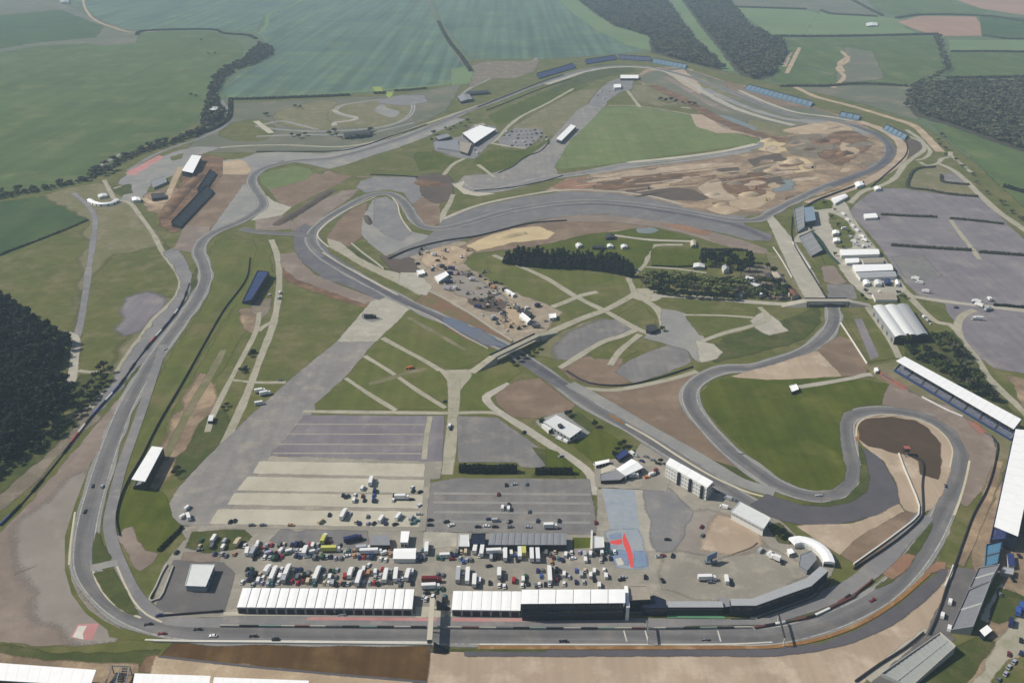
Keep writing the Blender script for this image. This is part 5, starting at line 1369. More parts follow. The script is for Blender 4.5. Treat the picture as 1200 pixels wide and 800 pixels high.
building('workshop', 'white-roofed workshop with a dark open end near the inner gate', 'building', [(722, 549), (740, 537), (754, 547), (733, 557)], 5.0, 'wall_grey', 'roof_white', kind='gable', ridge=0.9, openings=[('front', 3, 3.0, 3.0, 0.1, 'door_dark', 'garage_door')])
building('flat_roofed_block', 'flat purple-grey roofed block left of the white workshop', 'building', [(703, 556), (722, 549), (733, 557), (727, 562), (704, 563)], 3.2, 'wall_dark', 'roof_mid')
building('flat_roofed_block', 'flat beige roofed block behind the purple-grey one', 'building', [(704, 549), (716, 544), (724, 548), (720, 551), (705, 555)], 3.4, 'wall_cream', 'wall_cream')
building('store_shed', 'long low white shed on the edge of the helicopter lawn', 'shed', [(697, 541), (714, 537.5), (714, 541), (698, 545)], 3.0, 'wall_white', 'roof_white', openings=[('front', 4, 2.2, 2.0, 0.1, 'door_dark', 'door')])
building('dark_hut', 'dark blue roofed hut among bushes at the lawn corner', 'hut', [(721, 533), (732, 526), (737, 531), (726, 538)], 3.6, 'wall_navy', 'seat_navy')
building('medical_centre', 'pale flat roofed medical centre with a dark rooftop unit', 'building', [(637, 494), (651, 486), (682, 503), (668, 513)], 5.0, 'wall_grey', 'roof_pale', openings=[('front', 8, 1.8, 1.4, 2.2, 'glass_dark', 'window'), ('right', 3, 2.2, 1.4, 2.2, 'glass_dark', 'window')])
building('rooftop_unit', 'dark square plant room standing on the medical centre roof', 'plant room', [(653, 497), (657, 495.5), (660, 498), (656, 500)], 7.0, 'wall_dark', 'roof_dark', z0=5.0)
building('entrance_wing', 'small pale wing on the left side of the medical centre', 'building', [(634, 496), (641, 492), (650, 500), (643, 504)], 3.6, 'wall_white', 'roof_pale', openings=[('front', 3, 1.4, 1.4, 1, 'glass_dark', 'window')])
def white_block():
    building('scrutineering_bay', 'white box-shaped bay on the dark apron at the left end of the pits', 'building', [(224, 661), (251.5, 661.5), (241, 687), (217, 686)], 4.6, 'roof_blue', 'roof_pale', openings=[('front', 3, 3.4, 3.0, 0.1, 'wall_grey', 'garage_door'), ('right', 4, 2.2, 1.4, 1.8, 'glass_dark', 'window')])
white_block()
building('marquee', 'wide white tent in the middle of the paddock lorry row', 'marquee', [(461.5, 642), (488, 641.5), (487, 654), (460.5, 654)], 4.0, 'wall_white', 'roof_white', kind='gable', ridge=1.3)
building('marquee', 'flat grey awning behind the left paddock lorries', 'marquee', [(436, 626), (456, 626), (457, 638), (433.5, 638)], 4.2, 'wall_dark', 'roof_mid', kind='gable', ridge=0.6)
building('cabin', 'tall white cabin right of the grey awning', 'cabin', [(470, 622), (480, 622), (478, 635), (469, 635)], 4.5, 'wall_white', 'roof_white', openings=[('front', 2, 1.6, 2, 0.3, 'door_grey', 'door')])
def race_centre():
    building('paddock_garages', 'long pale grey shed with a dark open front behind the paddock lorries', 'shed', [(574, 624), (664, 624.5), (664, 638), (572, 638)], 5.0, 'wall_navy', 'roof_mid', panels=12, openings=[('front', 14, 3.2, 3.2, 0.1, 'door_dark', 'garage_door')])
    building('hut', 'square dark navy roofed hut at the left end of the long paddock shed', 'hut', [(553, 625), (569, 625), (568, 637), (551, 637)], 4.4, 'wall_navy', 'wall_navy', openings=[('front', 3, 1.6, 1.4, 1.4, 'glass_dark', 'window')])
    building('cabin', 'pale green cabin left of the square navy hut', 'cabin', [(538, 626), (549, 626), (550, 640), (537, 640)], 3.4, 'wall_grey', 'roof_pale', openings=[('front', 3, 1.4, 1.2, 1, 'door_dark', 'window')])
    building('cabin', 'pale square cabin right of the small lawn by the long shed', 'cabin', [(696, 628), (707, 629), (708, 641), (696, 642)], 4.0, 'wall_grey', 'roof_pale', openings=[('front', 2, 2, 2, 0.2, 'door_grey', 'door')])
    wall_run('garden_wall', 'white wall along the right side of the small paddock lawn', 'wall', [(693.5, 624), (693, 646)], 1.8, 1.2, 'rail_white')
race_centre()
# ------------------------------------------------------------------ stands and halls round the track
grandstand('white roofed grandstand on the grass bank inside the left bend', [(178, 523), (191, 524), (170, 564), (154, 562)], 8.0, 'left', seat='seat_grey', back='wall_dark', rows=8, panels=8)
grandstand('long white roofed grandstand with blue seats outside the hairpin', [(1060, 417.5), (1197, 491), (1188, 503), (1050, 423)], 10.5, 'frontleft', seat='seat_blue', back='wall_grey', rows=10, cols=14, panels=20)
grandstand('broad white roofed grandstand cut by the right edge, after the hairpin', [(1190, 503), (1219, 505), (1193, 628), (1165, 617)], 12.5, 'left', seat='seat_navy', back='wall_navy', rows=12, cols=9, panels=12)
grandstand('white roofed grandstand in the lower left corner facing the straight', [(-40, 774), (113, 785), (106, 803), (-44, 794)], 11.0, 'back', seat='seat_navy', back='wall_dark', rows=10, cols=8, panels=12)
grandstand('short white roofed grandstand right of the stairs in the lower left', [(158, 789), (247, 792), (243, 812), (154, 809)], 11.0, 'back', seat='seat_navy', back='wall_dark', rows=10, cols=6, panels=8)
grandstand('white roofed grandstand at the bottom edge, third from the left', [(251, 793.5), (362, 797.5), (360, 818), (247, 813)], 11.0, 'back', seat='seat_navy', back='wall_dark', rows=10, cols=6, panels=10)
def stair_frame():
    c = P(136, 792)
    rt = root('stair_tower', (c.x, c.y, gz(c.x, c.y)), 'open steel stair between the two lower left grandstands', 'stairs')
    a = [P(x, y, 6.0) for x, y in [(131, 779), (152, 780), (146, 806), (122, 804)]]
    mb = MB()
    for p, q in zip(a, a[1:] + a[:1]):
        mb.bar(p, q, 0.5, 0.5)
        mb.box((p.x, p.y, 0), (0.4, 0.4, 6))
    mb.bar(a[0].lerp(a[1], .5), a[3].lerp(a[2], .5), 0.6, 0.4)
    mb.make('frame', 'steel', rt)
    st = MB()
    for s, (t0, t1) in enumerate(((0.12, 0.42), (0.58, 0.88))):
        for k in range(12):
            t = k / 12
            p, q = a[0].lerp(a[1], t0).lerp(a[3].lerp(a[2], t0), t), a[0].lerp(a[1], t1).lerp(a[3].lerp(a[2], t1), t)
            st.bar((p.x, p.y, 0.6 + (t if s == 0 else 1 - t) * 5.2), (q.x, q.y, 0.6 + (t if s == 0 else 1 - t) * 5.2), 0.9, 0.25)
    st.make('stair_flight', 'steel_dark', rt)
stair_frame()
grandstand('long nearly black open grandstand facing the upper left bend', [(202, 266), (212, 268), (251, 227), (243, 222)], 6.5, 'right', seat='wall_dark', back='wall_dark', rows=9, cover=False)  # near-black seats: the shade of the slope is put into their colour
grandstand('shorter nearly black open grandstand above the long one, upper left', [(232, 226), (239, 228), (254, 205), (247, 203)], 5.5, 'right', seat='wall_navy', back='wall_dark', rows=8, cover=False)  # navy seats likewise carry the shade of the slope as colour
grandstand('dark blue open grandstand beside the lane on the left infield', [(302, 319), (316, 325), (296, 358), (284, 356)], 6.0, 'left', seat='seat_blue', back='wall_navy', rows=8, cover=False)
grandstand('grey open grandstand running down from the blue stand, lower right', [(1134, 694), (1158, 690), (1137, 744), (1113, 741)], 6.0, 'left', seat='seat_grey', back='wall_grey', rows=14, cover=False)
grandstand('grey open grandstand above the long sloping one, next to the blue stand', [(1146, 668), (1168, 671), (1158, 689), (1135, 692)], 6.0, 'left', seat='seat_grey', back='wall_grey', rows=14, cover=False)
grandstand('pale weathered open grandstand at the bottom edge, facing the last bend', [(1099, 750), (1117, 766), (1066, 808), (1032, 792)], 5.0, 'left', seat='seat_concrete', back='concrete_wall', rows=14, cover=False)
grandstand('small blue open grandstand below the broad white roofed one', [(1155, 641), (1172, 642), (1167, 668), (1153, 667)], 5.0, 'left', seat='seat_sky', back='wall_navy', rows=8, cover=False)
for i, (q, s, lab) in enumerate([([(632, 93), (675, 80), (671, 76.5), (629, 88.5)], 'seat_navy', 'leftmost dark blue open grandstand along the far bend'),
                                 ([(687, 76), (722, 70.5), (721, 67), (686, 72)], 'seat_navy', 'second dark blue open grandstand from the left along the far bend'),
                                 ([(725, 70), (762, 72.5), (762, 69), (725, 66.5)], 'seat_navy', 'third blue open grandstand from the left, at the crown of the far bend'),
                                 ([(764, 74), (803, 81), (805, 78), (766, 70.5)], 'seat_sky', 'paler blue open grandstand just right of the crown of the far bend'),
                                 ([(872, 105), (950, 125.5), (953, 122), (877, 101.5)], 'seat_sky', 'longest light blue open grandstand on the far right straight'),
                                 ([(983, 137), (1006, 141.5), (1008, 138), (985, 133.5)], 'seat_sky', 'shortest light blue open grandstand outside the far right straight'),
                                 ([(1034, 152), (1060, 164.5), (1063, 161), (1038, 148.5)], 'seat_sky', 'light blue open grandstand at the far right hairpin')]):
    grandstand(lab, q, 4.2, 'front' if i < 4 else 'frontleft', seat=s, back='wall_navy', rows=8, cover=False)
def hall():
    """three-span hall"""
    h = 9.0
    q = [P(x, y, h) for x, y in [(1023, 358), (1064, 356), (1088, 391), (1049, 394)]]
    c = sum(q, Vector((0, 0, 0))) / 4
    rt = root('exhibition_hall', (c.x, c.y, gz(c.x, c.y)), 'big silver hall with three curved roof spans by the purple car park', 'hall')
    a, b, cc, d = q            # back-left, back-right, front-right, front-left
    wl = MB(); wl.prism([(p.x, p.y) for p in ccw(inset(q, 0.4))], 0, h - 0.4)
    wl.make('wall', 'wall_grey', rt)
    for k, m in enumerate(('roof_pale', 'roof_pale', 'roof_grey')):
        s0, s1 = k / 3 + 0.002, (k + 1) / 3 - 0.002
        p0, p1, p2, p3 = a.lerp(b, s0), a.lerp(b, s1), d.lerp(cc, s1), d.lerp(cc, s0)
        N = 8; vs = []
        for t in range(N + 1):
            z = math.sin(math.pi * t / N) * 1.3
            for u, v in ((p0, p1), (p3, p2)):
                w = u.lerp(v, t / N); vs.append((w.x, w.y, h - 0.4 + z))
        mb = MB()
        mb.add(vs, [(2 * t, 2 * t + 1, 2 * t + 3, 2 * t + 2) for t in range(N)])
        mb.make('roof_span', m, rt)
        gb = MB()
        gb.add([vs[2 * t + 1] for t in range(N + 1)], [tuple(range(N + 1))])
        gb.make('gable_end', 'wall_navy', rt)
        gb = MB()
        gb.add([vs[2 * t] for t in range(N + 1)], [tuple(range(N + 1))])
        gb.make('gable_end', 'wall_grey', rt)
    repeat_on_edge(rt, 'cladding_panel', Vector((d.x, d.y, 0)), Vector((cc.x, cc.y, 0)), 9, 4.4, 7.6, 0.3, 'wall_dark')
    repeat_on_edge(rt, 'door', Vector((a.x, a.y, 0)), Vector((d.x, d.y, 0)), 5, 4, 4, 0.2, 'door_grey')
hall()
building('terrace_block', 'blue-grey roofed stand building beside the right straight', 'building', [(942, 243), (953, 242), (956, 258), (944, 260)], 7.0, 'wall_green', 'roof_blue', openings=[('right', 5, 2.4, 3, 0.3, 'door_dark', 'door')])
grandstand('long grey open terrace along the inside edge of the right straight', [(930, 246), (941, 244), (942, 270), (934, 274)], 4.0, 'left', seat='seat_grey', back='wall_grey', rows=7, cover=False)
grandstand('grey open terrace just below the blue-grey roofed stand building', [(936, 279), (950, 275), (964, 297), (951, 302)], 4.0, 'left', seat='seat_grey', back='wall_green', rows=8, cover=False)
wall_run('debris_screen', 'dark green screen fence behind the grey terraces', 'fence', [(951, 272), (960, 282), (972, 300), (982, 310)], 3.2, 0.5, 'barrier_green')
for q, h, lab in (([(984, 292), (1029, 291.5), (1031, 297.5), (986, 299)], 4.5, 'uppermost long white marquee in the village beside the purple car park'),
                  ([(999, 310), (1044, 309), (1047, 316), (1003, 318)], 5.0, 'second long white marquee of the village, above a grey roofed one'),
                  ([(1003, 319), (1048, 317.5), (1051, 323.5), (1008, 325.5)], 4.2, 'long grey roofed marquee directly below the white one in the village')):
    building('marquee', lab, 'marquee', q, h, 'wall_white', 'roof_grey' if 'grey roofed marquee' in lab else 'roof_white', kind='gable', ridge=1.4)
for q, h, lab, r in (([(990, 302.5), (1006, 302), (1007, 307), (992, 308)], 3.6, 'small white tent left between the two long village marquees', 'roof_white'),
                     ([(1010, 303), (1034, 302), (1036, 307), (1012, 308)], 3.0, 'pinkish roofed shed between the two long village marquees', 'roof_tan'),
                     ([(1011, 328), (1018, 327.5), (1020, 332), (1013, 333)], 3.6, 'leftmost white tent in the row under the grey village marquee', 'roof_white'),
                     ([(1024, 328), (1032, 327.5), (1034, 333), (1026, 333)], 3.6, 'white tent left of the blue roof in the lower village row', 'roof_pale'),
                     ([(1036, 327), (1043, 326.5), (1045, 332), (1038, 332)], 3.6, 'small bright blue roofed stall in the lower village row', 'seat_blue'),
                     ([(1049, 328), (1053, 327.5), (1055, 333), (1050, 333)], 3.4, 'rightmost small white tent in the lower village row', 'roof_white'),
                     ([(1022, 343), (1048, 342), (1052, 351), (1026, 351)], 3.6, 'pinkish flat roofed shed directly above the big silver hall', 'roof_tan'),
                     ([(975, 270), (983, 269.5), (984, 273), (976, 274)], 3.4, 'white marquee in the upper left part of the village lawn', 'roof_white'),
                     ([(976, 279), (984, 278.5), (985, 282), (977, 283)], 3.4, 'white marquee in the lower left part of the village lawn', 'roof_white'),
                     ([(974, 232), (990, 227), (994, 230), (979, 238)], 3.6, 'long white hospitality tent at the upper end of the village', 'roof_white'),
                     ([(1001, 214), (1010, 212), (1013, 216), (1004, 219)], 3.6, 'white tent beside the track at the top of the purple car park', 'roof_white'),
                     ([(1024, 219), (1031, 217.5), (1033, 221), (1026, 222)], 3.4, 'small white tent on the lane at the top of the purple car park', 'roof_white'),
                     ([(1012, 250.5), (1026, 249.5), (1029, 254.5), (1014, 255.5)], 3.4, 'white pavilion in the purple car park, left of its first hedge', 'roof_white')):
    building('tent' if 'tent' in lab or 'marquee' in lab else 'shed', lab, 'tent' if 'tent' in lab or 'marquee' in lab else 'shed', q, h, 'wall_white' if r != 'seat_blue' else 'wall_navy', r, kind='gable', ridge=0.9)
# far buildings
building('clubhouse', 'large white roofed hall in the far infield complex', 'building', [(542, 156), (562, 147), (581, 151.5), (556, 168)], 6.0, 'wall_dark', 'roof_white', openings=[('right', 10, 3, 3, 0.3, 'door_dark', 'garage_door')])
building('workshop', 'low dark roofed block at the left of the far infield complex', 'building', [(510, 160), (524, 156.5), (528, 160), (514, 164)], 4.5, 'wall_dark', 'roof_mid', openings=[('front', 4, 2.2, 2, 0.3, 'door_dark', 'door')])
building('workshop', 'grey lilac roofed shed in front of the far infield complex', 'building', [(509, 166), (536, 164), (540, 177), (512, 173)], 3.2, 'wall_grey', 'roof_mid', panels=5)
building('workshop', 'pinkish roofed annex touching the large far white hall', 'building', [(538, 166), (553, 168), (548, 180), (539, 177)], 4.0, 'wall_dark', 'roof_tan', openings=[('right', 4, 2.2, 2.4, 0.3, 'door_dark', 'door')])
building('store', 'small beige roofed store above the large far white hall', 'building', [(556, 146), (566, 144), (570, 147), (560, 149)], 3.6, 'wall_cream', 'roof_tan', openings=[('front', 3, 1.6, 1.6, 0.6, 'door_dark', 'window')])
grandstand('narrow white roofed stand beside the old runway in the far infield', [(652, 162.5), (669, 146), (675, 148), (658, 165)], 6.0, 'left', seat='seat_grey', back='wall_dark', rows=6, cols=6, panels=8)
building('pavilion', 'long white roofed pavilion inside the far bend', 'building', [(727, 88), (748, 88), (748, 92), (727, 92)], 5.0, 'wall_dark', 'roof_white', openings=[('front', 6, 3, 2.4, 0.3, 'door_dark', 'door')])
building('pavilion', 'small white building just below the far white pavilion', 'building', [(719, 99), (727, 98.5), (728, 102.5), (720, 103)], 4.5, 'wall_white', 'roof_white', openings=[('front', 3, 1.8, 1.4, 1, 'door_dark', 'window')])
grandstand('white roofed grandstand with a dark side beside the upper left bend', [(225, 181.5), (236, 183), (226, 203), (213, 200)], 8.0, 'right', seat='seat_navy', back='wall_navy', rows=7, cols=6, panels=8)
building('depot', 'dark roofed depot in trees at the kart circuit', 'building', [(402, 155), (432, 152), (434, 158), (404, 161)], 4.0, 'wall_dark', 'roof_dark', kind='gable')
building('depot', 'blue-grey roofed shed by the far car park above the kart circuit', 'building', [(536, 113), (550, 110), (554, 116), (540, 119)], 5.0, 'wall_dark', 'roof_mid', kind='gable')
building('depot', 'long dark roofed barn behind the blue-grey far shed', 'barn', [(546, 107), (571, 105), (573, 108), (547, 110)], 5.0, 'wall_dark', 'roof_dark', kind='gable')
building('farmhouse', 'white farmhouse at the wood edge in the far left', 'house', [(70, -1), (80, -1), (81, 3), (71, 3)], 7.0, 'wall_white', 'roof_grey', kind='gable', ridge=2.5, openings=[('front', 4, 1.2, 1.4, 3.5, 'glass_dark', 'window')])
building('stone_barn', 'pale roofed barn among trees on the stream', 'barn', [(243, 127), (256, 125), (257, 129), (244, 131)], 5.0, 'wall_cream', 'roof_pale', kind='gable')
building('cottage', 'small white cottage at the corner of the right wood', 'house', [(1073, 99), (1079, 97.5), (1081, 101), (1075, 103)], 5.0, 'wall_white', 'roof_pale', kind='gable', ridge=2)
building('barn', 'pale roofed field barn in the far right meadows', 'barn', [(1015, 27), (1028, 26.5), (1029, 30), (1016, 30.5)], 4.0, 'wall_cream', 'roof_pale', kind='gable')
def arc_wall():
    ax = catmull(PP([(105, 236), (110, 239), (120, 241), (130, 240), (138, 236)]), False, 3.0)
    rt = root('curved_tent', (ax[4].x, ax[4].y, gz(ax[4].x, ax[4].y)), 'long curved white tent facing the left meadow', 'tent')
    nor = offsets(ax); W = 7.0
    prof = [(-.5, 0), (-.5, 3), (0, 4.4), (.5, 3), (.5, 0)]
    vs = [((p + q * s * W).x, (p + q * s * W).y, z) for p, q in zip(ax, nor) for s, z in prof]
    m = 5
    fs = [(i * m + k, i * m + k + 1, (i + 1) * m + k + 1, (i + 1) * m + k) for i in range(len(ax) - 1) for k in range(m - 1)] + [tuple(range(m)), tuple((len(ax) - 1) * m + k for k in range(m))]
    mb = MB(); mb.add(vs, fs); mb.make('canopy', 'roof_white', rt)
    db = MB()
    for k in range(0, len(ax) - 1, 2):
        p = ax[k] - nor[k] * (W / 2 + 0.05)
        db.box((p.x, p.y, 0), (2.0, 0.3, 2.4), 0, math.atan2(nor[k].y, nor[k].x) + math.pi / 2)
    db.make('doorway', 'door_dark', rt)
arc_wall()
building('tent', 'small white tent right of the curved one by the left meadow', 'tent', [(154, 231), (164, 231), (165, 234.5), (155, 235)], 3.6, 'wall_white', 'roof_white', kind='gable', ridge=1)
building('tent', 'pale low tent behind the long curved tent', 'tent', [(114, 228), (124, 226), (126, 229), (116, 231)], 3.2, 'wall_white', 'roof_pale', kind='gable', ridge=0.8)
building('container_block', 'dark container block at the ring road of the left stands', 'container', [(177, 227), (193, 226), (194, 231), (178, 233)], 3.4, 'wall_dark', 'roof_dark')
building('container_block', 'grey container block in the yard of the left stands', 'container', [(176, 212), (193, 207), (196, 213), (180, 220)], 3.0, 'wall_grey', 'roof_mid')
# lower right yard
building('cabin', 'bright white cabin with a dark side on the lower right yard', 'cabin', [(1148, 738), (1157, 731.5), (1163, 738), (1154, 745)], 4.0, 'wall_navy', 'roof_white')
building('container_block', 'blue-white container unit right of the small blue stand', 'container', [(1180, 648), (1188, 648), (1190, 662), (1182, 663)], 3.2, 'wall_white', 'seat_navy')
building('cabin', 'pale roofed cabin below the blue-white container unit', 'cabin', [(1176, 664), (1188, 666), (1187, 673), (1172, 670)], 3.0, 'wall_grey', 'roof_grey')
# marshal huts and small towers
def marshal_tower():
    p = on_ground(1061, 533)
    rt = root('marshal_tower', p, 'slim dark marshal tower with a red roof in the hairpin gravel', 'tower')
    mb = MB()
    for sx in (-1.3, 1.3):
        for sy in (-1.3, 1.3):
            mb.box((p.x + sx, p.y + sy, p.z), (0.25, 0.25, 4.2))
    mb.make('leg', 'steel_dark', rt)
    cb = MB(); cb.box((p.x, p.y, p.z + 3.4), (3.4, 3.4, 2.6)); cb.make('cabin', 'wall_dark', rt)
    rf = MB(); rf.box((p.x, p.y, p.z + 6.0), (4.2, 4.2, 0.35)); rf.make('roof', 'barrier_red', rt)
    ld = MB(); ld.bar((p.x - 1, p.y - 3.6, p.z + 0.3), (p.x - 1, p.y - 1.7, p.z + 3.4), 0.9, 0.2); ld.make('ladder', 'steel', rt)
marshal_tower()
building('marshal_hut', 'white roofed marshal hut on the hairpin lawn', 'hut', [(925, 452), (933, 450), (936, 456), (928, 459)], 3.2, 'wall_dark', 'roof_white', openings=[('front', 2, 1, 1, 1, 'glass_dark', 'window')])
building('marshal_hut', 'tiny white hut by the wall corner outside the hairpin', 'hut', [(1024, 431), (1028, 430), (1030, 434), (1026, 435)], 3.0, 'wall_white', 'roof_white')
building('gate_hut', 'white hut on the lane below the left infield grandstand', 'hut', [(245, 486), (251, 486), (249, 493), (243, 493)], 3.0, 'wall_dark', 'roof_pale')
# village houses in the middle trees
for q, h, w, r, lab in (([(813, 308), (826, 309), (826, 313), (812, 313)], 3.2, 'wall_grey', 'roof_pale', 'low grey roofed shed at the left end of the garden trees'),
                        ([(846, 311), (853, 310), (855, 315), (848, 317)], 4.5, 'wall_white', 'roof_grey', 'white gabled house between the dark garden trees'),
                        ([(874, 323), (886, 326), (893, 333), (883, 337), (872, 328)], 4.0, 'wall_cream', 'roof_pale', 'cream walled house left in the hamlet by the road'),
                        ([(905, 316), (913, 319), (919, 327), (910, 326)], 4.5, 'wall_cream', 'roof_tan', 'tan roofed house behind the hamlet trees'),
                        ([(889, 340), (896, 339), (898, 343), (891, 345)], 4.0, 'wall_white', 'roof_white', 'small bright white shed in the middle of the hamlet'),
                        ([(862, 340), (870, 340), (871, 346), (864, 347)], 3.6, 'wall_cream', 'roof_pale', 'pale hut at the right end of the long tree belt'),
                        ([(922, 338), (926, 333), (936, 345), (928, 348)], 4.2, 'wall_cream', 'roof_tile', 'red tiled barn beside the road bridge'),
                        ([(896, 320), (906, 322), (908, 327), (898, 326)], 4.2, 'wall_brick', 'roof_dark', 'dark roofed brick house in the hamlet'),
                        ([(709, 275), (720, 274), (721, 278), (710, 279)], 3.2, 'wall_dark', 'roof_dark', 'dark upper shed on the garden paddock'),
                        ([(694, 287), (709, 287), (709, 290), (694, 290)], 3.2, 'wall_dark', 'roof_dark', 'long dark lower shed on the garden paddock'),
                        ([(711, 286), (718, 286), (719, 289), (712, 289)], 3.0, 'wall_white', 'roof_pale', 'pale shed right of the long dark garden shed'),
                        ([(727, 287), (734, 286), (736, 289), (729, 290)], 3.0, 'wall_white', 'roof_pale', 'rightmost pale shed on the garden paddock'),
                        ([(674, 286), (680, 284), (683, 287), (677, 289)], 3.0, 'wall_white', 'roof_pale', 'leftmost pale shed on the garden paddock'),
                        ([(809, 282), (815, 281), (816, 287), (810, 288)], 3.4, 'wall_cream', 'wall_cream', 'cream hut at the end of the garden lane')):
    building('house' if 'house' in lab else ('barn' if 'barn' in lab else 'shed'), lab, 'house' if 'house' in lab else ('barn' if 'barn' in lab else 'shed'), q, h, w, r, kind='flat' if len(q) > 4 else 'gable', ridge=1.8 if 'house' in lab else 1.0,
             openings=[('front', 2, 1.0, 1.1, 1.0, 'glass_dark', 'window')] if len(q) == 4 else ())
building('site_cabin', 'dark domed tank house at the meeting of the middle lanes', 'tank', [(757, 381), (763, 379.5), (770, 381), (770, 386), (763, 388), (757, 386)], 4.0, 'wall_dark', 'roof_dark')
for q, lab in (([(509, 324), (522, 318), (526, 322), (514, 330)], 'largest white cabin on the building site by the new bend'), ([(488, 317), (496, 316), (498, 320), (490, 322)], 'white cabin at the left edge of the building site'),
               ([(589, 338), (592, 337), (604, 344), (601, 346)], 'long pale site cabin at the edge of the mown field'), ([(608, 369), (612, 366), (622, 374), (618, 378)], 'white site cabin at the lower end of the building site'),
               ([(608, 362), (613, 361), (624, 367), (620, 371)], 'dark roofed site cabin at the lower end of the building site'), ([(643, 368), (651, 367), (652, 372), (644, 373)], 'white roofed site hut beside the access road')):
    building('site_cabin', lab, 'cabin', q, 3.2, 'wall_dark' if 'dark' in lab else 'wall_white', 'roof_dark' if 'dark' in lab else 'roof_white', openings=[('front', 2, 1.2, 1.2, 1, 'glass_dark', 'window')])
# ------------------------------------------------------------------ bridges
def road_bridge(label, a_px, b_px, h, w, thick, deck='lane', ext=14):
    a, b = P(*a_px, h), P(*b_px, h)
    d = (b - a).normalized()
    rt = root('road_bridge', ((a + b) / 2).xy.to_3d(), label, 'bridge')
    dk = MB(); dk.bar(a, b, w, thick); dk.make('deck', deck, rt)
    n = Vector((-d.y, d.x, 0))
    for s in (1, -1):
        p = MB()
        o = n * s * (w / 2 - 0.1)
        p.bar((a.x + o.x, a.y + o.y, h + 1.1), (b.x + o.x, b.y + o.y, h + 1.1), 0.35, thick + 1.0)
        p.make('parapet', 'wall_navy' if s > 0 else 'concrete_wall', rt)
    for e, q in ((a, d), (b, -d)):
        ab = MB()
        p = e + q * 2.0
        ab.bar((p.x - n.x * w / 2, p.y - n.y * w / 2, h - thick), (p.x + n.x * w / 2, p.y + n.y * w / 2, h - thick), 1.6, h - thick)
        ab.make('abutment', 'concrete_wall', rt)
        rp = MB()                                    # earth ramp
        f = e - q * ext
        l, r = e + n * (w / 2 + 2), e - n * (w / 2 + 2)
        l2, r2 = f + n * (w / 2), f - n * (w / 2)
        rp.add([(e.x + n.x * w * .46, e.y + n.y * w * .46, h - 0.02), (e.x - n.x * w * .46, e.y - n.y * w * .46, h - 0.02), (r2.x, r2.y, 0.1), (l2.x, l2.y, 0.1), (l.x, l.y, 0), (r.x, r.y, 0)], [(0, 1, 2, 3), (0, 3, 4), (1, 5, 2), (0, 4, 5, 1)])
        rp.make('ramp', deck, rt)
    return rt
road_bridge('lane bridge crossing the diagonal straight in the middle', (577, 418), (630, 392.5), 5.5, 7.5, 1.0, ext=26)
road_bridge('wide road bridge over the right straight by the hamlet', (944, 352), (994, 352), 5.5, 9.0, 1.4, 'concrete', ext=24)
def footbridge():
    h = 6.5
    a, b = P(507, 704, h), P(503.5, 753, h)
    rt = root('footbridge', ((a + b) / 2).xy.to_3d(), 'pale covered footbridge over the pit lane and the pit straight', 'footbridge')
    dk = MB(); dk.bar(a, b, 2.6, 0.5); dk.make('deck', 'concrete_wall', rt)
    sd = MB()
    for s in (-1.25, 1.25):
        sd.bar((a.x + s, a.y, h + 2.2), (b.x + s, b.y, h + 2.2), 0.12, 2.2)
    sd.make('side_panel', 'wall_cream', rt)
    rf = MB(); rf.bar((a.x, a.y, h + 2.4), (b.x, b.y, h + 2.4), 2.9, 0.2); rf.make('roof', 'wall_cream', rt)
    for p in (a, a.lerp(b, 0.55), b):
        pr = MB(); pr.box((p.x, p.y, 0), (1.0, 0.8, h - 0.5)); pr.make('pier', 'concrete_wall', rt)
    st = MB()
    for k in range(14):
        t = k / 14
        st.box((a.x + 2.4 + t * 7.5, a.y + 0.4, 0), (0.6, 2.2, h - 0.4 - t * (h - 0.8)))
    st.make('stair_flight', 'wall_navy', rt)
    st2 = MB()
    for k in range(14):
        t = k / 14
        st2.box((b.x + 2.4 + t * 7.5, b.y, 0), (0.6, 2.2, h - 0.4 - t * (h - 0.8)))
    st2.make('stair_flight', 'wall_navy', rt)
footbridge()
def gantry(label, px0, px1, h, mat='steel_dark'):
    a, b = P(*px0), P(*px1)
    rt = root('gantry', a, label, 'gantry')
    for p in (a, b):
        m = MB(); m.box((p.x, p.y, 0), (0.5, 0.5, h)); m.make('post', 'rail_white', rt)
    m = MB(); m.bar((a.x, a.y, h + 0.8), (b.x, b.y, h + 0.8), 0.8, 0.9); m.make('beam', mat, rt)
gantry('thin sign gantry over the track at the pit entry bend', (911, 730), (918, 757), 6.0)
gantry('start line gantry over the straight in front of race control', (757, 737), (759, 754.5), 6.0, 'steel')
def big_screen():
    p = on_ground(833, 660)
    rt = root('mobile_screen', p, 'large mobile screen on a trailer standing alone in the paddock', 'screen')
    m = MB(); m.box((p.x, p.y, 0.9), (8, 2.5, 0.9)); m.make('trailer_bed', 'steel', rt)
    m = MB()
    for sx in (-2.5, 0.5, 2.5):
        for sy in (-1.1, 1.1):
            m.box((p.x + sx, p.y + sy, 0.1), (0.9, 0.3, 0.9))
    m.make('wheel', 'tyre_black', rt)
    m = MB(); m.box((p.x, p.y, 1.8), (0.9, 0.9, 2.4)); m.make('mast', 'steel_dark', rt)
    m = MB(); m.box((p.x, p.y, 3.2), (8.2, 0.7, 4.6), 0, 0.55); m.make('screen_panel', 'roof_blue', rt)
big_screen()
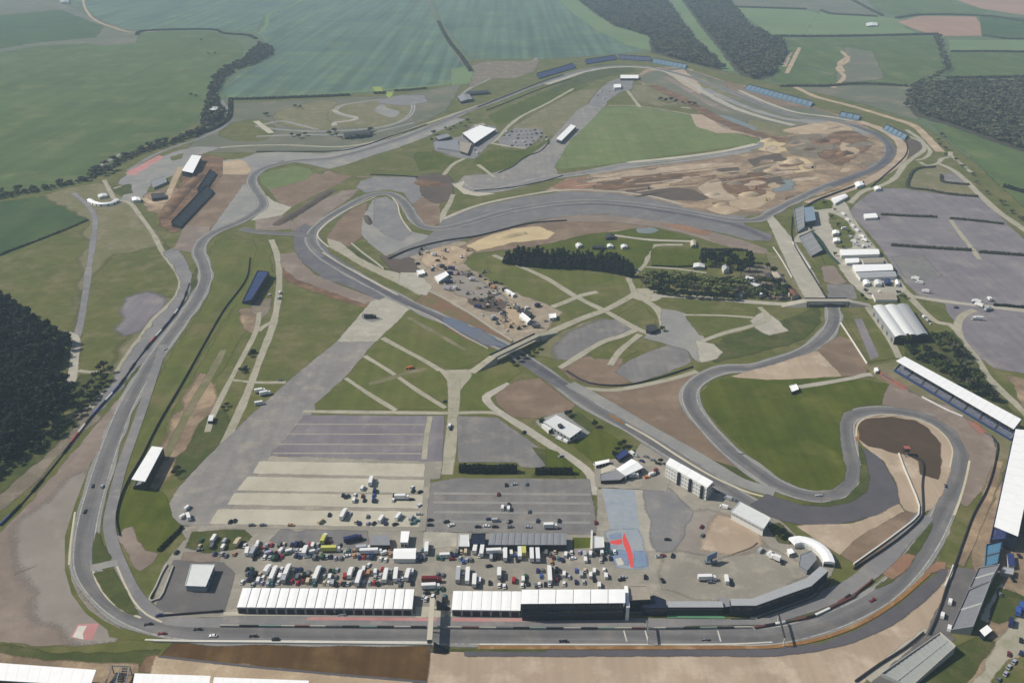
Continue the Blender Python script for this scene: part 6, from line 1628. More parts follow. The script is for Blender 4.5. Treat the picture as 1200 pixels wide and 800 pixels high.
# ------------------------------------------------------------------ walls, barriers and fences
wall_run('pit_wall', 'low pit wall of alternating coloured boards along the straight', 'wall', [(258, 734.5), (330, 735), (500, 736.3), (640, 737.5), (760, 737.5), (880, 736.5)], 1.3, 0.7, 'concrete_wall', smooth=True, step=9.0,
         panel=['concrete_wall', 'ad_black', 'ad_green', 'concrete_wall', 'barrier_rust', 'concrete_wall', 'barrier_grey', 'ad_black', 'ad_green', 'barrier_dark'])
wall_run('tyre_wall', 'red and dark barrier on the inside of the last bend', 'barrier', [(884, 736.5), (920, 730), (955, 722), (972, 714), (990, 702), (996, 698)], 1.2, 1.2, 'barrier_dark', step=6, panel=['barrier_rust', 'ad_black', 'ad_white', None])
wall_run('tyre_wall', 'dark red barrier loop where the pit entry leaves the track', 'barrier', [(972, 714), (984, 708), (1000, 700), (1003, 696), (1018, 684), (1022, 680)], 1.2, 0.8, 'barrier_rust', step=6)
wall_run('crash_barrier', 'dark barrier line along the left edge of the brown hairpin gravel', 'barrier', [(1000, 667), (1030, 648), (1060, 626), (1080, 606), (1081, 600), (1080, 570), (1079, 540), (1066, 534)], 1.3, 0.6, 'barrier_dark')
wall_run('concrete_wall', 'pale wall crossing the hairpin gravel to the tower', 'wall', [(1053, 532), (1058, 546), (1068, 570), (1077, 594), (1076, 604), (1050, 626), (1000, 662)], 1.1, 0.8, 'rail_white')
wall_run('crash_barrier', 'dark barrier along the bottom of the pale foreground run-off', 'barrier', [(1002, 799), (1030, 779), (1060, 760), (1082, 742)], 1.3, 0.8, 'barrier_dark')
wall_run('crash_barrier', 'dark barrier between the run-off and the lower right stands', 'barrier', [(1088, 744), (1098, 722), (1108, 690), (1118, 664), (1128, 636), (1140, 604), (1156, 574), (1166, 540), (1168, 520), (1162, 512)], 1.3, 0.7, 'barrier_dark')
wall_run('concrete_wall', 'white wall end of the run-off at the lower right stands', 'wall', [(1107, 688), (1113, 676), (1117, 664)], 1.3, 1.4, 'rail_white')
wall_run('crash_barrier', 'red and white barrier outside the hairpin below the long stand', 'barrier', [(1024, 432), (1034, 440), (1060, 455), (1080, 466), (1113, 483), (1128, 489), (1142, 496), (1154, 508), (1163, 513), (1166, 524)], 1.2, 0.8, 'barrier_grey', step=9,
         panel=['barrier_red', 'barrier_grey', 'barrier_red', None, 'ad_white', 'ad_white', 'ad_white', None, 'barrier_red', 'barrier_grey', None])
wall_run('crash_barrier', 'barrier along the left of the track below the wood, with coloured boards', 'barrier', [(222, 332), (212, 358), (196, 380), (176, 403), (158, 426), (140, 452), (124, 470), (108, 488), (92, 508), (74, 532), (50, 562), (24, 592), (0, 616)], 1.5, 0.8, 'barrier_dark', step=11,
         panel=[None, None, 'ad_black', None, 'ad_black', 'ad_blue', 'ad_white', 'ad_black', 'ad_blue', 'ad_black', 'ad_white', 'ad_red', 'ad_black'])
wall_run('wire_fence', 'dark fence line along the grass inside the left straight', 'fence', [(293, 302), (288, 328), (262, 364), (240, 402), (212, 452), (184, 500), (166, 536), (152, 560), (141, 585), (136, 610), (140, 628)], 1.5, 0.3, 'barrier_dark')
wall_run('crash_barrier', 'white edged barrier round the pit exit escape pad', 'barrier', [(196, 662), (190, 672), (182, 690), (175, 703), (178, 705), (187, 702), (194, 688), (203, 664)], 1.0, 0.8, 'concrete_wall', step=4)
wall_run('crash_barrier', 'dark barrier along the left end of the pit lane', 'barrier', [(192, 722), (230, 719), (258, 717), (262, 716)], 1.2, 0.6, 'barrier_dark')
wall_run('crash_barrier', 'long barrier behind the soil bank below the straight', 'barrier', [(180, 752), (230, 753), (300, 753.6), (400, 754.6), (505, 756)], 0.9, 0.5, 'rail_white')
wall_run('crash_barrier', 'dark barrier along the lower side of the new arena bends', 'barrier', [(455, 304), (480, 293), (520, 283), (560, 277), (600, 267), (624, 262), (664, 259)], 1.5, 1.2, 'barrier_dark')
wall_run('crash_barrier', 'dark barrier between gravel and lane above the middle crossing', 'barrier', [(664, 435), (690, 449), (730, 452), (772, 443), (812, 430)], 1.2, 0.6, 'barrier_dark')
wall_run('crash_barrier', 'pale wall beside the diagonal straight, building site side', 'barrier', [(495, 338), (520, 350), (548, 366), (575, 384), (600, 400)], 1.0, 0.9, 'concrete_wall')
wall_run('crash_barrier', 'barrier along the lower field side of the diagonal straight', 'barrier', [(478, 360), (510, 374), (545, 395), (572, 409)], 1.0, 0.6, 'concrete_wall')
wall_run('concrete_wall', 'white wall along the right straight beside the grey terrace', 'wall', [(929, 284), (938, 298), (950, 316)], 1.2, 1.2, 'rail_white')
wall_run('concrete_wall', 'white edge wall on the left side of the right straight', 'wall', [(906, 290), (916, 305), (928, 326)], 0.9, 0.9, 'rail_white')
wall_run('crash_barrier', 'dark fence line between the right straight and the village', 'fence', [(928, 254), (928, 280), (940, 304), (956, 330), (968, 350)], 1.6, 0.5, 'barrier_dark')
wall_run('crash_barrier', 'dark barrier on the outside of the far right hairpin', 'barrier', [(1020, 220), (1036, 206), (1052, 192), (1061, 182), (1063, 172), (1060, 164)], 1.5, 0.8, 'barrier_dark')
wall_run('crash_barrier', 'dark embankment wall above the village straight', 'barrier', [(942, 244), (956, 236), (976, 228), (1000, 219), (1012, 214)], 2.2, 1.0, 'barrier_dark')
wall_run('crash_barrier', 'barrier between old runway and the chicane by the far stand', 'barrier', [(644, 166), (632, 178), (616, 184), (600, 196), (584, 203)], 1.0, 0.8, 'barrier_dark')
wall_run('crash_barrier', 'barrier along the upper edge of the old infield straight', 'barrier', [(556, 224), (600, 220), (640, 212), (660, 206)], 1.0, 0.8, 'barrier_dark')
wall_run('crash_barrier', 'dark barrier along the left side of the far long straight', 'barrier', [(560, 126), (600, 110), (636, 96), (660, 88)], 1.4, 1.0, 'barrier_dark')
wall_run('crash_barrier', 'dark barrier along the right side of the far long straight', 'barrier', [(570, 130), (600, 118), (630, 106), (670, 92)], 1.4, 1.0, 'barrier_dark')
wall_run('crash_barrier', 'barrier below the kart circuit along the upper left bend', 'barrier', [(300, 178), (360, 178), (400, 177), (430, 170), (456, 161), (500, 146)], 1.3, 0.9, 'barrier_dark')
wall_run('crash_barrier', 'dark wall above the new arena apron', 'barrier', [(434, 205), (460, 206), (490, 208)], 1.4, 0.8, 'barrier_dark')
wall_run('concrete_wall', 'pale wall in the dark verge left of the building site', 'wall', [(412, 286), (424, 296), (440, 308), (450, 316)], 1.6, 1.0, 'concrete_wall')
wall_run('concrete_wall', 'white kerb wall right of the car park lane by the hairpin', 'wall', [(985, 379), (1000, 402), (1016, 427)], 1.0, 0.9, 'rail_white')
# ------------------------------------------------------------------ banks and heaps of earth
mound('spectator_bank', 'dirt_brown', [(190, 256), (200, 242), (214, 226), (226, 214), (236, 202)], 20, 3)
mound('spectator_bank', 'mud_dark', [(322, 265), (336, 256), (352, 247), (370, 235), (390, 222)], 17, 2.2)
mound('spoil_heap', 'dirt_brown', [(488, 212), (504, 216), (520, 214)], 30, 3)
mound('grass_bank', 'grass_dark', [(0, 552), (40, 526), (72, 502), (82, 494)], 13, 2.4)
mound('spoil_heap', 'mud_dark', [(428, 252), (434, 264)], 10, 2.5)
for i, (x, y, L, w, h, m) in enumerate([(900, 165, 26, 18, 4, 'sand'), (930, 190, 30, 22, 5, 'dirt_pale'), (962, 166, 30, 20, 4, 'dirt_brown'), (990, 180, 28, 20, 5, 'dirt_brown'), (878, 228, 34, 18, 4, 'dirt_pale'), (845, 240, 28, 14, 3, 'dirt_pale'),
                                         (905, 200, 30, 18, 4, 'dirt_pale'), (890, 210, 20, 16, 4, 'dirt_brown'), (862, 215, 26, 18, 3, 'dirt_grey'), (835, 228, 24, 14, 3, 'gravel_tan'), (930, 168, 20, 14, 3, 'dirt_grey'), (600, 276, 60, 16, 3.5, 'sand'),
                                         (948, 175, 24, 16, 4, 'dirt_brown'), (975, 150, 40, 14, 3, 'dirt_pale'), (585, 352, 12, 8, 2, 'dirt_brown'), (560, 338, 14, 9, 2.2, 'dirt_grey'), (530, 308, 16, 8, 2, 'dirt_pale'), (568, 358, 12, 8, 2.4, 'mud_dark'),
                                         (590, 372, 14, 8, 2.0, 'dirt_grey'), (548, 318, 14, 8, 2.0, 'dirt_grey'), (760, 228, 60, 10, 2.0, 'mud_dark'), (915, 215, 16, 10, 2.5, 'mud_dark'), (750, 210, 70, 9, 2.0, 'dirt'), (800, 205, 70, 8, 2.0, 'dirt_brown')]):
    mound('spoil_heap', m, [(x - L * 0.3, y + L * 0.06), (x, y), (x + L * 0.3, y - L * 0.05)], w, h, 0.15, 0.5)

# ------------------------------------------------------------------ vehicles
def profile_body(mb, prof, w, mi_body, taper=0.0, glass=None):
    """extrude a side profile [(y, z)] across the width; glass = indices of profile edges that are panes"""
    n = len(prof)
    vs = []
    for y, z in prof:
        t = w / 2 - (taper if z > 0.95 else 0)
        vs += [(-t, y, z), (t, y, z)]
    fs, ms = [], []
    for i in range(n):
        j = (i + 1) % n
        fs.append((2 * i, 2 * i + 1, 2 * j + 1, 2 * j)); ms.append(1 if glass and i in glass else mi_body)
    fs.append(tuple(2 * i for i in range(n - 1, -1, -1))); ms.append(mi_body)
    fs.append(tuple(2 * i + 1 for i in range(n))); ms.append(mi_body)
    k = len(mb.v)
    mb.v += vs
    mb.f += [tuple(q + k for q in f) for f in fs]
    mb.m += ms
def wheels(mb, ys, w, r, mi):
    for y in ys:
        for s in (-1, 1):
            x = s * (w / 2 - 0.08)
            vs = [(x - 0.11, y + r * math.cos(a * math.pi / 4), r + r * math.sin(a * math.pi / 4)) for a in range(8)] + [(x + 0.11, y + r * math.cos(a * math.pi / 4), r + r * math.sin(a * math.pi / 4)) for a in range(8)]
            mb.add(vs, [(a, (a + 1) % 8, 8 + (a + 1) % 8, 8 + a) for a in range(8)] + [tuple(range(7, -1, -1)), tuple(range(8, 16))], mi)
def car_shape(kind):
    mb = MB()
    if kind == 'car':
        profile_body(mb, [(-2.1, 0.35), (2.1, 0.35), (2.12, 0.75), (1.1, 0.92), (-1.75, 0.95), (-2.1, 0.85)], 1.78, 0)
        profile_body(mb, [(1.1, 0.9), (0.45, 1.42), (-1.05, 1.45), (-1.8, 0.93)], 1.62, 0, 0.14, glass=(0, 2))
        for s in (-1, 1):
            x = s * 0.79
            mb.add([(x, 0.85, 0.97), (x * 0.86, 0.4, 1.36), (x * 0.86, -1.0, 1.38), (x, -1.5, 0.99)], [(0, 1, 2, 3)], 1)
        wheels(mb, (-1.3, 1.3), 1.78, 0.32, 2)
    elif kind == 'van':
        profile_body(mb, [(-2.7, 0.4), (2.7, 0.4), (2.72, 0.95), (2.1, 1.3), (1.5, 2.15), (1.2, 2.35), (-2.7, 2.35)], 2.0, 0, 0.08, glass=(3,))
        for s in (-1, 1):
            x = s * 1.0
            mb.add([(x, 1.9, 1.25), (x * 0.93, 1.4, 1.9), (x * 0.93, 0.7, 1.9), (x, 0.7, 1.25)], [(0, 1, 2, 3)], 1)
        wheels(mb, (-1.7, 1.75), 2.0, 0.36, 2)
    elif kind == 'motorhome':
        profile_body(mb, [(-3.6, 0.45), (3.6, 0.45), (3.62, 1.1), (3.1, 1.4), (2.7, 2.1), (3.0, 2.7), (2.6, 3.05), (-3.6, 3.0)], 2.3, 0, 0.06, glass=(3,))
        for s in (-1, 1):
            x = s * 1.12
            for y in (-2.6, -0.6, 1.2):
                mb.add([(x, y, 1.6), (x, y + 1.1, 1.6), (x, y + 1.1, 2.3), (x, y, 2.3)], [(0, 1, 2, 3)], 1)
        wheels(mb, (-2.2, 2.2), 2.3, 0.4, 2)
    elif kind == 'race car':
        profile_body(mb, [(-2.1, 0.2), (2.2, 0.2), (2.2, 0.35), (0.6, 0.62), (-0.2, 0.95), (-2.1, 0.7)], 1.0, 0)
        mb.box((0, 2.05, 0.22), (1.8, 0.5, 0.1), 0)
        mb.box((0, -2.0, 0.9), (1.5, 0.5, 0.1), 0); mb.box((0.7, -2.0, 0.5), (0.06, 0.4, 0.45), 0); mb.box((-0.7, -2.0, 0.5), (0.06, 0.4, 0.45), 0)
        wheels(mb, (-1.5, 1.6), 1.8, 0.34, 2)
    elif kind == 'digger':
        mb.box((-0.9, 0, 0.0), (0.6, 3.6, 0.8), 2); mb.box((0.9, 0, 0.0), (0.6, 3.6, 0.8), 2)
        mb.box((0, -0.3, 0.8), (2.4, 3.0, 1.0), 0); mb.box((-0.6, 0.5, 1.8), (1.1, 1.4, 1.2), 1)
        mb.bar((0.5, 1.0, 2.0), (0.5, 4.0, 4.2), 0.4, 0.5, 0); mb.bar((0.5, 4.0, 4.2), (0.5, 6.0, 1.8), 0.35, 0.45, 0); mb.box((0.5, 6.0, 0.9), (1.0, 0.8, 1.0), 2)
    return mb
SHAPES = {}
def small_vehicle(kind, colour):
    """one mesh: body, panes and wheels in three materials"""
    if (kind, colour) not in SHAPES:
        mb = car_shape(kind)
        o = mk(kind.replace(' ', '_'), mb.v, mb.f, [coat(colour), 'glass_dark', 'tyre_black'], None, mb.m)
        SHAPES[(kind, colour)] = o
        return o
    return clone(SHAPES[(kind, colour)])
LORRY = {}
def lorry(L, colour, cab):
    """cab, cargo box, chassis and wheels as parts; forward is +y"""
    key = (L, colour, cab)
    if key in LORRY:
        return clone_tree(LORRY[key])
    rt = bpy.data.objects.new('lorry', None); COL.objects.link(rt)
    m = MB()
    y1 = L / 2
    profile_body(m, [(y1 - 2.2, 0.5), (y1, 0.5), (y1, 1.7), (y1 - 0.25, 2.9), (y1 - 2.2, 3.1)], 2.45, 0, 0.05, glass=(2,))
    o = mk('cab', m.v, m.f, [coat(cab), 'glass_dark'], rt, m.m)
    m = MB(); m.box((0, -1.25, 1.15), (2.5, L - 2.6, 2.75)); mk('cargo_box', m.v, m.f, coat(colour), rt, m.m)
    m = MB(); m.box((0, 0, 0.7), (2.2, L - 0.6, 0.42)); mk('chassis', m.v, m.f, 'steel_dark', rt, m.m)
    m = MB(); wheels(m, (y1 - 1.4, -y1 + 2.6, -y1 + 1.4), 2.45, 0.5, 0)
    o = mk('wheel', m.v, m.f, 'tyre_black', rt, m.m); o['kind'] = 'stuff'
    LORRY[key] = rt
    return rt
VEH = []           # (x px, y px, kind, colour, heading, row)
def put(x, y, kind, colour, head=90, row=''):
    VEH.append((x, y, kind, colour, head, row))
R_BL, R_BF = 'row just behind the left pit garages', 'further row behind the left pit garages'
R_BR, R_BRF = 'row just behind the hospitality block', 'further row behind the hospitality block'
R_AL, R_AR = 'left half of the paddock lorry row', 'right half of the paddock lorry row'
R_LAWN = 'row on the left paddock lawn'
R_S = 'pale concrete parking strips'
R_LOT = 'big asphalt car park'
# rows behind the garages, seen one by one
for x, y, k, c in [(284, 683, 'car', 'white'), (291, 680, 'car', 'dark blue'), (303, 681, 'van', 'white'), (307, 684, 'car', 'lilac'), (342, 682, 'car', 'red'), (349, 684, 'car', 'red'), (326, 683, 'car', 'white'),
                   (361, 682, 'van', 'beige'), (366, 676, 'car', 'beige'), (387, 677, 'van', 'white'), (385, 684, 'car', 'white'), (399, 684, 'car', 'tan'), (380, 684, 'car', 'beige'), (440, 671, 'van', 'white'), (428, 674, 'car', 'red'), (432, 672, 'van', 'tan'),
                   (467, 681, 'car', 'white'), (471, 679, 'car', 'white'), (483, 671, 'van', 'white'), (448, 683, 'car', 'grey'), (433, 684, 'car', 'silver'), (426, 684, 'car', 'silver'), (355, 682, 'car', 'dark red'),
                   (408, 685, 'car', 'silver'), (414, 683, 'car', 'grey')]:
    put(x, y, k, c, 90 + random.uniform(-7, 7), R_BL if y > 678 else R_BF)
for x, y, L, c, h in [(314, 670, 8, 'white', 80), (321, 675, 13, 'white', 88), (337, 672, 12, 'white', 87), (372, 675, 13, 'white', 86), (411, 674, 9, 'white', 88), (421, 680, 13, 'white', 87), (452, 677, 12, 'white', 90), (464, 676, 12, 'white', 92), (478, 676, 10, 'white', 85), (334, 680, 8, 'silver', 90)]:
    put(x, y, ('lorry', L), c, h, R_BF)
for x, y, L, c, h in [(537, 676, 14, 'silver', 90), (548, 677, 14, 'white', 90), (556, 683, 11, 'white', 90), (585, 674, 9, 'white', 90), (644, 676, 15, 'white', 90)]:
    put(x, y, ('lorry', L), c, h, R_BRF)
for x, y, k, c in [(562, 681, 'van', 'white'), (585, 687, 'car', 'white'), (591, 688, 'car', 'white'), (602, 681, 'van', 'red'), (613, 680, 'van', 'white'), (612, 687, 'car', 'white'), (644, 686, 'car', 'white'), (652, 680, 'car', 'red'), (661, 674, 'van', 'white'), (661, 685, 'car', 'white'),
                   (667, 677, 'car', 'silver'), (681, 674, 'van', 'silver'), (684, 683, 'car', 'silver'), (692, 675, 'van', 'white'), (710, 676, 'van', 'white'), (702, 687, 'van', 'white'), (632, 686, 'car', 'white'), (628, 687, 'car', 'grey'), (634, 676, 'car', 'blue'), (543, 674, 'car', 'silver'),
                   (696, 680, 'car', 'black'), (675, 683, 'car', 'dark blue'), (588, 680, 'car', 'black'), (616, 676, 'car', 'green'), (655, 677, 'car', 'black')]:
    put(x, y, k, c, 90 + random.uniform(-6, 6), R_BR if y > 678 else R_BRF)
# lorry row
for x, y, k, c in [(234, 641, 'car', 'beige'), (236, 634, 'car', 'green'), (251, 633, 'motorhome', 'white'), (249, 641, 'van', 'grey'), (264, 635, 'van', 'silver'), (262, 642, 'van', 'white'), (275, 650, 'car', 'tan'), (265, 652, 'car', 'grey'), (260, 650, 'car', 'silver'), (252, 650, 'car', 'dark blue')]:
    put(x, y, k, c, 85 + random.uniform(-5, 5), R_LAWN)
put(279, 638, ('lorry', 8), 'beige', 82, R_LAWN)
for x, y, k, c in [(287, 640, 'car', 'white'), (290, 648, 'motorhome', 'white'), (305, 643, 'car', 'red'), (310, 654, 'car', 'white'), (316, 649, 'van', 'lilac'), (330, 646, 'van', 'white'), (330, 653, 'car', 'red'), (337, 650, 'car', 'green'), (340, 647, 'van', 'white'), (367, 640, 'van', 'white'), (367, 648, 'van', 'white'),
                   (347, 652, 'car', 'dark blue'), (351, 653, 'car', 'dark blue'), (312, 645, 'car', 'black'), (325, 648, 'car', 'dark red'), (360, 653, 'car', 'white'), (386, 636, 'car', 'dark red'), (404, 648, 'car', 'silver'), (407, 652, 'car', 'white'), (415, 652, 'car', 'tan'), (421, 654, 'car', 'dark blue'), (451, 649, 'van', 'white'),
                   (446, 656, 'car', 'white'), (452, 657, 'car', 'white'), (457, 651, 'car', 'tan'), (400, 655, 'car', 'grey'), (432, 663, 'car', 'white'), (298, 655, 'car', 'black'), (393, 655, 'car', 'lilac'), (458, 643, 'car', 'orange'), (416, 646, 'car', 'tan'), (374, 645, 'car', 'lilac')]:
    put(x, y, k, c, random.choice((80, 92, 96, 20)) + random.uniform(-8, 8), R_AL)
for x, y, L, c, h in [(298, 648, 10, 'silver', 84), (358, 648, 9, 'white', 90), (380, 634, 9, 'yellow', 84), (388, 646, 12, 'yellow', 2), (435, 649, 14, 'white', 3), (414, 634, 12, 'dark blue', 20), (426, 645, 9, 'silver', 8), (500, 645, 11, 'white', 92)]:
    put(x, y, ('lorry', L), c, h, R_AL)
for x, y, L, c, h in [(557, 645, 10, 'white', 84), (565, 647, 12, 'white', 86), (581, 649, 12, 'white', 4), (592, 652, 12, 'white', 90), (609, 650, 12, 'white', 90), (614, 648, 9, 'yellow', 90), (623, 652, 13, 'white', 90), (630, 652, 13, 'white', 91)]:
    put(x, y, ('lorry', L), c, h, R_AR)
for x, y, k, c in [(522, 653, 'motorhome', 'white'), (529, 650, 'car', 'black'), (535, 652, 'car', 'dark blue'), (539, 655, 'car', 'silver'), (547, 657, 'car', 'silver'), (552, 657, 'car', 'grey'), (562, 652, 'car', 'white'), (599, 649, 'van', 'white'), (604, 652, 'car', 'blue'), (543, 659, 'car', 'blue'), (663, 651, 'van', 'white'),
                   (659, 657, 'car', 'dark blue'), (671, 655, 'car', 'white'), (679, 648, 'car', 'lilac'), (686, 657, 'van', 'white'), (692, 650, 'van', 'white'), (705, 648, 'van', 'white'), (685, 650, 'van', 'silver'), (700, 650, 'car', 'black'), (648, 654, 'car', 'dark red'), (644, 651, 'car', 'grey'), (646, 660, 'car', 'tan'), (645, 667, 'car', 'grey'),
                   (708, 655, 'car', 'black'), (704, 658, 'car', 'silver'), (518, 655, 'car', 'teal'), (513, 654, 'car', 'green'), (573, 664, 'car', 'black'), (715, 655, 'car', 'dark blue'), (530, 656, 'car', 'dark red'), (606, 657, 'car', 'black'), (597, 656, 'car', 'grey')]:
    put(x, y, k, c, random.choice((88, 92, 80, 10)) + random.uniform(-8, 8), R_AR)
# gaps filled with cars parked in the same rows
def fill(x0, x1, y, row, colours, step=5.4, gap=5.2, prob=0.8):
    x = x0
    while x < x1:
        yy = y + random.uniform(-1.2, 1.2)
        ok = True
        for (vx, vy, k, c, h, r) in VEH:
            L = k[1] if isinstance(k, tuple) else {'car': 4.4, 'van': 5.6, 'motorhome': 7.4}.get(k, 4)
            s = abs(math.sin(math.radians(h))); co = abs(math.cos(math.radians(h)))
            if abs(vx - x) < (L * co + 2.2 * s) * 0.95 + 1.7 and abs(vy - yy) < (L * s + 2.2 * co) * 0.6 + 2.3:
                ok = False; break
        if ok and random.random() < prob:
            put(x, yy, random.choice(('car', 'car', 'car', 'van')), random.choice(colours), 90 + random.uniform(-6, 6), row)
        x += step + random.uniform(-0.5, 0.8)
MIX = ['white', 'white', 'silver', 'silver', 'grey', 'black', 'black', 'dark blue', 'red', 'green', 'beige', 'blue', 'grey', 'teal']
MIX = MIX + ['black', 'grey', 'dark blue', 'black', 'silver']
fill(287, 487, 685, R_BL, MIX, 4.3, prob=0.96)
fill(287, 487, 680, R_BL, MIX, 4.3, prob=0.9)
fill(289, 487, 677, R_BL, MIX, 4.8, prob=0.8)
fill(290, 487, 674, R_BF, MIX, 4.3, prob=0.9)
fill(290, 487, 669, R_BF, MIX, 4.3, prob=0.9)
fill(630, 716, 670, R_BRF, MIX, prob=0.5)
fill(536, 716, 685, R_BR, MIX, prob=0.4)
fill(288, 500, 654, R_AL, MIX, 4.4, prob=0.95)
fill(290, 500, 649, R_AL, MIX, 4.4, prob=0.9)
fill(288, 500, 646, R_AL, MIX, 4.8, prob=0.75)
fill(288, 430, 639, R_AL, MIX, 4.8, prob=0.75)
fill(460, 500, 658, R_AL, MIX, prob=0.6)
fill(510, 600, 654, R_AR, MIX, 4.8, prob=0.7)
fill(512, 550, 647, R_AR, MIX, 4.8, prob=0.6)
fill(640, 722, 648, R_AR, MIX, 4.8, prob=0.75)
fill(650, 718, 655, R_AR, MIX, 4.8, prob=0.55)
# right of the left garages: transporter, kit
for x, y, k, c, h in [(506, 682, ('lorry', 12), 'dark red', 2), (505, 690, ('lorry', 11), 'white', 4), (513, 674, 'car', 'grey', 80), (519, 675, 'car', 'grey', 80), (500, 696, 'car', 'black', 10), (511, 694, 'car', 'green', 90), (519, 691, 'car', 'green', 90), (499, 703, 'car', 'white', 80), (507, 700, 'car', 'white', 84), (521, 700, 'car', 'teal', 90), (496, 701, 'car', 'silver', 80), (520, 705, 'van', 'black', 90)]:
    put(x, y, k, c, h, 'gap between both pit garage rows')
# strips
for x, y, k, c, h in [(435, 566, ('lorry', 10), 'white', 90), (425, 573, 'van', 'white', 80), (402, 581, 'car', 'black', 90), (405, 583, 'car', 'black', 85), (408, 582, 'car', 'dark blue', 90), (416, 581, 'car', 'white', 85), (415, 587, 'van', 'white', 90), (425, 582, 'car', 'dark red', 90), (427, 587, 'car', 'black', 85), (438, 587, 'van', 'dark blue', 90), (439, 576, 'van', 'dark blue', 90), (438, 581, 'car', 'blue', 88),
                   (461, 587, 'car', 'white', 80), (462, 581, 'car', 'black', 90), (471, 585, ('lorry', 10), 'white', 2), (482, 586, 'car', 'black', 10), (483, 572, 'car', 'white', 70), (484, 576, 'car', 'black', 70), (492, 577, 'car', 'black', 40), (491, 593, 'car', 'white', 60), (376, 612, 'van', 'beige', 60), (386, 604, 'car', 'black', 90), (403, 605, ('lorry', 11), 'white', 82), (410, 603, 'car', 'white', 85), (417, 612, 'car', 'beige', 85),
                   (421, 614, 'car', 'dark blue', 85), (431, 606, 'car', 'grey', 90), (431, 614, 'car', 'lilac', 85), (438, 614, 'car', 'black', 60), (447, 610, 'motorhome', 'white', 75), (452, 614, 'car', 'dark blue', 85), (467, 607, 'motorhome', 'white', 70), (463, 615, 'car', 'black', 30), (482, 608, 'van', 'silver', 75), (488, 611, 'car', 'teal', 40), (491, 603, 'car', 'silver', 10), (484, 614, 'car', 'teal', 20),
                   (270, 612, 'car', 'black', 80), (275, 611, 'car', 'black', 85), (295, 616, 'car', 'grey', 10), (308, 616, 'car', 'grey', 10), (341, 616, 'car', 'tan', 0), (215, 606, 'van', 'white', 60), (221, 607, 'motorhome', 'white', 120), (220, 596, 'van', 'white', 70), (234, 645, 'car', 'grey', 20), (207, 648, 'car', 'black', 80)]:
    put(x, y, k, c, h, R_S if x > 240 else 'left end yard of the paddock')
for x, y, k, c, h in [(593, 569, 'car', 'black', 90), (584, 580, 'car', 'dark red', 85), (589, 596, 'van', 'white', 85), (596, 597, 'van', 'white', 85), (596, 592, 'car', 'black', 85), (504, 610, 'car', 'black', 10), (504, 616, 'car', 'black', 0), (523, 612, 'car', 'black', 30), (529, 616, 'car', 'white', 30), (560, 618, 'car', 'black', 0), (570, 617, 'car', 'white', 0), (581, 611, 'van', 'silver', 5), (573, 609, 'car', 'dark blue', 10),
                   (580, 618, 'car', 'black', 0), (597, 612, 'car', 'black', 45), (598, 618, 'car', 'grey', 10), (620, 600, 'car', 'grey', 90), (630, 611, 'car', 'dark blue', 80), (647, 615, 'car', 'silver', 10), (619, 618, 'car', 'silver', 0), (603, 568, 'car', 'silver', 20), (617, 568, 'car', 'grey', 90), (655, 611, 'car', 'black', 80), (645, 619, ('lorry', 9), 'white', 2), (698, 613, 'car', 'dark red', 85)]:
    put(x, y, k, c, h, R_LOT)
# open paddock right and the inner yards
for x, y, k, c, h in [(828, 680, ('lorry', 11), 'white', 2), (833, 683, 'car', 'grey', 5), (851, 681, 'motorhome', 'white', 85), (857, 685, 'car', 'black', 70), (891, 646, 'van', 'silver', 50), (902, 650, 'van', 'white', 45), (908, 656, ('lorry', 7), 'white', 140), (916, 660, 'car', 'black', 80), (848, 595, 'van', 'white', 150), (776, 652, 'car', 'dark red', 10), (788, 652, 'car', 'black', 70), (772, 653, 'car', 'silver', 10), (782, 633, 'car', 'black', 0),
                      (730, 677, 'car', 'silver', 10), (728, 680, 'car', 'black', 10), (756, 677, 'car', 'black', 80), (776, 681, 'car', 'black', 100), (823, 628, 'car', 'grey', 60), (822, 618, 'car', 'dark red', 60)]:
    put(x, y, k, c, h, 'open right part of the paddock')
for x, y, k, c, h in [(655, 515, 'van', 'white', 140), (662, 518, 'van', 'white', 140), (642, 502, 'car', 'grey', 60), (646, 507, 'car', 'dark blue', 60), (657, 535, 'car', 'silver', 40), (740, 532, 'van', 'white', 120), (745, 535, 'car', 'silver', 150), (757, 536, 'car', 'grey', 150), (765, 540, 'car', 'grey', 150), (771, 544, 'car', 'black', 150), (752, 541, 'car', 'dark blue', 140), (741, 560, ('lorry', 9), 'silver', 10), (764, 557, 'van', 'white', 30), (758, 560, 'car', 'orange', 20), (770, 555, 'car', 'black', 60), (768, 551, 'car', 'red', 60),
                      (699, 545, 'car', 'white', 20), (705, 543, 'car', 'black', 20), (528, 503, 'car', 'black', 85), (527, 500, 'van', 'white', 85), (521, 471, 'car', 'black', 70), (832, 568, 'car', 'red', 150), (840, 577, 'car', 'grey', 150), (853, 585, 'van', 'silver', 150), (860, 587, 'car', 'grey', 150), (614, 507, 'car', 'black', 60)]:
    put(x, y, k, c, h, 'inner yards by the diagonal straight')
for x, y, k, c, h in [(305, 460, ('lorry', 9), 'white', 20), (311, 463, ('lorry', 9), 'white', 25), (304, 474, 'motorhome', 'white', 20), (329, 446, 'car', 'grey', 0), (328, 344, 'van', 'white', 88), (327, 350, 'van', 'silver', 88), (314, 336, 'car', 'black', 60), (316, 346, 'car', 'white', 80), (297, 413, 'van', 'black', 60), (287, 433, 'van', 'dark blue', 80), (482, 432, 'van', 'orange', 20), (477, 432, 'car', 'tan', 40)]:
    put(x, y, k, c, h, 'lanes of the left infield')
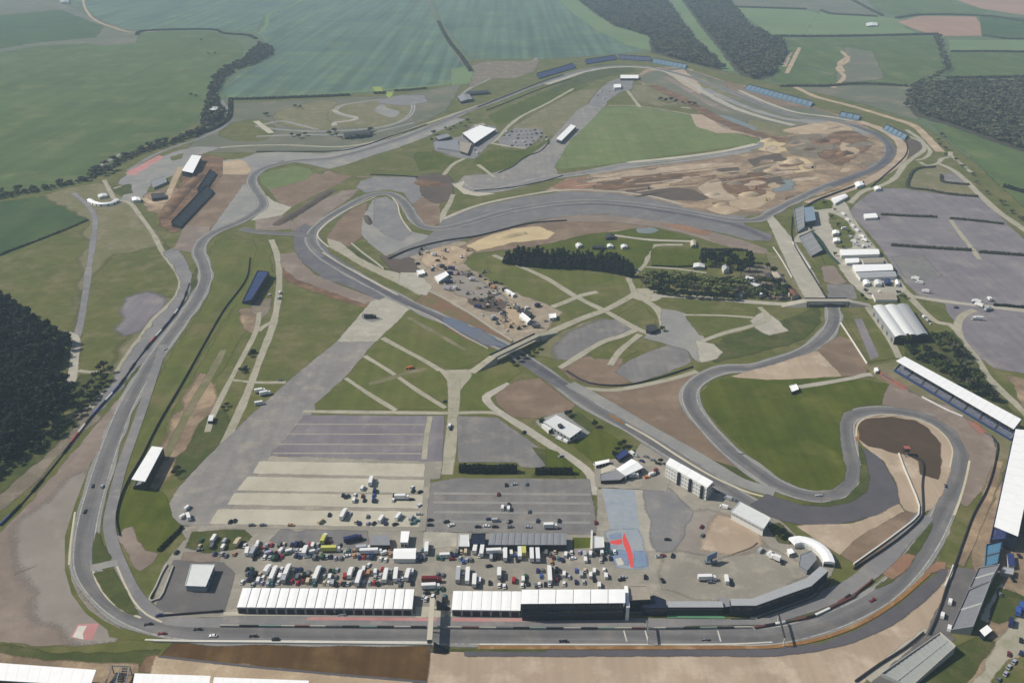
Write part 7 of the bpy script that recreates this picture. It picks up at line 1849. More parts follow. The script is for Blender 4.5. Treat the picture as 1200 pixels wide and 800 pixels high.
for x, y, k, c, h in [(1113, 706, 'van', 'white', 60), (1104, 722, 'van', 'white', 60), (1112, 737, 'van', 'white', 60), (1192, 719, ('lorry', 7), 'blue', 60), (1196, 713, ('lorry', 7), 'blue', 60), (1184, 731, 'motorhome', 'dark blue', 60), (1182, 767, 'car', 'dark red', 60), (1196, 766, 'car', 'dark blue', 50), (1188, 776, 'car', 'lilac', 45), (1182, 782, 'car', 'silver', 45), (1178, 790, 'car', 'lilac', 45), (1170, 797, 'car', 'grey', 45), (1196, 751, 'car', 'black', 60), (1187, 680, 'car', 'black', 85), (1194, 652, 'car', 'black', 80), (1172, 697, 'car', 'grey', 80)]:
    put(x, y, k, c, h, 'yard in the lower right corner')
for x, y, k, c, h in [(174, 732, 'race car', 'black', 190), (190, 743, 'race car', 'dark red', 185), (232, 738, 'race car', 'black', 182), (250, 746, 'car', 'white', 180), (297, 746, 'race car', 'black', 182), (187, 722, 'car', 'dark blue', 190), (660, 752, 'race car', 'black', 180), (826, 750, 'race car', 'grey', 180), (392, 720, 'race car', 'black', 180), (401, 721, 'race car', 'silver', 180), (1022, 704, 'race car', 'dark red', 215), (959, 581, 'race car', 'silver', 175), (109, 570, 'race car', 'dark blue', 105), (120, 571, 'car', 'silver', 100), (100, 600, 'race car', 'black', 95),
                      (194, 410, 'race car', 'silver', 60), (323, 750, 'car', 'black', 180), (867, 531, 'race car', 'silver', 140), (1108, 570, 'race car', 'dark blue', 70)]:
    put(x, y, k, c, h, 'race track')
# building site
for x, y, k, c, h in [(494, 293, 'digger', 'black', 20), (501, 296, 'van', 'white', 10), (522, 294, 'digger', 'grey', 40), (521, 304, 'digger', 'tan', 150), (548, 294, 'digger', 'tan', 10), (490, 310, 'van', 'black', 30), (526, 332, ('lorry', 9), 'dark blue', 15), (524, 340, ('lorry', 8), 'lilac', 150), (529, 316, ('lorry', 8), 'dark blue', 150), (527, 322, ('lorry', 8), 'dark blue', 160), (548, 345, 'digger', 'grey', 10), (556, 352, 'digger', 'black', 0), (564, 353, 'digger', 'dark blue', 0), (573, 350, 'digger', 'green', 60), (576, 348, 'digger', 'orange', 100), (580, 346, 'van', 'white', 10),
                      (560, 361, ('lorry', 8), 'dark blue', 150), (571, 361, 'digger', 'black', 5), (597, 361, 'digger', 'beige', 70), (593, 377, 'digger', 'grey', 80), (599, 384, 'digger', 'black', 70), (608, 386, 'digger', 'black', 20), (615, 383, 'car', 'black', 20), (627, 382, 'van', 'dark blue', 60), (594, 388, 'car', 'white', 80), (618, 362, 'van', 'white', 30), (640, 377, 'car', 'grey', 10), (587, 333, 'car', 'black', 20), (581, 332, 'van', 'black', 20), (537, 322, 'digger', 'dark red', 20), (548, 324, 'digger', 'grey', 40), (578, 374, ('lorry', 8), 'silver', 60), (583, 380, 'digger', 'grey', 60), (565, 370, 'car', 'silver', 140), (588, 368, 'van', 'silver', 30),
                      (898, 235, 'digger', 'yellow', 40), (886, 221, 'digger', 'orange', 10), (952, 197, 'digger', 'black', 30), (836, 240, 'digger', 'tan', 60), (760, 222, 'digger', 'green', 90), (434, 373, 'lorry_low', 'black', 5)]:
    if k == 'lorry_low': k = ('lorry', 12)
    put(x, y, k, c, h, 'building site and earthworks')
random.seed(77)
for i in range(46):
    t = random.random()
    x = 500 + 128 * t + random.uniform(-22, 22); y = 300 + 80 * t + random.uniform(-12, 12)
    if y > 292:
        put(x, y, random.choice(('digger', 'van', 'car', 'car', 'digger', ('lorry', 7))), random.choice(['grey', 'black', 'dark blue', 'tan', 'silver', 'beige', 'white', 'grey', 'black']), random.uniform(0, 180), 'building site and earthworks')
# village and purple car park
for x, y, k, c, h in [(988, 252, 'motorhome', 'white', 110), (993, 259, 'motorhome', 'white', 110), (999, 266, 'motorhome', 'white', 110), (1004, 271, 'motorhome', 'white', 110), (1010, 279, ('lorry', 8), 'white', 115), (1013, 283, ('lorry', 8), 'white', 115), (1000, 284, 'motorhome', 'white', 130), (1003, 288, 'motorhome', 'silver', 130), (1011, 290, 'motorhome', 'white', 60), (996, 278, 'van', 'silver', 130), (989, 269, 'motorhome', 'white', 10), (1005, 281, 'car', 'grey', 120), (1020, 287, 'car', 'silver', 110), (1016, 289, 'van', 'silver', 100), (979, 272, 'van', 'grey', 100),
                      (1072, 328, ('lorry', 8), 'white', 140), (1077, 332, 'motorhome', 'white', 150), (1084, 343, ('lorry', 7), 'white', 150), (1144, 355, ('lorry', 9), 'white', 130), (1147, 359, ('lorry', 9), 'white', 120), (1159, 352, ('lorry', 8), 'white', 80), (1157, 364, ('lorry', 9), 'silver', 30), (1160, 362, 'van', 'dark blue', 60), (1145, 375, ('lorry', 10), 'white', 170), (1142, 356, 'van', 'dark blue', 110), (1120, 361, 'van', 'grey', 10), (1030, 343, 'van', 'white', 80), (1082, 372, 'van', 'white', 90), (1086, 376, 'van', 'silver', 100), (1078, 370, 'car', 'grey', 90), (1090, 380, 'car', 'white', 60), (1028, 331, 'car', 'white', 80), (1046, 332, 'car', 'silver', 85)]:
    put(x, y, k, c, h, 'village by the purple car park')
random.seed(21)
for r in range(5):
    for i in range(9):
        if random.random() < 0.78:
            x = 592 + i * 5.4 + (4 - r) * 2.0 - (3 if r > 2 else 0); y = 171.5 - r * 4.0 - i * 0.35
            put(x, y, random.choice(('car', 'car', 'van')), random.choice(['white', 'silver', 'silver', 'grey', 'black', 'lilac', 'white']), 40 + random.uniform(-6, 6), 'far infield car park')
for x, y, c in [(560, 180, 'white'), (556, 176, 'silver'), (530, 173, 'white'), (522, 170, 'silver'), (516, 171, 'lilac'), (533, 168, 'silver'), (708, 116, 'white'), (714, 108, 'silver'), (700, 112, 'silver'), (704, 108, 'white'), (720, 107, 'silver')]:
    put(x, y, 'van', c, 50, 'yard of the far infield complex' if x < 600 else 'apron inside the far bend')

def build_vehicles():
    rows = {}
    for v in VEH:
        nm = 'lorry' if isinstance(v[2], tuple) else v[2]
        rows.setdefault((v[5], nm, v[3]), []).append(v)
    for (row, nm, colour), vs in rows.items():
        vs.sort(key=lambda v: v[0])
        for i, (x, y, k, c, h, r) in enumerate(vs):
            p = on_ground(x, y)
            if isinstance(k, tuple):
                o = lorry(k[1], c, 'white' if c in ('yellow', 'silver') else c)
            else:
                o = small_vehicle(k, c)
            o.location = (p.x, p.y, p.z + 0.01)
            o.rotation_euler = (0, 0, math.radians(h - 90))
            o['category'] = nm
            o['group'] = 'vehicles: ' + row
            if len(vs) == 1:
                o['label'] = f'the only {colour} {nm} in the {row}' if row != 'race track' else f'the only {colour} {nm} out on the race track'
            else:
                o['label'] = f'{ordw(i + 1)} {colour} {nm} from the left in the {row}' if row != 'race track' else f'{ordw(i + 1)} {colour} {nm} from the left on the race track'
build_vehicles()

# ------------------------------------------------------------------ trees, hedges and woods
def leaf_cloud(lobes, n, size, seed, squash=0.8):
    """leaf clumps: small four-cornered faces over and inside several uneven lobes; unit tree height 1"""
    r = np.random.default_rng(seed)
    V, F, Mi = [], [], []
    tot = sum(l[3] ** 2 for l in lobes)
    for (cx, cy, cz, rad) in lobes:
        k = max(6, int(n * rad ** 2 / tot))
        d = r.normal(size=(k, 3)); d /= np.linalg.norm(d, axis=1)[:, None]
        rr = rad * (0.62 + 0.46 * r.random(k))
        c = np.array([cx, cy, cz]) + d * rr[:, None] * np.array([1, 1, squash])
        nrm = d + r.normal(size=(k, 3)) * 0.45
        nrm /= np.linalg.norm(nrm, axis=1)[:, None]
        up = r.normal(size=(k, 3))
        t1 = np.cross(nrm, up); t1 /= np.linalg.norm(t1, axis=1)[:, None]
        t2 = np.cross(nrm, t1)
        s = size * (0.6 + 0.8 * r.random(k))
        for i in range(k):
            b = len(V)
            for (a, e) in ((-1, -0.8), (1, -1), (0.8, 1), (-0.9, 0.8)):
                V.append(tuple(c[i] + t1[i] * a * s[i] + t2[i] * e * s[i] * 0.8))
            F.append((b, b + 1, b + 2, b + 3)); Mi.append(int(r.integers(0, 3)))
    return V, F, Mi
def broad_lobes(seed, wide=0.36):
    r = random.Random(seed)
    L = [(0, 0, 0.62, wide * 0.8)]
    for k in range(6):
        a = k * 1.05 + r.uniform(-.4, .4)
        q = wide * r.uniform(0.5, 0.75)
        L.append((math.cos(a) * q, math.sin(a) * q, r.uniform(0.42, 0.78), wide * r.uniform(0.42, 0.62)))
    return L
def cone_lobes(seed):
    r = random.Random(seed)
    return [(r.uniform(-.02, .02), r.uniform(-.02, .02), 0.2 + 0.13 * k, 0.24 - 0.031 * k) for k in range(6)]
CROWNS = {}
PAL = {'green': ('leaf_a', 'leaf_b', 'leaf_c'), 'dark': ('leaf_dark_a', 'leaf_dark_b', 'leaf_dark_c'), 'pale': ('leaf_pale_a', 'leaf_pale_b', 'leaf_pale_c'), 'brown': ('leaf_brown_a', 'leaf_brown_b', 'leaf_brown_c')}
def crown_mesh(shape, pal, var, n):
    key = (shape, pal, var, n)
    if key not in CROWNS:
        lob = cone_lobes(var) if shape == 'cone' else broad_lobes(var)
        V, F, Mi = leaf_cloud(lob, n, 0.06 if n > 120 else 0.085, var * 7 + 3)
        me = bpy.data.meshes.new('crown')
        me.from_pydata(V, [], F)
        for m in PAL[pal]:
            me.materials.append(MATS[m])
        me.polygons.foreach_set('material_index', Mi)
        me.update()
        CROWNS[key] = me
    return CROWNS[key]
TRUNK = None
def trunk_mesh():
    global TRUNK
    if TRUNK is None:
        mb = MB()
        mb.cyl(0, 0, 0, 0.035, 0.35, 7, 0, 0.024)
        mb.cyl(0, 0, 0.35, 0.024, 0.35, 6, 0, 0.008)
        for a in range(4):
            x, y = math.cos(a * 1.6), math.sin(a * 1.6)
            mb.bar((x * 0.01, y * 0.01, 0.34 + a * 0.04), (x * 0.2, y * 0.2, 0.58 + a * 0.04), 0.014, 0.014)
        me = bpy.data.meshes.new('trunk')
        me.from_pydata(mb.v, [], mb.f)
        me.materials.append(MATS['trunk']); me.update()
        TRUNK = me
    return TRUNK
def tree(name, p, h, shape='broad', pal='green', n=170, wide=1.0):
    rt = bpy.data.objects.new(name, None)
    COL.objects.link(rt)
    rt.location = p
    rt.rotation_euler = (0, 0, random.uniform(0, 6.28))
    rt.scale = (h * wide, h * wide, h)
    for nm, me in (('trunk', trunk_mesh()), ('crown', crown_mesh(shape, pal, random.randrange(4), n))):
        o = bpy.data.objects.new(nm, me)
        COL.objects.link(o); o.parent = rt
    return rt
def grove(name, cat, group, label, pts, h, shape, pal, n=170, wide=1.0, hv=0.22):
    """pts in order; every label counts along the row"""
    for i, (x, y) in enumerate(pts):
        p = on_ground(x, y)
        o = tree(name, p, h * random.uniform(1 - hv, 1 + hv), shape, random.choice(pal) if isinstance(pal, tuple) else pal, n, wide * random.uniform(0.85, 1.15))
        tag(o, label.replace('#', ordw(i + 1)), cat, group)
def along(px, step, off=0.0, jit=0.0):
    """points (back in photo coordinates) every step metres along a line"""
    pts = catmull(PP(px), False, step)
    nor = offsets(pts)
    out = []
    for p, q in zip(pts, nor):
        w = p + q * off + Vector((random.uniform(-jit, jit), random.uniform(-jit, jit), 0))
        out.append(to_px(w))
    return out
def to_px(w):
    dx, dy, dz = w.x, w.y, w.z - CAM_H
    f = dy * CP - dz * SP
    u = dy * SP + dz * CP
    return (600 + FOC * dx / f, 400 - FOC * u / f)
random.seed(5)
grove('conifer', 'conifer', 'conifers of the dark windbreak', '# dark conifer from the left, front line of the windbreak on the mown field', along([(594, 309), (620, 312), (650, 314), (680, 315), (710, 318), (738, 324)], 4.6, 0, 0.8), 15, 'cone', 'dark', 210, 1.15)
grove('conifer', 'conifer', 'conifers of the dark windbreak', '# dark conifer from the left, rear line of the windbreak on the mown field', along([(597, 304), (630, 304), (665, 305), (700, 308), (735, 317)], 5.0, 0, 0.8), 15, 'cone', 'dark', 170, 1.2)
grove('tree', 'tree', 'trees of the long pale belt', '# tall tree from the left, front line of the belt by the hamlet road', along([(757, 337), (790, 341), (830, 344), (862, 347)], 6.0, 0, 1.6), 10.5, 'broad', ('pale', 'pale', 'green', 'brown'), 230, 1.35)
grove('tree', 'tree', 'trees of the long pale belt', '# tall tree from the left, rear line of the belt by the hamlet road', along([(757, 328), (790, 331), (830, 334), (872, 338)], 5.6, 0, 1.6), 11.5, 'broad', ('pale', 'pale', 'green'), 230, 1.5)
grove('tree', 'tree', 'trees of the long pale belt', '# dark green tree from the left, lowest line of the belt by the hamlet road', along([(766, 343), (800, 348), (840, 351), (862, 352)], 6.0, 0, 0.8), 8.0, 'broad', 'dark', 200, 1.4)  # dark front row added: the belt's shaded side put into leaf colour
grove('tree', 'tree', 'dark garden trees', '# dark tree from the left among the garden houses', [(824, 312), (828, 308), (833, 310), (838, 311), (842, 313), (852, 306), (857, 309), (861, 312), (855, 316), (866, 318), (877, 308), (880, 313), (878, 318), (868, 324), (846, 308), (874, 312), (834, 306)], 14, 'broad', 'dark', 190, 0.9)
grove('tree', 'tree', 'trees of the hamlet', '# tree from the left in front of the hamlet houses', [(872, 342), (877, 345), (883, 343), (889, 346), (894, 347), (900, 344), (905, 346), (909, 343), (913, 346), (917, 344), (921, 342), (898, 335), (904, 334), (886, 335), (878, 334), (912, 335), (906, 322), (899, 316), (875, 348), (885, 349), (897, 350), (908, 350), (918, 349), (891, 334), (910, 340), (868, 345)], 10, 'broad', ('green', 'pale', 'dark', 'brown'), 160, 1.1)
grove('tree', 'tree', 'trees behind the long grandstand', '# tree from the left behind the long white grandstand', [(1060, 405), (1063, 412), (1070, 420), (1078, 424), (1085, 416), (1088, 425), (1094, 422), (1100, 428), (1096, 435), (1104, 436), (1110, 430), (1112, 440), (1118, 444), (1124, 440), (1128, 449), (1120, 452), (1132, 444), (1136, 454), (1142, 450), (1146, 460), (1152, 458), (1140, 462), (1156, 468), (1162, 470), (1130, 434), (1122, 424), (1128, 418), (1132, 420), (1120, 418), (1116, 412)], 10, 'broad', ('dark', 'green', 'brown', 'dark'), 200, 1.15)
grove('tree', 'tree', 'trees beside the silver hall', '# tree from the left beside the dark end of the silver hall', [(1092, 398), (1098, 402), (1106, 398), (1112, 402), (1118, 406), (1100, 410), (1124, 410)], 9, 'broad', 'green', 190, 1.1)
grove('tree', 'tree', 'trees along the stream', '# tree of the dark belt along the stream, counted from the lower left', along([(0, 228), (40, 222), (70, 216), (95, 212), (108, 205), (124, 194), (145, 184)], 20, 0, 2.5), 9, 'broad', 'brown', 120, 1.6)
grove('tree', 'tree', 'trees along the stream', '# tree on the middle of the stream belt, counted from the left', along([(165, 177), (185, 170), (205, 166), (225, 160), (242, 150), (252, 141), (262, 134)], 15, 0, 3), 11, 'broad', 'brown', 120, 1.6)
grove('tree', 'tree', 'trees by the lane junction left', '# small dark tree by the lane left of the track', [(112, 444), (118, 441), (124, 446), (108, 452), (102, 458), (96, 464), (116, 434), (122, 432), (130, 436), (92, 470), (88, 476)], 7, 'broad', 'dark', 150, 1.2)
grove('tree', 'tree', 'trees edging the left wood', '# tree on the right edge of the left wood, counted from the top', [(8, 356), (16, 361), (24, 366), (32, 372), (40, 378), (48, 384), (56, 390), (64, 393), (72, 397), (78, 402), (80, 410), (74, 418), (66, 424), (62, 432), (66, 442), (76, 450), (82, 462), (80, 474), (74, 486), (62, 496), (52, 506), (40, 516), (26, 526), (12, 536), (2, 544)], 10, 'broad', 'dark', 200, 1.15)
grove('tree', 'tree', 'trees by the left stands', '# tree in the clump left of the pink painted strip', [(112, 200), (118, 203), (124, 199), (122, 206), (128, 203), (102, 212), (106, 208), (132, 200)], 8, 'broad', 'brown', 120, 1.6)
grove('tree', 'tree', 'trees of the far infield', '# tree at the far complex, counted from the left', [(532, 150), (540, 147), (548, 144), (528, 154), (522, 152), (508, 158), (506, 166), (546, 150)], 7, 'broad', 'brown', 100, 1.2)
grove('tree', 'tree', 'trees inside the far bend', '# dark tree on the lawn edge inside the far bend', [(774, 118), (780, 120), (786, 119), (792, 121), (800, 122), (808, 123), (814, 124)], 8, 'broad', 'dark', 100, 1.3)
grove('tree', 'tree', 'trees of the kart circuit', '# dark tree round the kart circuit depot', [(386, 158), (394, 160), (400, 163), (410, 163), (420, 162), (428, 161), (436, 158), (434, 154), (392, 155), (342, 160), (350, 162), (358, 159), (346, 126), (352, 127), (312, 136)], 7, 'broad', 'brown', 110, 1.6)
grove('tree', 'tree', 'field trees upper left', '# lone tree in the upper left meadows', [(224, 113), (230, 114), (244, 64), (252, 64), (176, 172), (236, 48)], 8, 'broad', 'brown', 100, 1.4)
grove('tree', 'tree', 'trees of the right lane', '# tree along the lane below the right wood', along([(1100, 160), (1106, 176), (1118, 190), (1136, 206), (1156, 226), (1176, 240), (1198, 258)], 30, 0, 6), 7, 'broad', 'brown', 100, 1.4)
grove('tree', 'tree', 'trees of the field corner', '# dark tree along the far right field lane', along([(1098, 44), (1102, 56), (1106, 70), (1108, 84), (1094, 92), (1080, 100), (1070, 106), (1064, 118), (1062, 126)], 30, 0, 6), 13, 'broad', 'brown', 110, 1.6)
grove('tree', 'tree', 'shrubs beside the infield lanes', '# dark shrub along the left infield lane', [(297, 414), (294, 418), (288, 432), (284, 436), (266, 476), (262, 480), (208, 552), (204, 556)], 4, 'broad', 'dark', 150, 1.5)
grove('tree', 'tree', 'trees of the paddock lawns', '# tree beside the inner lawns and yards', [(664, 488), (668, 486), (697, 500), (723, 530), (731, 522), (737, 528), (726, 524), (720, 536), (774, 543), (917, 626), (922, 630), (912, 630), (907, 622), (776, 388), (635, 498)], 5, 'broad', 'dark', 190, 1.25)
grove('tree', 'tree', 'trees by the lane bridge', '# dark tree from the left at the foot of the middle lane bridge', [(607, 424), (613, 420), (619, 417), (625, 413), (601, 428), (630, 409)], 5, 'broad', 'dark', 180, 1.5)
grove('tree', 'tree', 'trees of the village', '# small tree in the village, counted from the top', [(978, 248), (974, 256), (982, 266), (994, 274), (988, 292), (978, 300), (1014, 344), (1052, 346), (1060, 350), (1010, 350), (966, 240), (944, 266), (950, 270)], 5, 'broad', 'dark', 140, 1.3)
def hedge(label, px, w, h, pal, dens=1.0, size=0.55):
    """a hedge: leaf clumps over a leafy core"""
    pts = catmull(PP(px), False, 4.0)
    nor = offsets(pts)
    c = pts[len(pts) // 2]
    r = random.Random(len(label))
    V, F, Mi = [], [], []
    for p, q in zip(pts, nor):                         # core
        zz = gz(p.x, p.y) - 0.1
        for s, z in ((-.42, 0), (-.36, .82), (.36, .82), (.42, 0)):
            e = p + q * s * w * r.uniform(0.9, 1.1)
            V.append((e.x, e.y, zz + z * h * r.uniform(0.92, 1.08)))
    n = len(pts)
    for i in range(n - 1):
        for k in range(3):
            F.append((4 * i + k, 4 * i + k + 1, 4 * i + k + 5, 4 * i + k + 4)); Mi.append(1)
    F += [(0, 1, 2, 3), (4 * n - 1, 4 * n - 2, 4 * n - 3, 4 * n - 4)]; Mi += [1, 1]
    tot = sum((b - a).length for a, b in zip(pts[:-1], pts[1:]))
    k = int(min(2500, tot * (w + 2 * h) * 0.5 * dens / size ** 0.5))
    for _ in range(k):
        i = r.randrange(n - 1); t = r.random()
        p = pts[i].lerp(pts[i + 1], t); q = nor[i]
        a = r.uniform(0, math.pi)
        s, z = math.cos(a) * 0.5 * r.uniform(.85, 1.15), (0.15 + math.sin(a) * 0.85) * r.uniform(0.85, 1.15)
        cc = Vector((p.x + q.x * s * w, p.y + q.y * s * w, z * h))
        d1 = Vector((r.gauss(0, 1), r.gauss(0, 1), r.gauss(0, 1))).normalized()
        d2 = d1.cross(Vector((r.gauss(0, 1), r.gauss(0, 1), r.gauss(0, 1)))).normalized()
        sz = size * r.uniform(.6, 1.4)
        b = len(V)
        V += [tuple(cc - d1 * sz - d2 * sz * .8), tuple(cc + d1 * sz - d2 * sz), tuple(cc + d1 * sz * .8 + d2 * sz), tuple(cc - d1 * sz * .9 + d2 * sz * .8)]
        F.append((b, b + 1, b + 2, b + 3)); Mi.append(r.randrange(3))
    o = mk('hedge', V, F, list(PAL[pal]), None, Mi, False, (c.x, c.y, 0))
    return tag(o, label, 'hedge')
hedge('tall dark hedge along the front of the dark car park', [(538, 552), (560, 553), (606, 553)], 5, 6, 'dark')
hedge('shorter dark hedge right of the tall one, by the inner road', [(627, 555), (650, 555), (671, 555)], 4, 5, 'dark')
hedge('dark hedge on the slope between the lawn and the paddock', [(186, 646), (198, 634), (206, 626), (214, 618)], 2.5, 1.8, 'dark')
hedge('upper left hedge in the purple car park', [(1032, 252), (1060, 253.5), (1098, 255)], 3.5, 2.6, 'brown')
hedge('upper right hedge in the purple car park', [(1113, 256.5), (1140, 259), (1176, 263)], 3.5, 2.6, 'brown')
hedge('lower left hedge in the purple car park', [(1044, 288), (1080, 290.5), (1138, 294)], 4, 3, 'brown')
hedge('lower right hedge in the purple car park', [(1147, 296), (1180, 298.5), (1240, 303)], 4, 3, 'brown')
hedge('hedge across the foot of the purple car park', [(1164, 358), (1200, 361), (1240, 366)], 3, 2.4, 'dark')
hedge('hedge round the rough patch at the top of the purple car park', [(1146, 231), (1112, 228), (1085, 223), (1067, 221), (1066, 208), (1076, 198), (1096, 196)], 4, 2.6, 'brown')
hedge('short hedge inside the rough patch by the purple car park', [(1103, 206), (1106, 214), (1122, 216), (1136, 217)], 4, 2.6, 'brown')
hedge('hedge between the dark and the olive field on the left', [(103, 258), (80, 268), (50, 280), (0, 299), (-40, 318)], 2.5, 1.6, 'brown')
hedge('dark hedge below the garden paddocks', [(764, 312), (790, 313), (822, 312)], 2, 1.4, 'dark')
hedge('dark hedge above the garden paddocks', [(822, 293), (840, 294), (860, 293.5), (876, 295)], 3, 3, 'brown')
hedge('hedge of the garden boundary left of the dark trees', [(822, 293), (823, 302), (823, 310)], 2, 1.6, 'dark')
hedge('dark hedge line under the blue crop field', [(268, 117), (300, 116.5), (340, 115), (380, 113.5), (410, 112)], 9, 4, 'brown', 0.5, 1.0)
hedge('dark hedge at the right end under the blue crop field', [(438, 110), (452, 109.5)], 8, 4, 'brown', 0.6, 1.0)
hedge('broken hedge right of the yellow gateway under the crop field', [(462, 107), (480, 106), (500, 104)], 7, 3, 'brown', 0.6, 1.0)
hedge('hedge running down from the stream corner to the kart circuit', [(270, 117), (270, 128), (268, 138), (260, 146), (246, 153), (232, 158)], 7, 4, 'brown', 0.6, 1.0)
hedge('hedge between the two blue crop fields', [(514, 26), (522, 42), (530, 54), (540, 66), (548, 78), (552, 84)], 10, 4, 'brown', 0.5, 1.2)
hedge('thin hedge above the upper left meadow', [(160, 41), (166, 37.5), (200, 35.5), (250, 35.5), (264, 40), (290, 42), (300, 46)], 10, 4, 'brown', 0.5, 1.2)
hedge('hedge between the two upper far right meadows', [(862, 9), (900, 10), (945, 11.5)], 11, 5, 'brown', 0.5, 1.3)
hedge('hedge from the meadow corner to the pink ploughed field', [(962, 13), (975, 17), (1000, 18.5), (1028, 20)], 11, 5, 'brown', 0.5, 1.3)
hedge('slanting hedge at the top right of the meadows', [(990, -4), (1005, 4), (1020, 12), (1034, 19)], 11, 5, 'brown', 0.5, 1.3)
hedge('long straight hedge across the far right meadows', [(906, 43), (950, 43.5), (1000, 43), (1050, 42), (1094, 41)], 11, 5, 'brown', 0.5, 1.3)
hedge('hedge above the pink ploughed field', [(1050, 22), (1080, 18), (1120, 18), (1160, 20), (1200, 26)], 11, 5, 'brown', 0.5, 1.3)
hedge('hedge right of the pink ploughed field', [(1152, 42), (1180, 46), (1220, 46)], 9, 4, 'brown', 0.5, 1.2)
hedge('hedge between the two right meadows', [(1114, 61), (1150, 61), (1200, 61.5), (1260, 63)], 9, 4, 'brown', 0.5, 1.2)
hedge('hedge above the right wood', [(1108, 92), (1140, 92), (1200, 91), (1260, 92)], 10, 5, 'brown', 0.5, 1.2)
hedge('hedge under the meadow with the works tracks', [(914, 102), (940, 101.5), (968, 101.5), (1000, 99), (1040, 100), (1064, 101.5)], 9, 4, 'brown', 0.5, 1.1)
hedge('hedge below the light meadow under the right wood', [(1176, 219), (1200, 226), (1240, 238)], 6, 4, 'dark', 0.6, 0.9)
# woods: crowns nobody could count
def wood(name, label, px, spacing, h, pal, n, shape='broad', wide=1.25):
    pts = PP(px)
    a = np.array([(p.x, p.y) for p in pts])
    x0, y0, x1, y1 = a[:, 0].min(), a[:, 1].min(), a[:, 0].max(), a[:, 1].max()
    gx = np.arange(x0, x1, spacing); gy = np.arange(y0, y1, spacing)
    X, Y = np.meshgrid(gx, gy); X = X.ravel(); Y = Y.ravel()
    X = X + rng.uniform(-.42, .42, X.size) * spacing; Y = Y + rng.uniform(-.42, .42, Y.size) * spacing
    ins = np.zeros(X.size, bool); m = len(a)
    for i in range(m):
        xa, ya = a[i]; xb, yb = a[(i + 1) % m]
        if ya != yb:
            ins ^= ((ya > Y) != (yb > Y)) & (X < (xb - xa) * (Y - ya) / (yb - ya) + xa)
    X, Y = X[ins], Y[ins]
    tmpl = []
    for v in range(4):
        V, F, Mi = leaf_cloud(broad_lobes(v + 20), n, 0.085 if n > 70 else 0.12, v + 40)
        tmpl.append((np.array(V), np.array(F), np.array(Mi)))
    VV, FF, MM, off = [], [], [], 0
    for i in range(X.size):
        V, F, Mi = tmpl[rng.integers(0, 4)]
        s = h * rng.uniform(0.55, 1.35); w = s * wide * rng.uniform(.85, 1.2); t = rng.uniform(0, 6.28)
        co, si = math.cos(t), math.sin(t)
        q = np.stack([(V[:, 0] * co - V[:, 1] * si) * w + X[i], (V[:, 0] * si + V[:, 1] * co) * w + Y[i], V[:, 2] * s], 1)
        VV.append(q); FF.append(F + off); off += len(V)
        MM.append(Mi if rng.random() < .45 else np.full(len(Mi), rng.integers(0, 3)))
    VV = np.concatenate(VV); FF = np.concatenate(FF); MM = np.concatenate(MM)
    me = bpy.data.meshes.new(name)
    me.vertices.add(len(VV)); me.vertices.foreach_set('co', VV.astype(np.float32).ravel())
    me.loops.add(FF.size); me.loops.foreach_set('vertex_index', FF.astype(np.int32).ravel())
    me.polygons.add(len(FF)); me.polygons.foreach_set('loop_start', np.arange(0, FF.size, 4, dtype=np.int32))
    for mm in PAL[pal]:
        me.materials.append(MATS[mm])
    me.polygons.foreach_set('material_index', MM.astype(np.int32))
    me.update(calc_edges=True)
    o = bpy.data.objects.new(name, me); COL.objects.link(o)
    return tag(o, label, 'wood', kind='stuff')
wood('woodland', 'dark wood at the left edge, seen from above', [(-160, 330), (0, 354), (20, 364), (45, 381), (60, 392), (78, 402), (74, 420), (62, 432), (70, 448), (80, 466), (68, 490), (40, 514), (0, 540), (-160, 650)], 7.0, 11, 'dark', 150, wide=1.1)
wood('woodland', 'left part of the far wood, left of the grassy ride', [(668, -6), (776, -6), (800, 30), (812, 45), (848, 82), (820, 77), (768, 62), (763, 44), (722, 31), (700, 17)], 10.5, 11, 'brown', 44, wide=1.7)
wood('woodland', 'right part of the far wood, right of the grassy ride', [(796, -6), (848, -6), (878, 32), (917, 50), (921, 64), (904, 88), (880, 93), (868, 84), (824, 30)], 10.5, 11, 'brown', 44, wide=1.7)
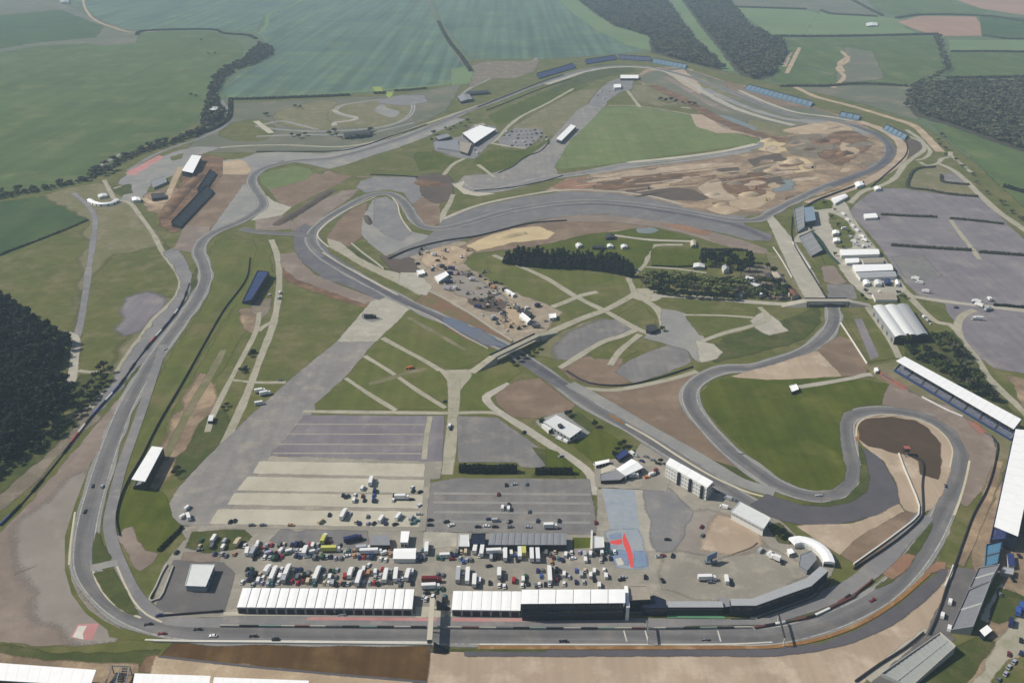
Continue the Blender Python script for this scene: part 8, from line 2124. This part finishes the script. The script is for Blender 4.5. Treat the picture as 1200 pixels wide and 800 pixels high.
wood('woodland', 'wood at the right edge above the light meadow', [(1073, 110), (1090, 98), (1200, 96), (1400, 96), (1400, 195), (1200, 176), (1150, 158), (1112, 144), (1077, 134), (1070, 122)], 8.0, 9, 'brown', 50, wide=1.7)
wood('woodland', 'winding dark belt of trees along the stream, above the barn', [(240, 132), (243, 118), (246, 104), (250, 93), (259, 83), (271, 77), (285, 71), (304, 50), (320, 57), (319, 65), (299, 75), (278, 82), (263, 92), (256, 105), (254, 120), (262, 130), (259, 141), (246, 150), (236, 147), (238, 139)], 8.0, 7.5, 'brown', 60, wide=1.5)
wood('woodland', 'narrow dark belt of trees along the stream, left below the barn', [(104, 208), (130, 193), (162, 176), (206, 164.5), (236, 150), (242, 152), (209, 167.5), (168, 180), (132, 197), (107, 211), (70, 219.5), (0, 234), (-40, 241), (-40, 238), (0, 230.5), (68, 217)], 5.5, 4.5, 'brown', 60, wide=1.4)
wood('woodland', 'dark scrub on the bank below the left wood', [(0, 548), (40, 522), (70, 500), (84, 486), (100, 470), (124, 444), (128, 450), (104, 478), (84, 500), (62, 518), (30, 542), (0, 562), (-60, 600), (-60, 588)], 5.5, 4.5, 'dark', 90, wide=1.5)

# ------------------------------------------------------------------ air
def haze_box():
    S_, z0, z1 = 6700.0, -1.2, 372.0
    v = [(x, y + 1500, z) for z in (z0, z1) for x, y in ((-S_, -S_), (S_, -S_), (S_, S_), (-S_, S_))]
    f = [(0, 3, 2, 1), (4, 5, 6, 7), (0, 1, 5, 4), (1, 2, 6, 5), (2, 3, 7, 6), (3, 0, 4, 7)]
    m = bpy.data.materials.new('haze_air')
    m.use_nodes = True
    nt = m.node_tree
    nt.nodes.clear()
    out = nt.nodes.new('ShaderNodeOutputMaterial')
    pv = nt.nodes.new('ShaderNodeVolumePrincipled')
    pv.inputs['Color'].default_value = (*HAZE_COLOR, 1)
    pv.inputs['Density'].default_value = HAZE_DENSITY
    pv.inputs['Anisotropy'].default_value = 0.0
    nt.links.new(pv.outputs[0], out.inputs['Volume'])
    MATS['haze_air'] = m
    return tag(mk('haze', v, f, 'haze_air'), kind='stuff')
haze_box()
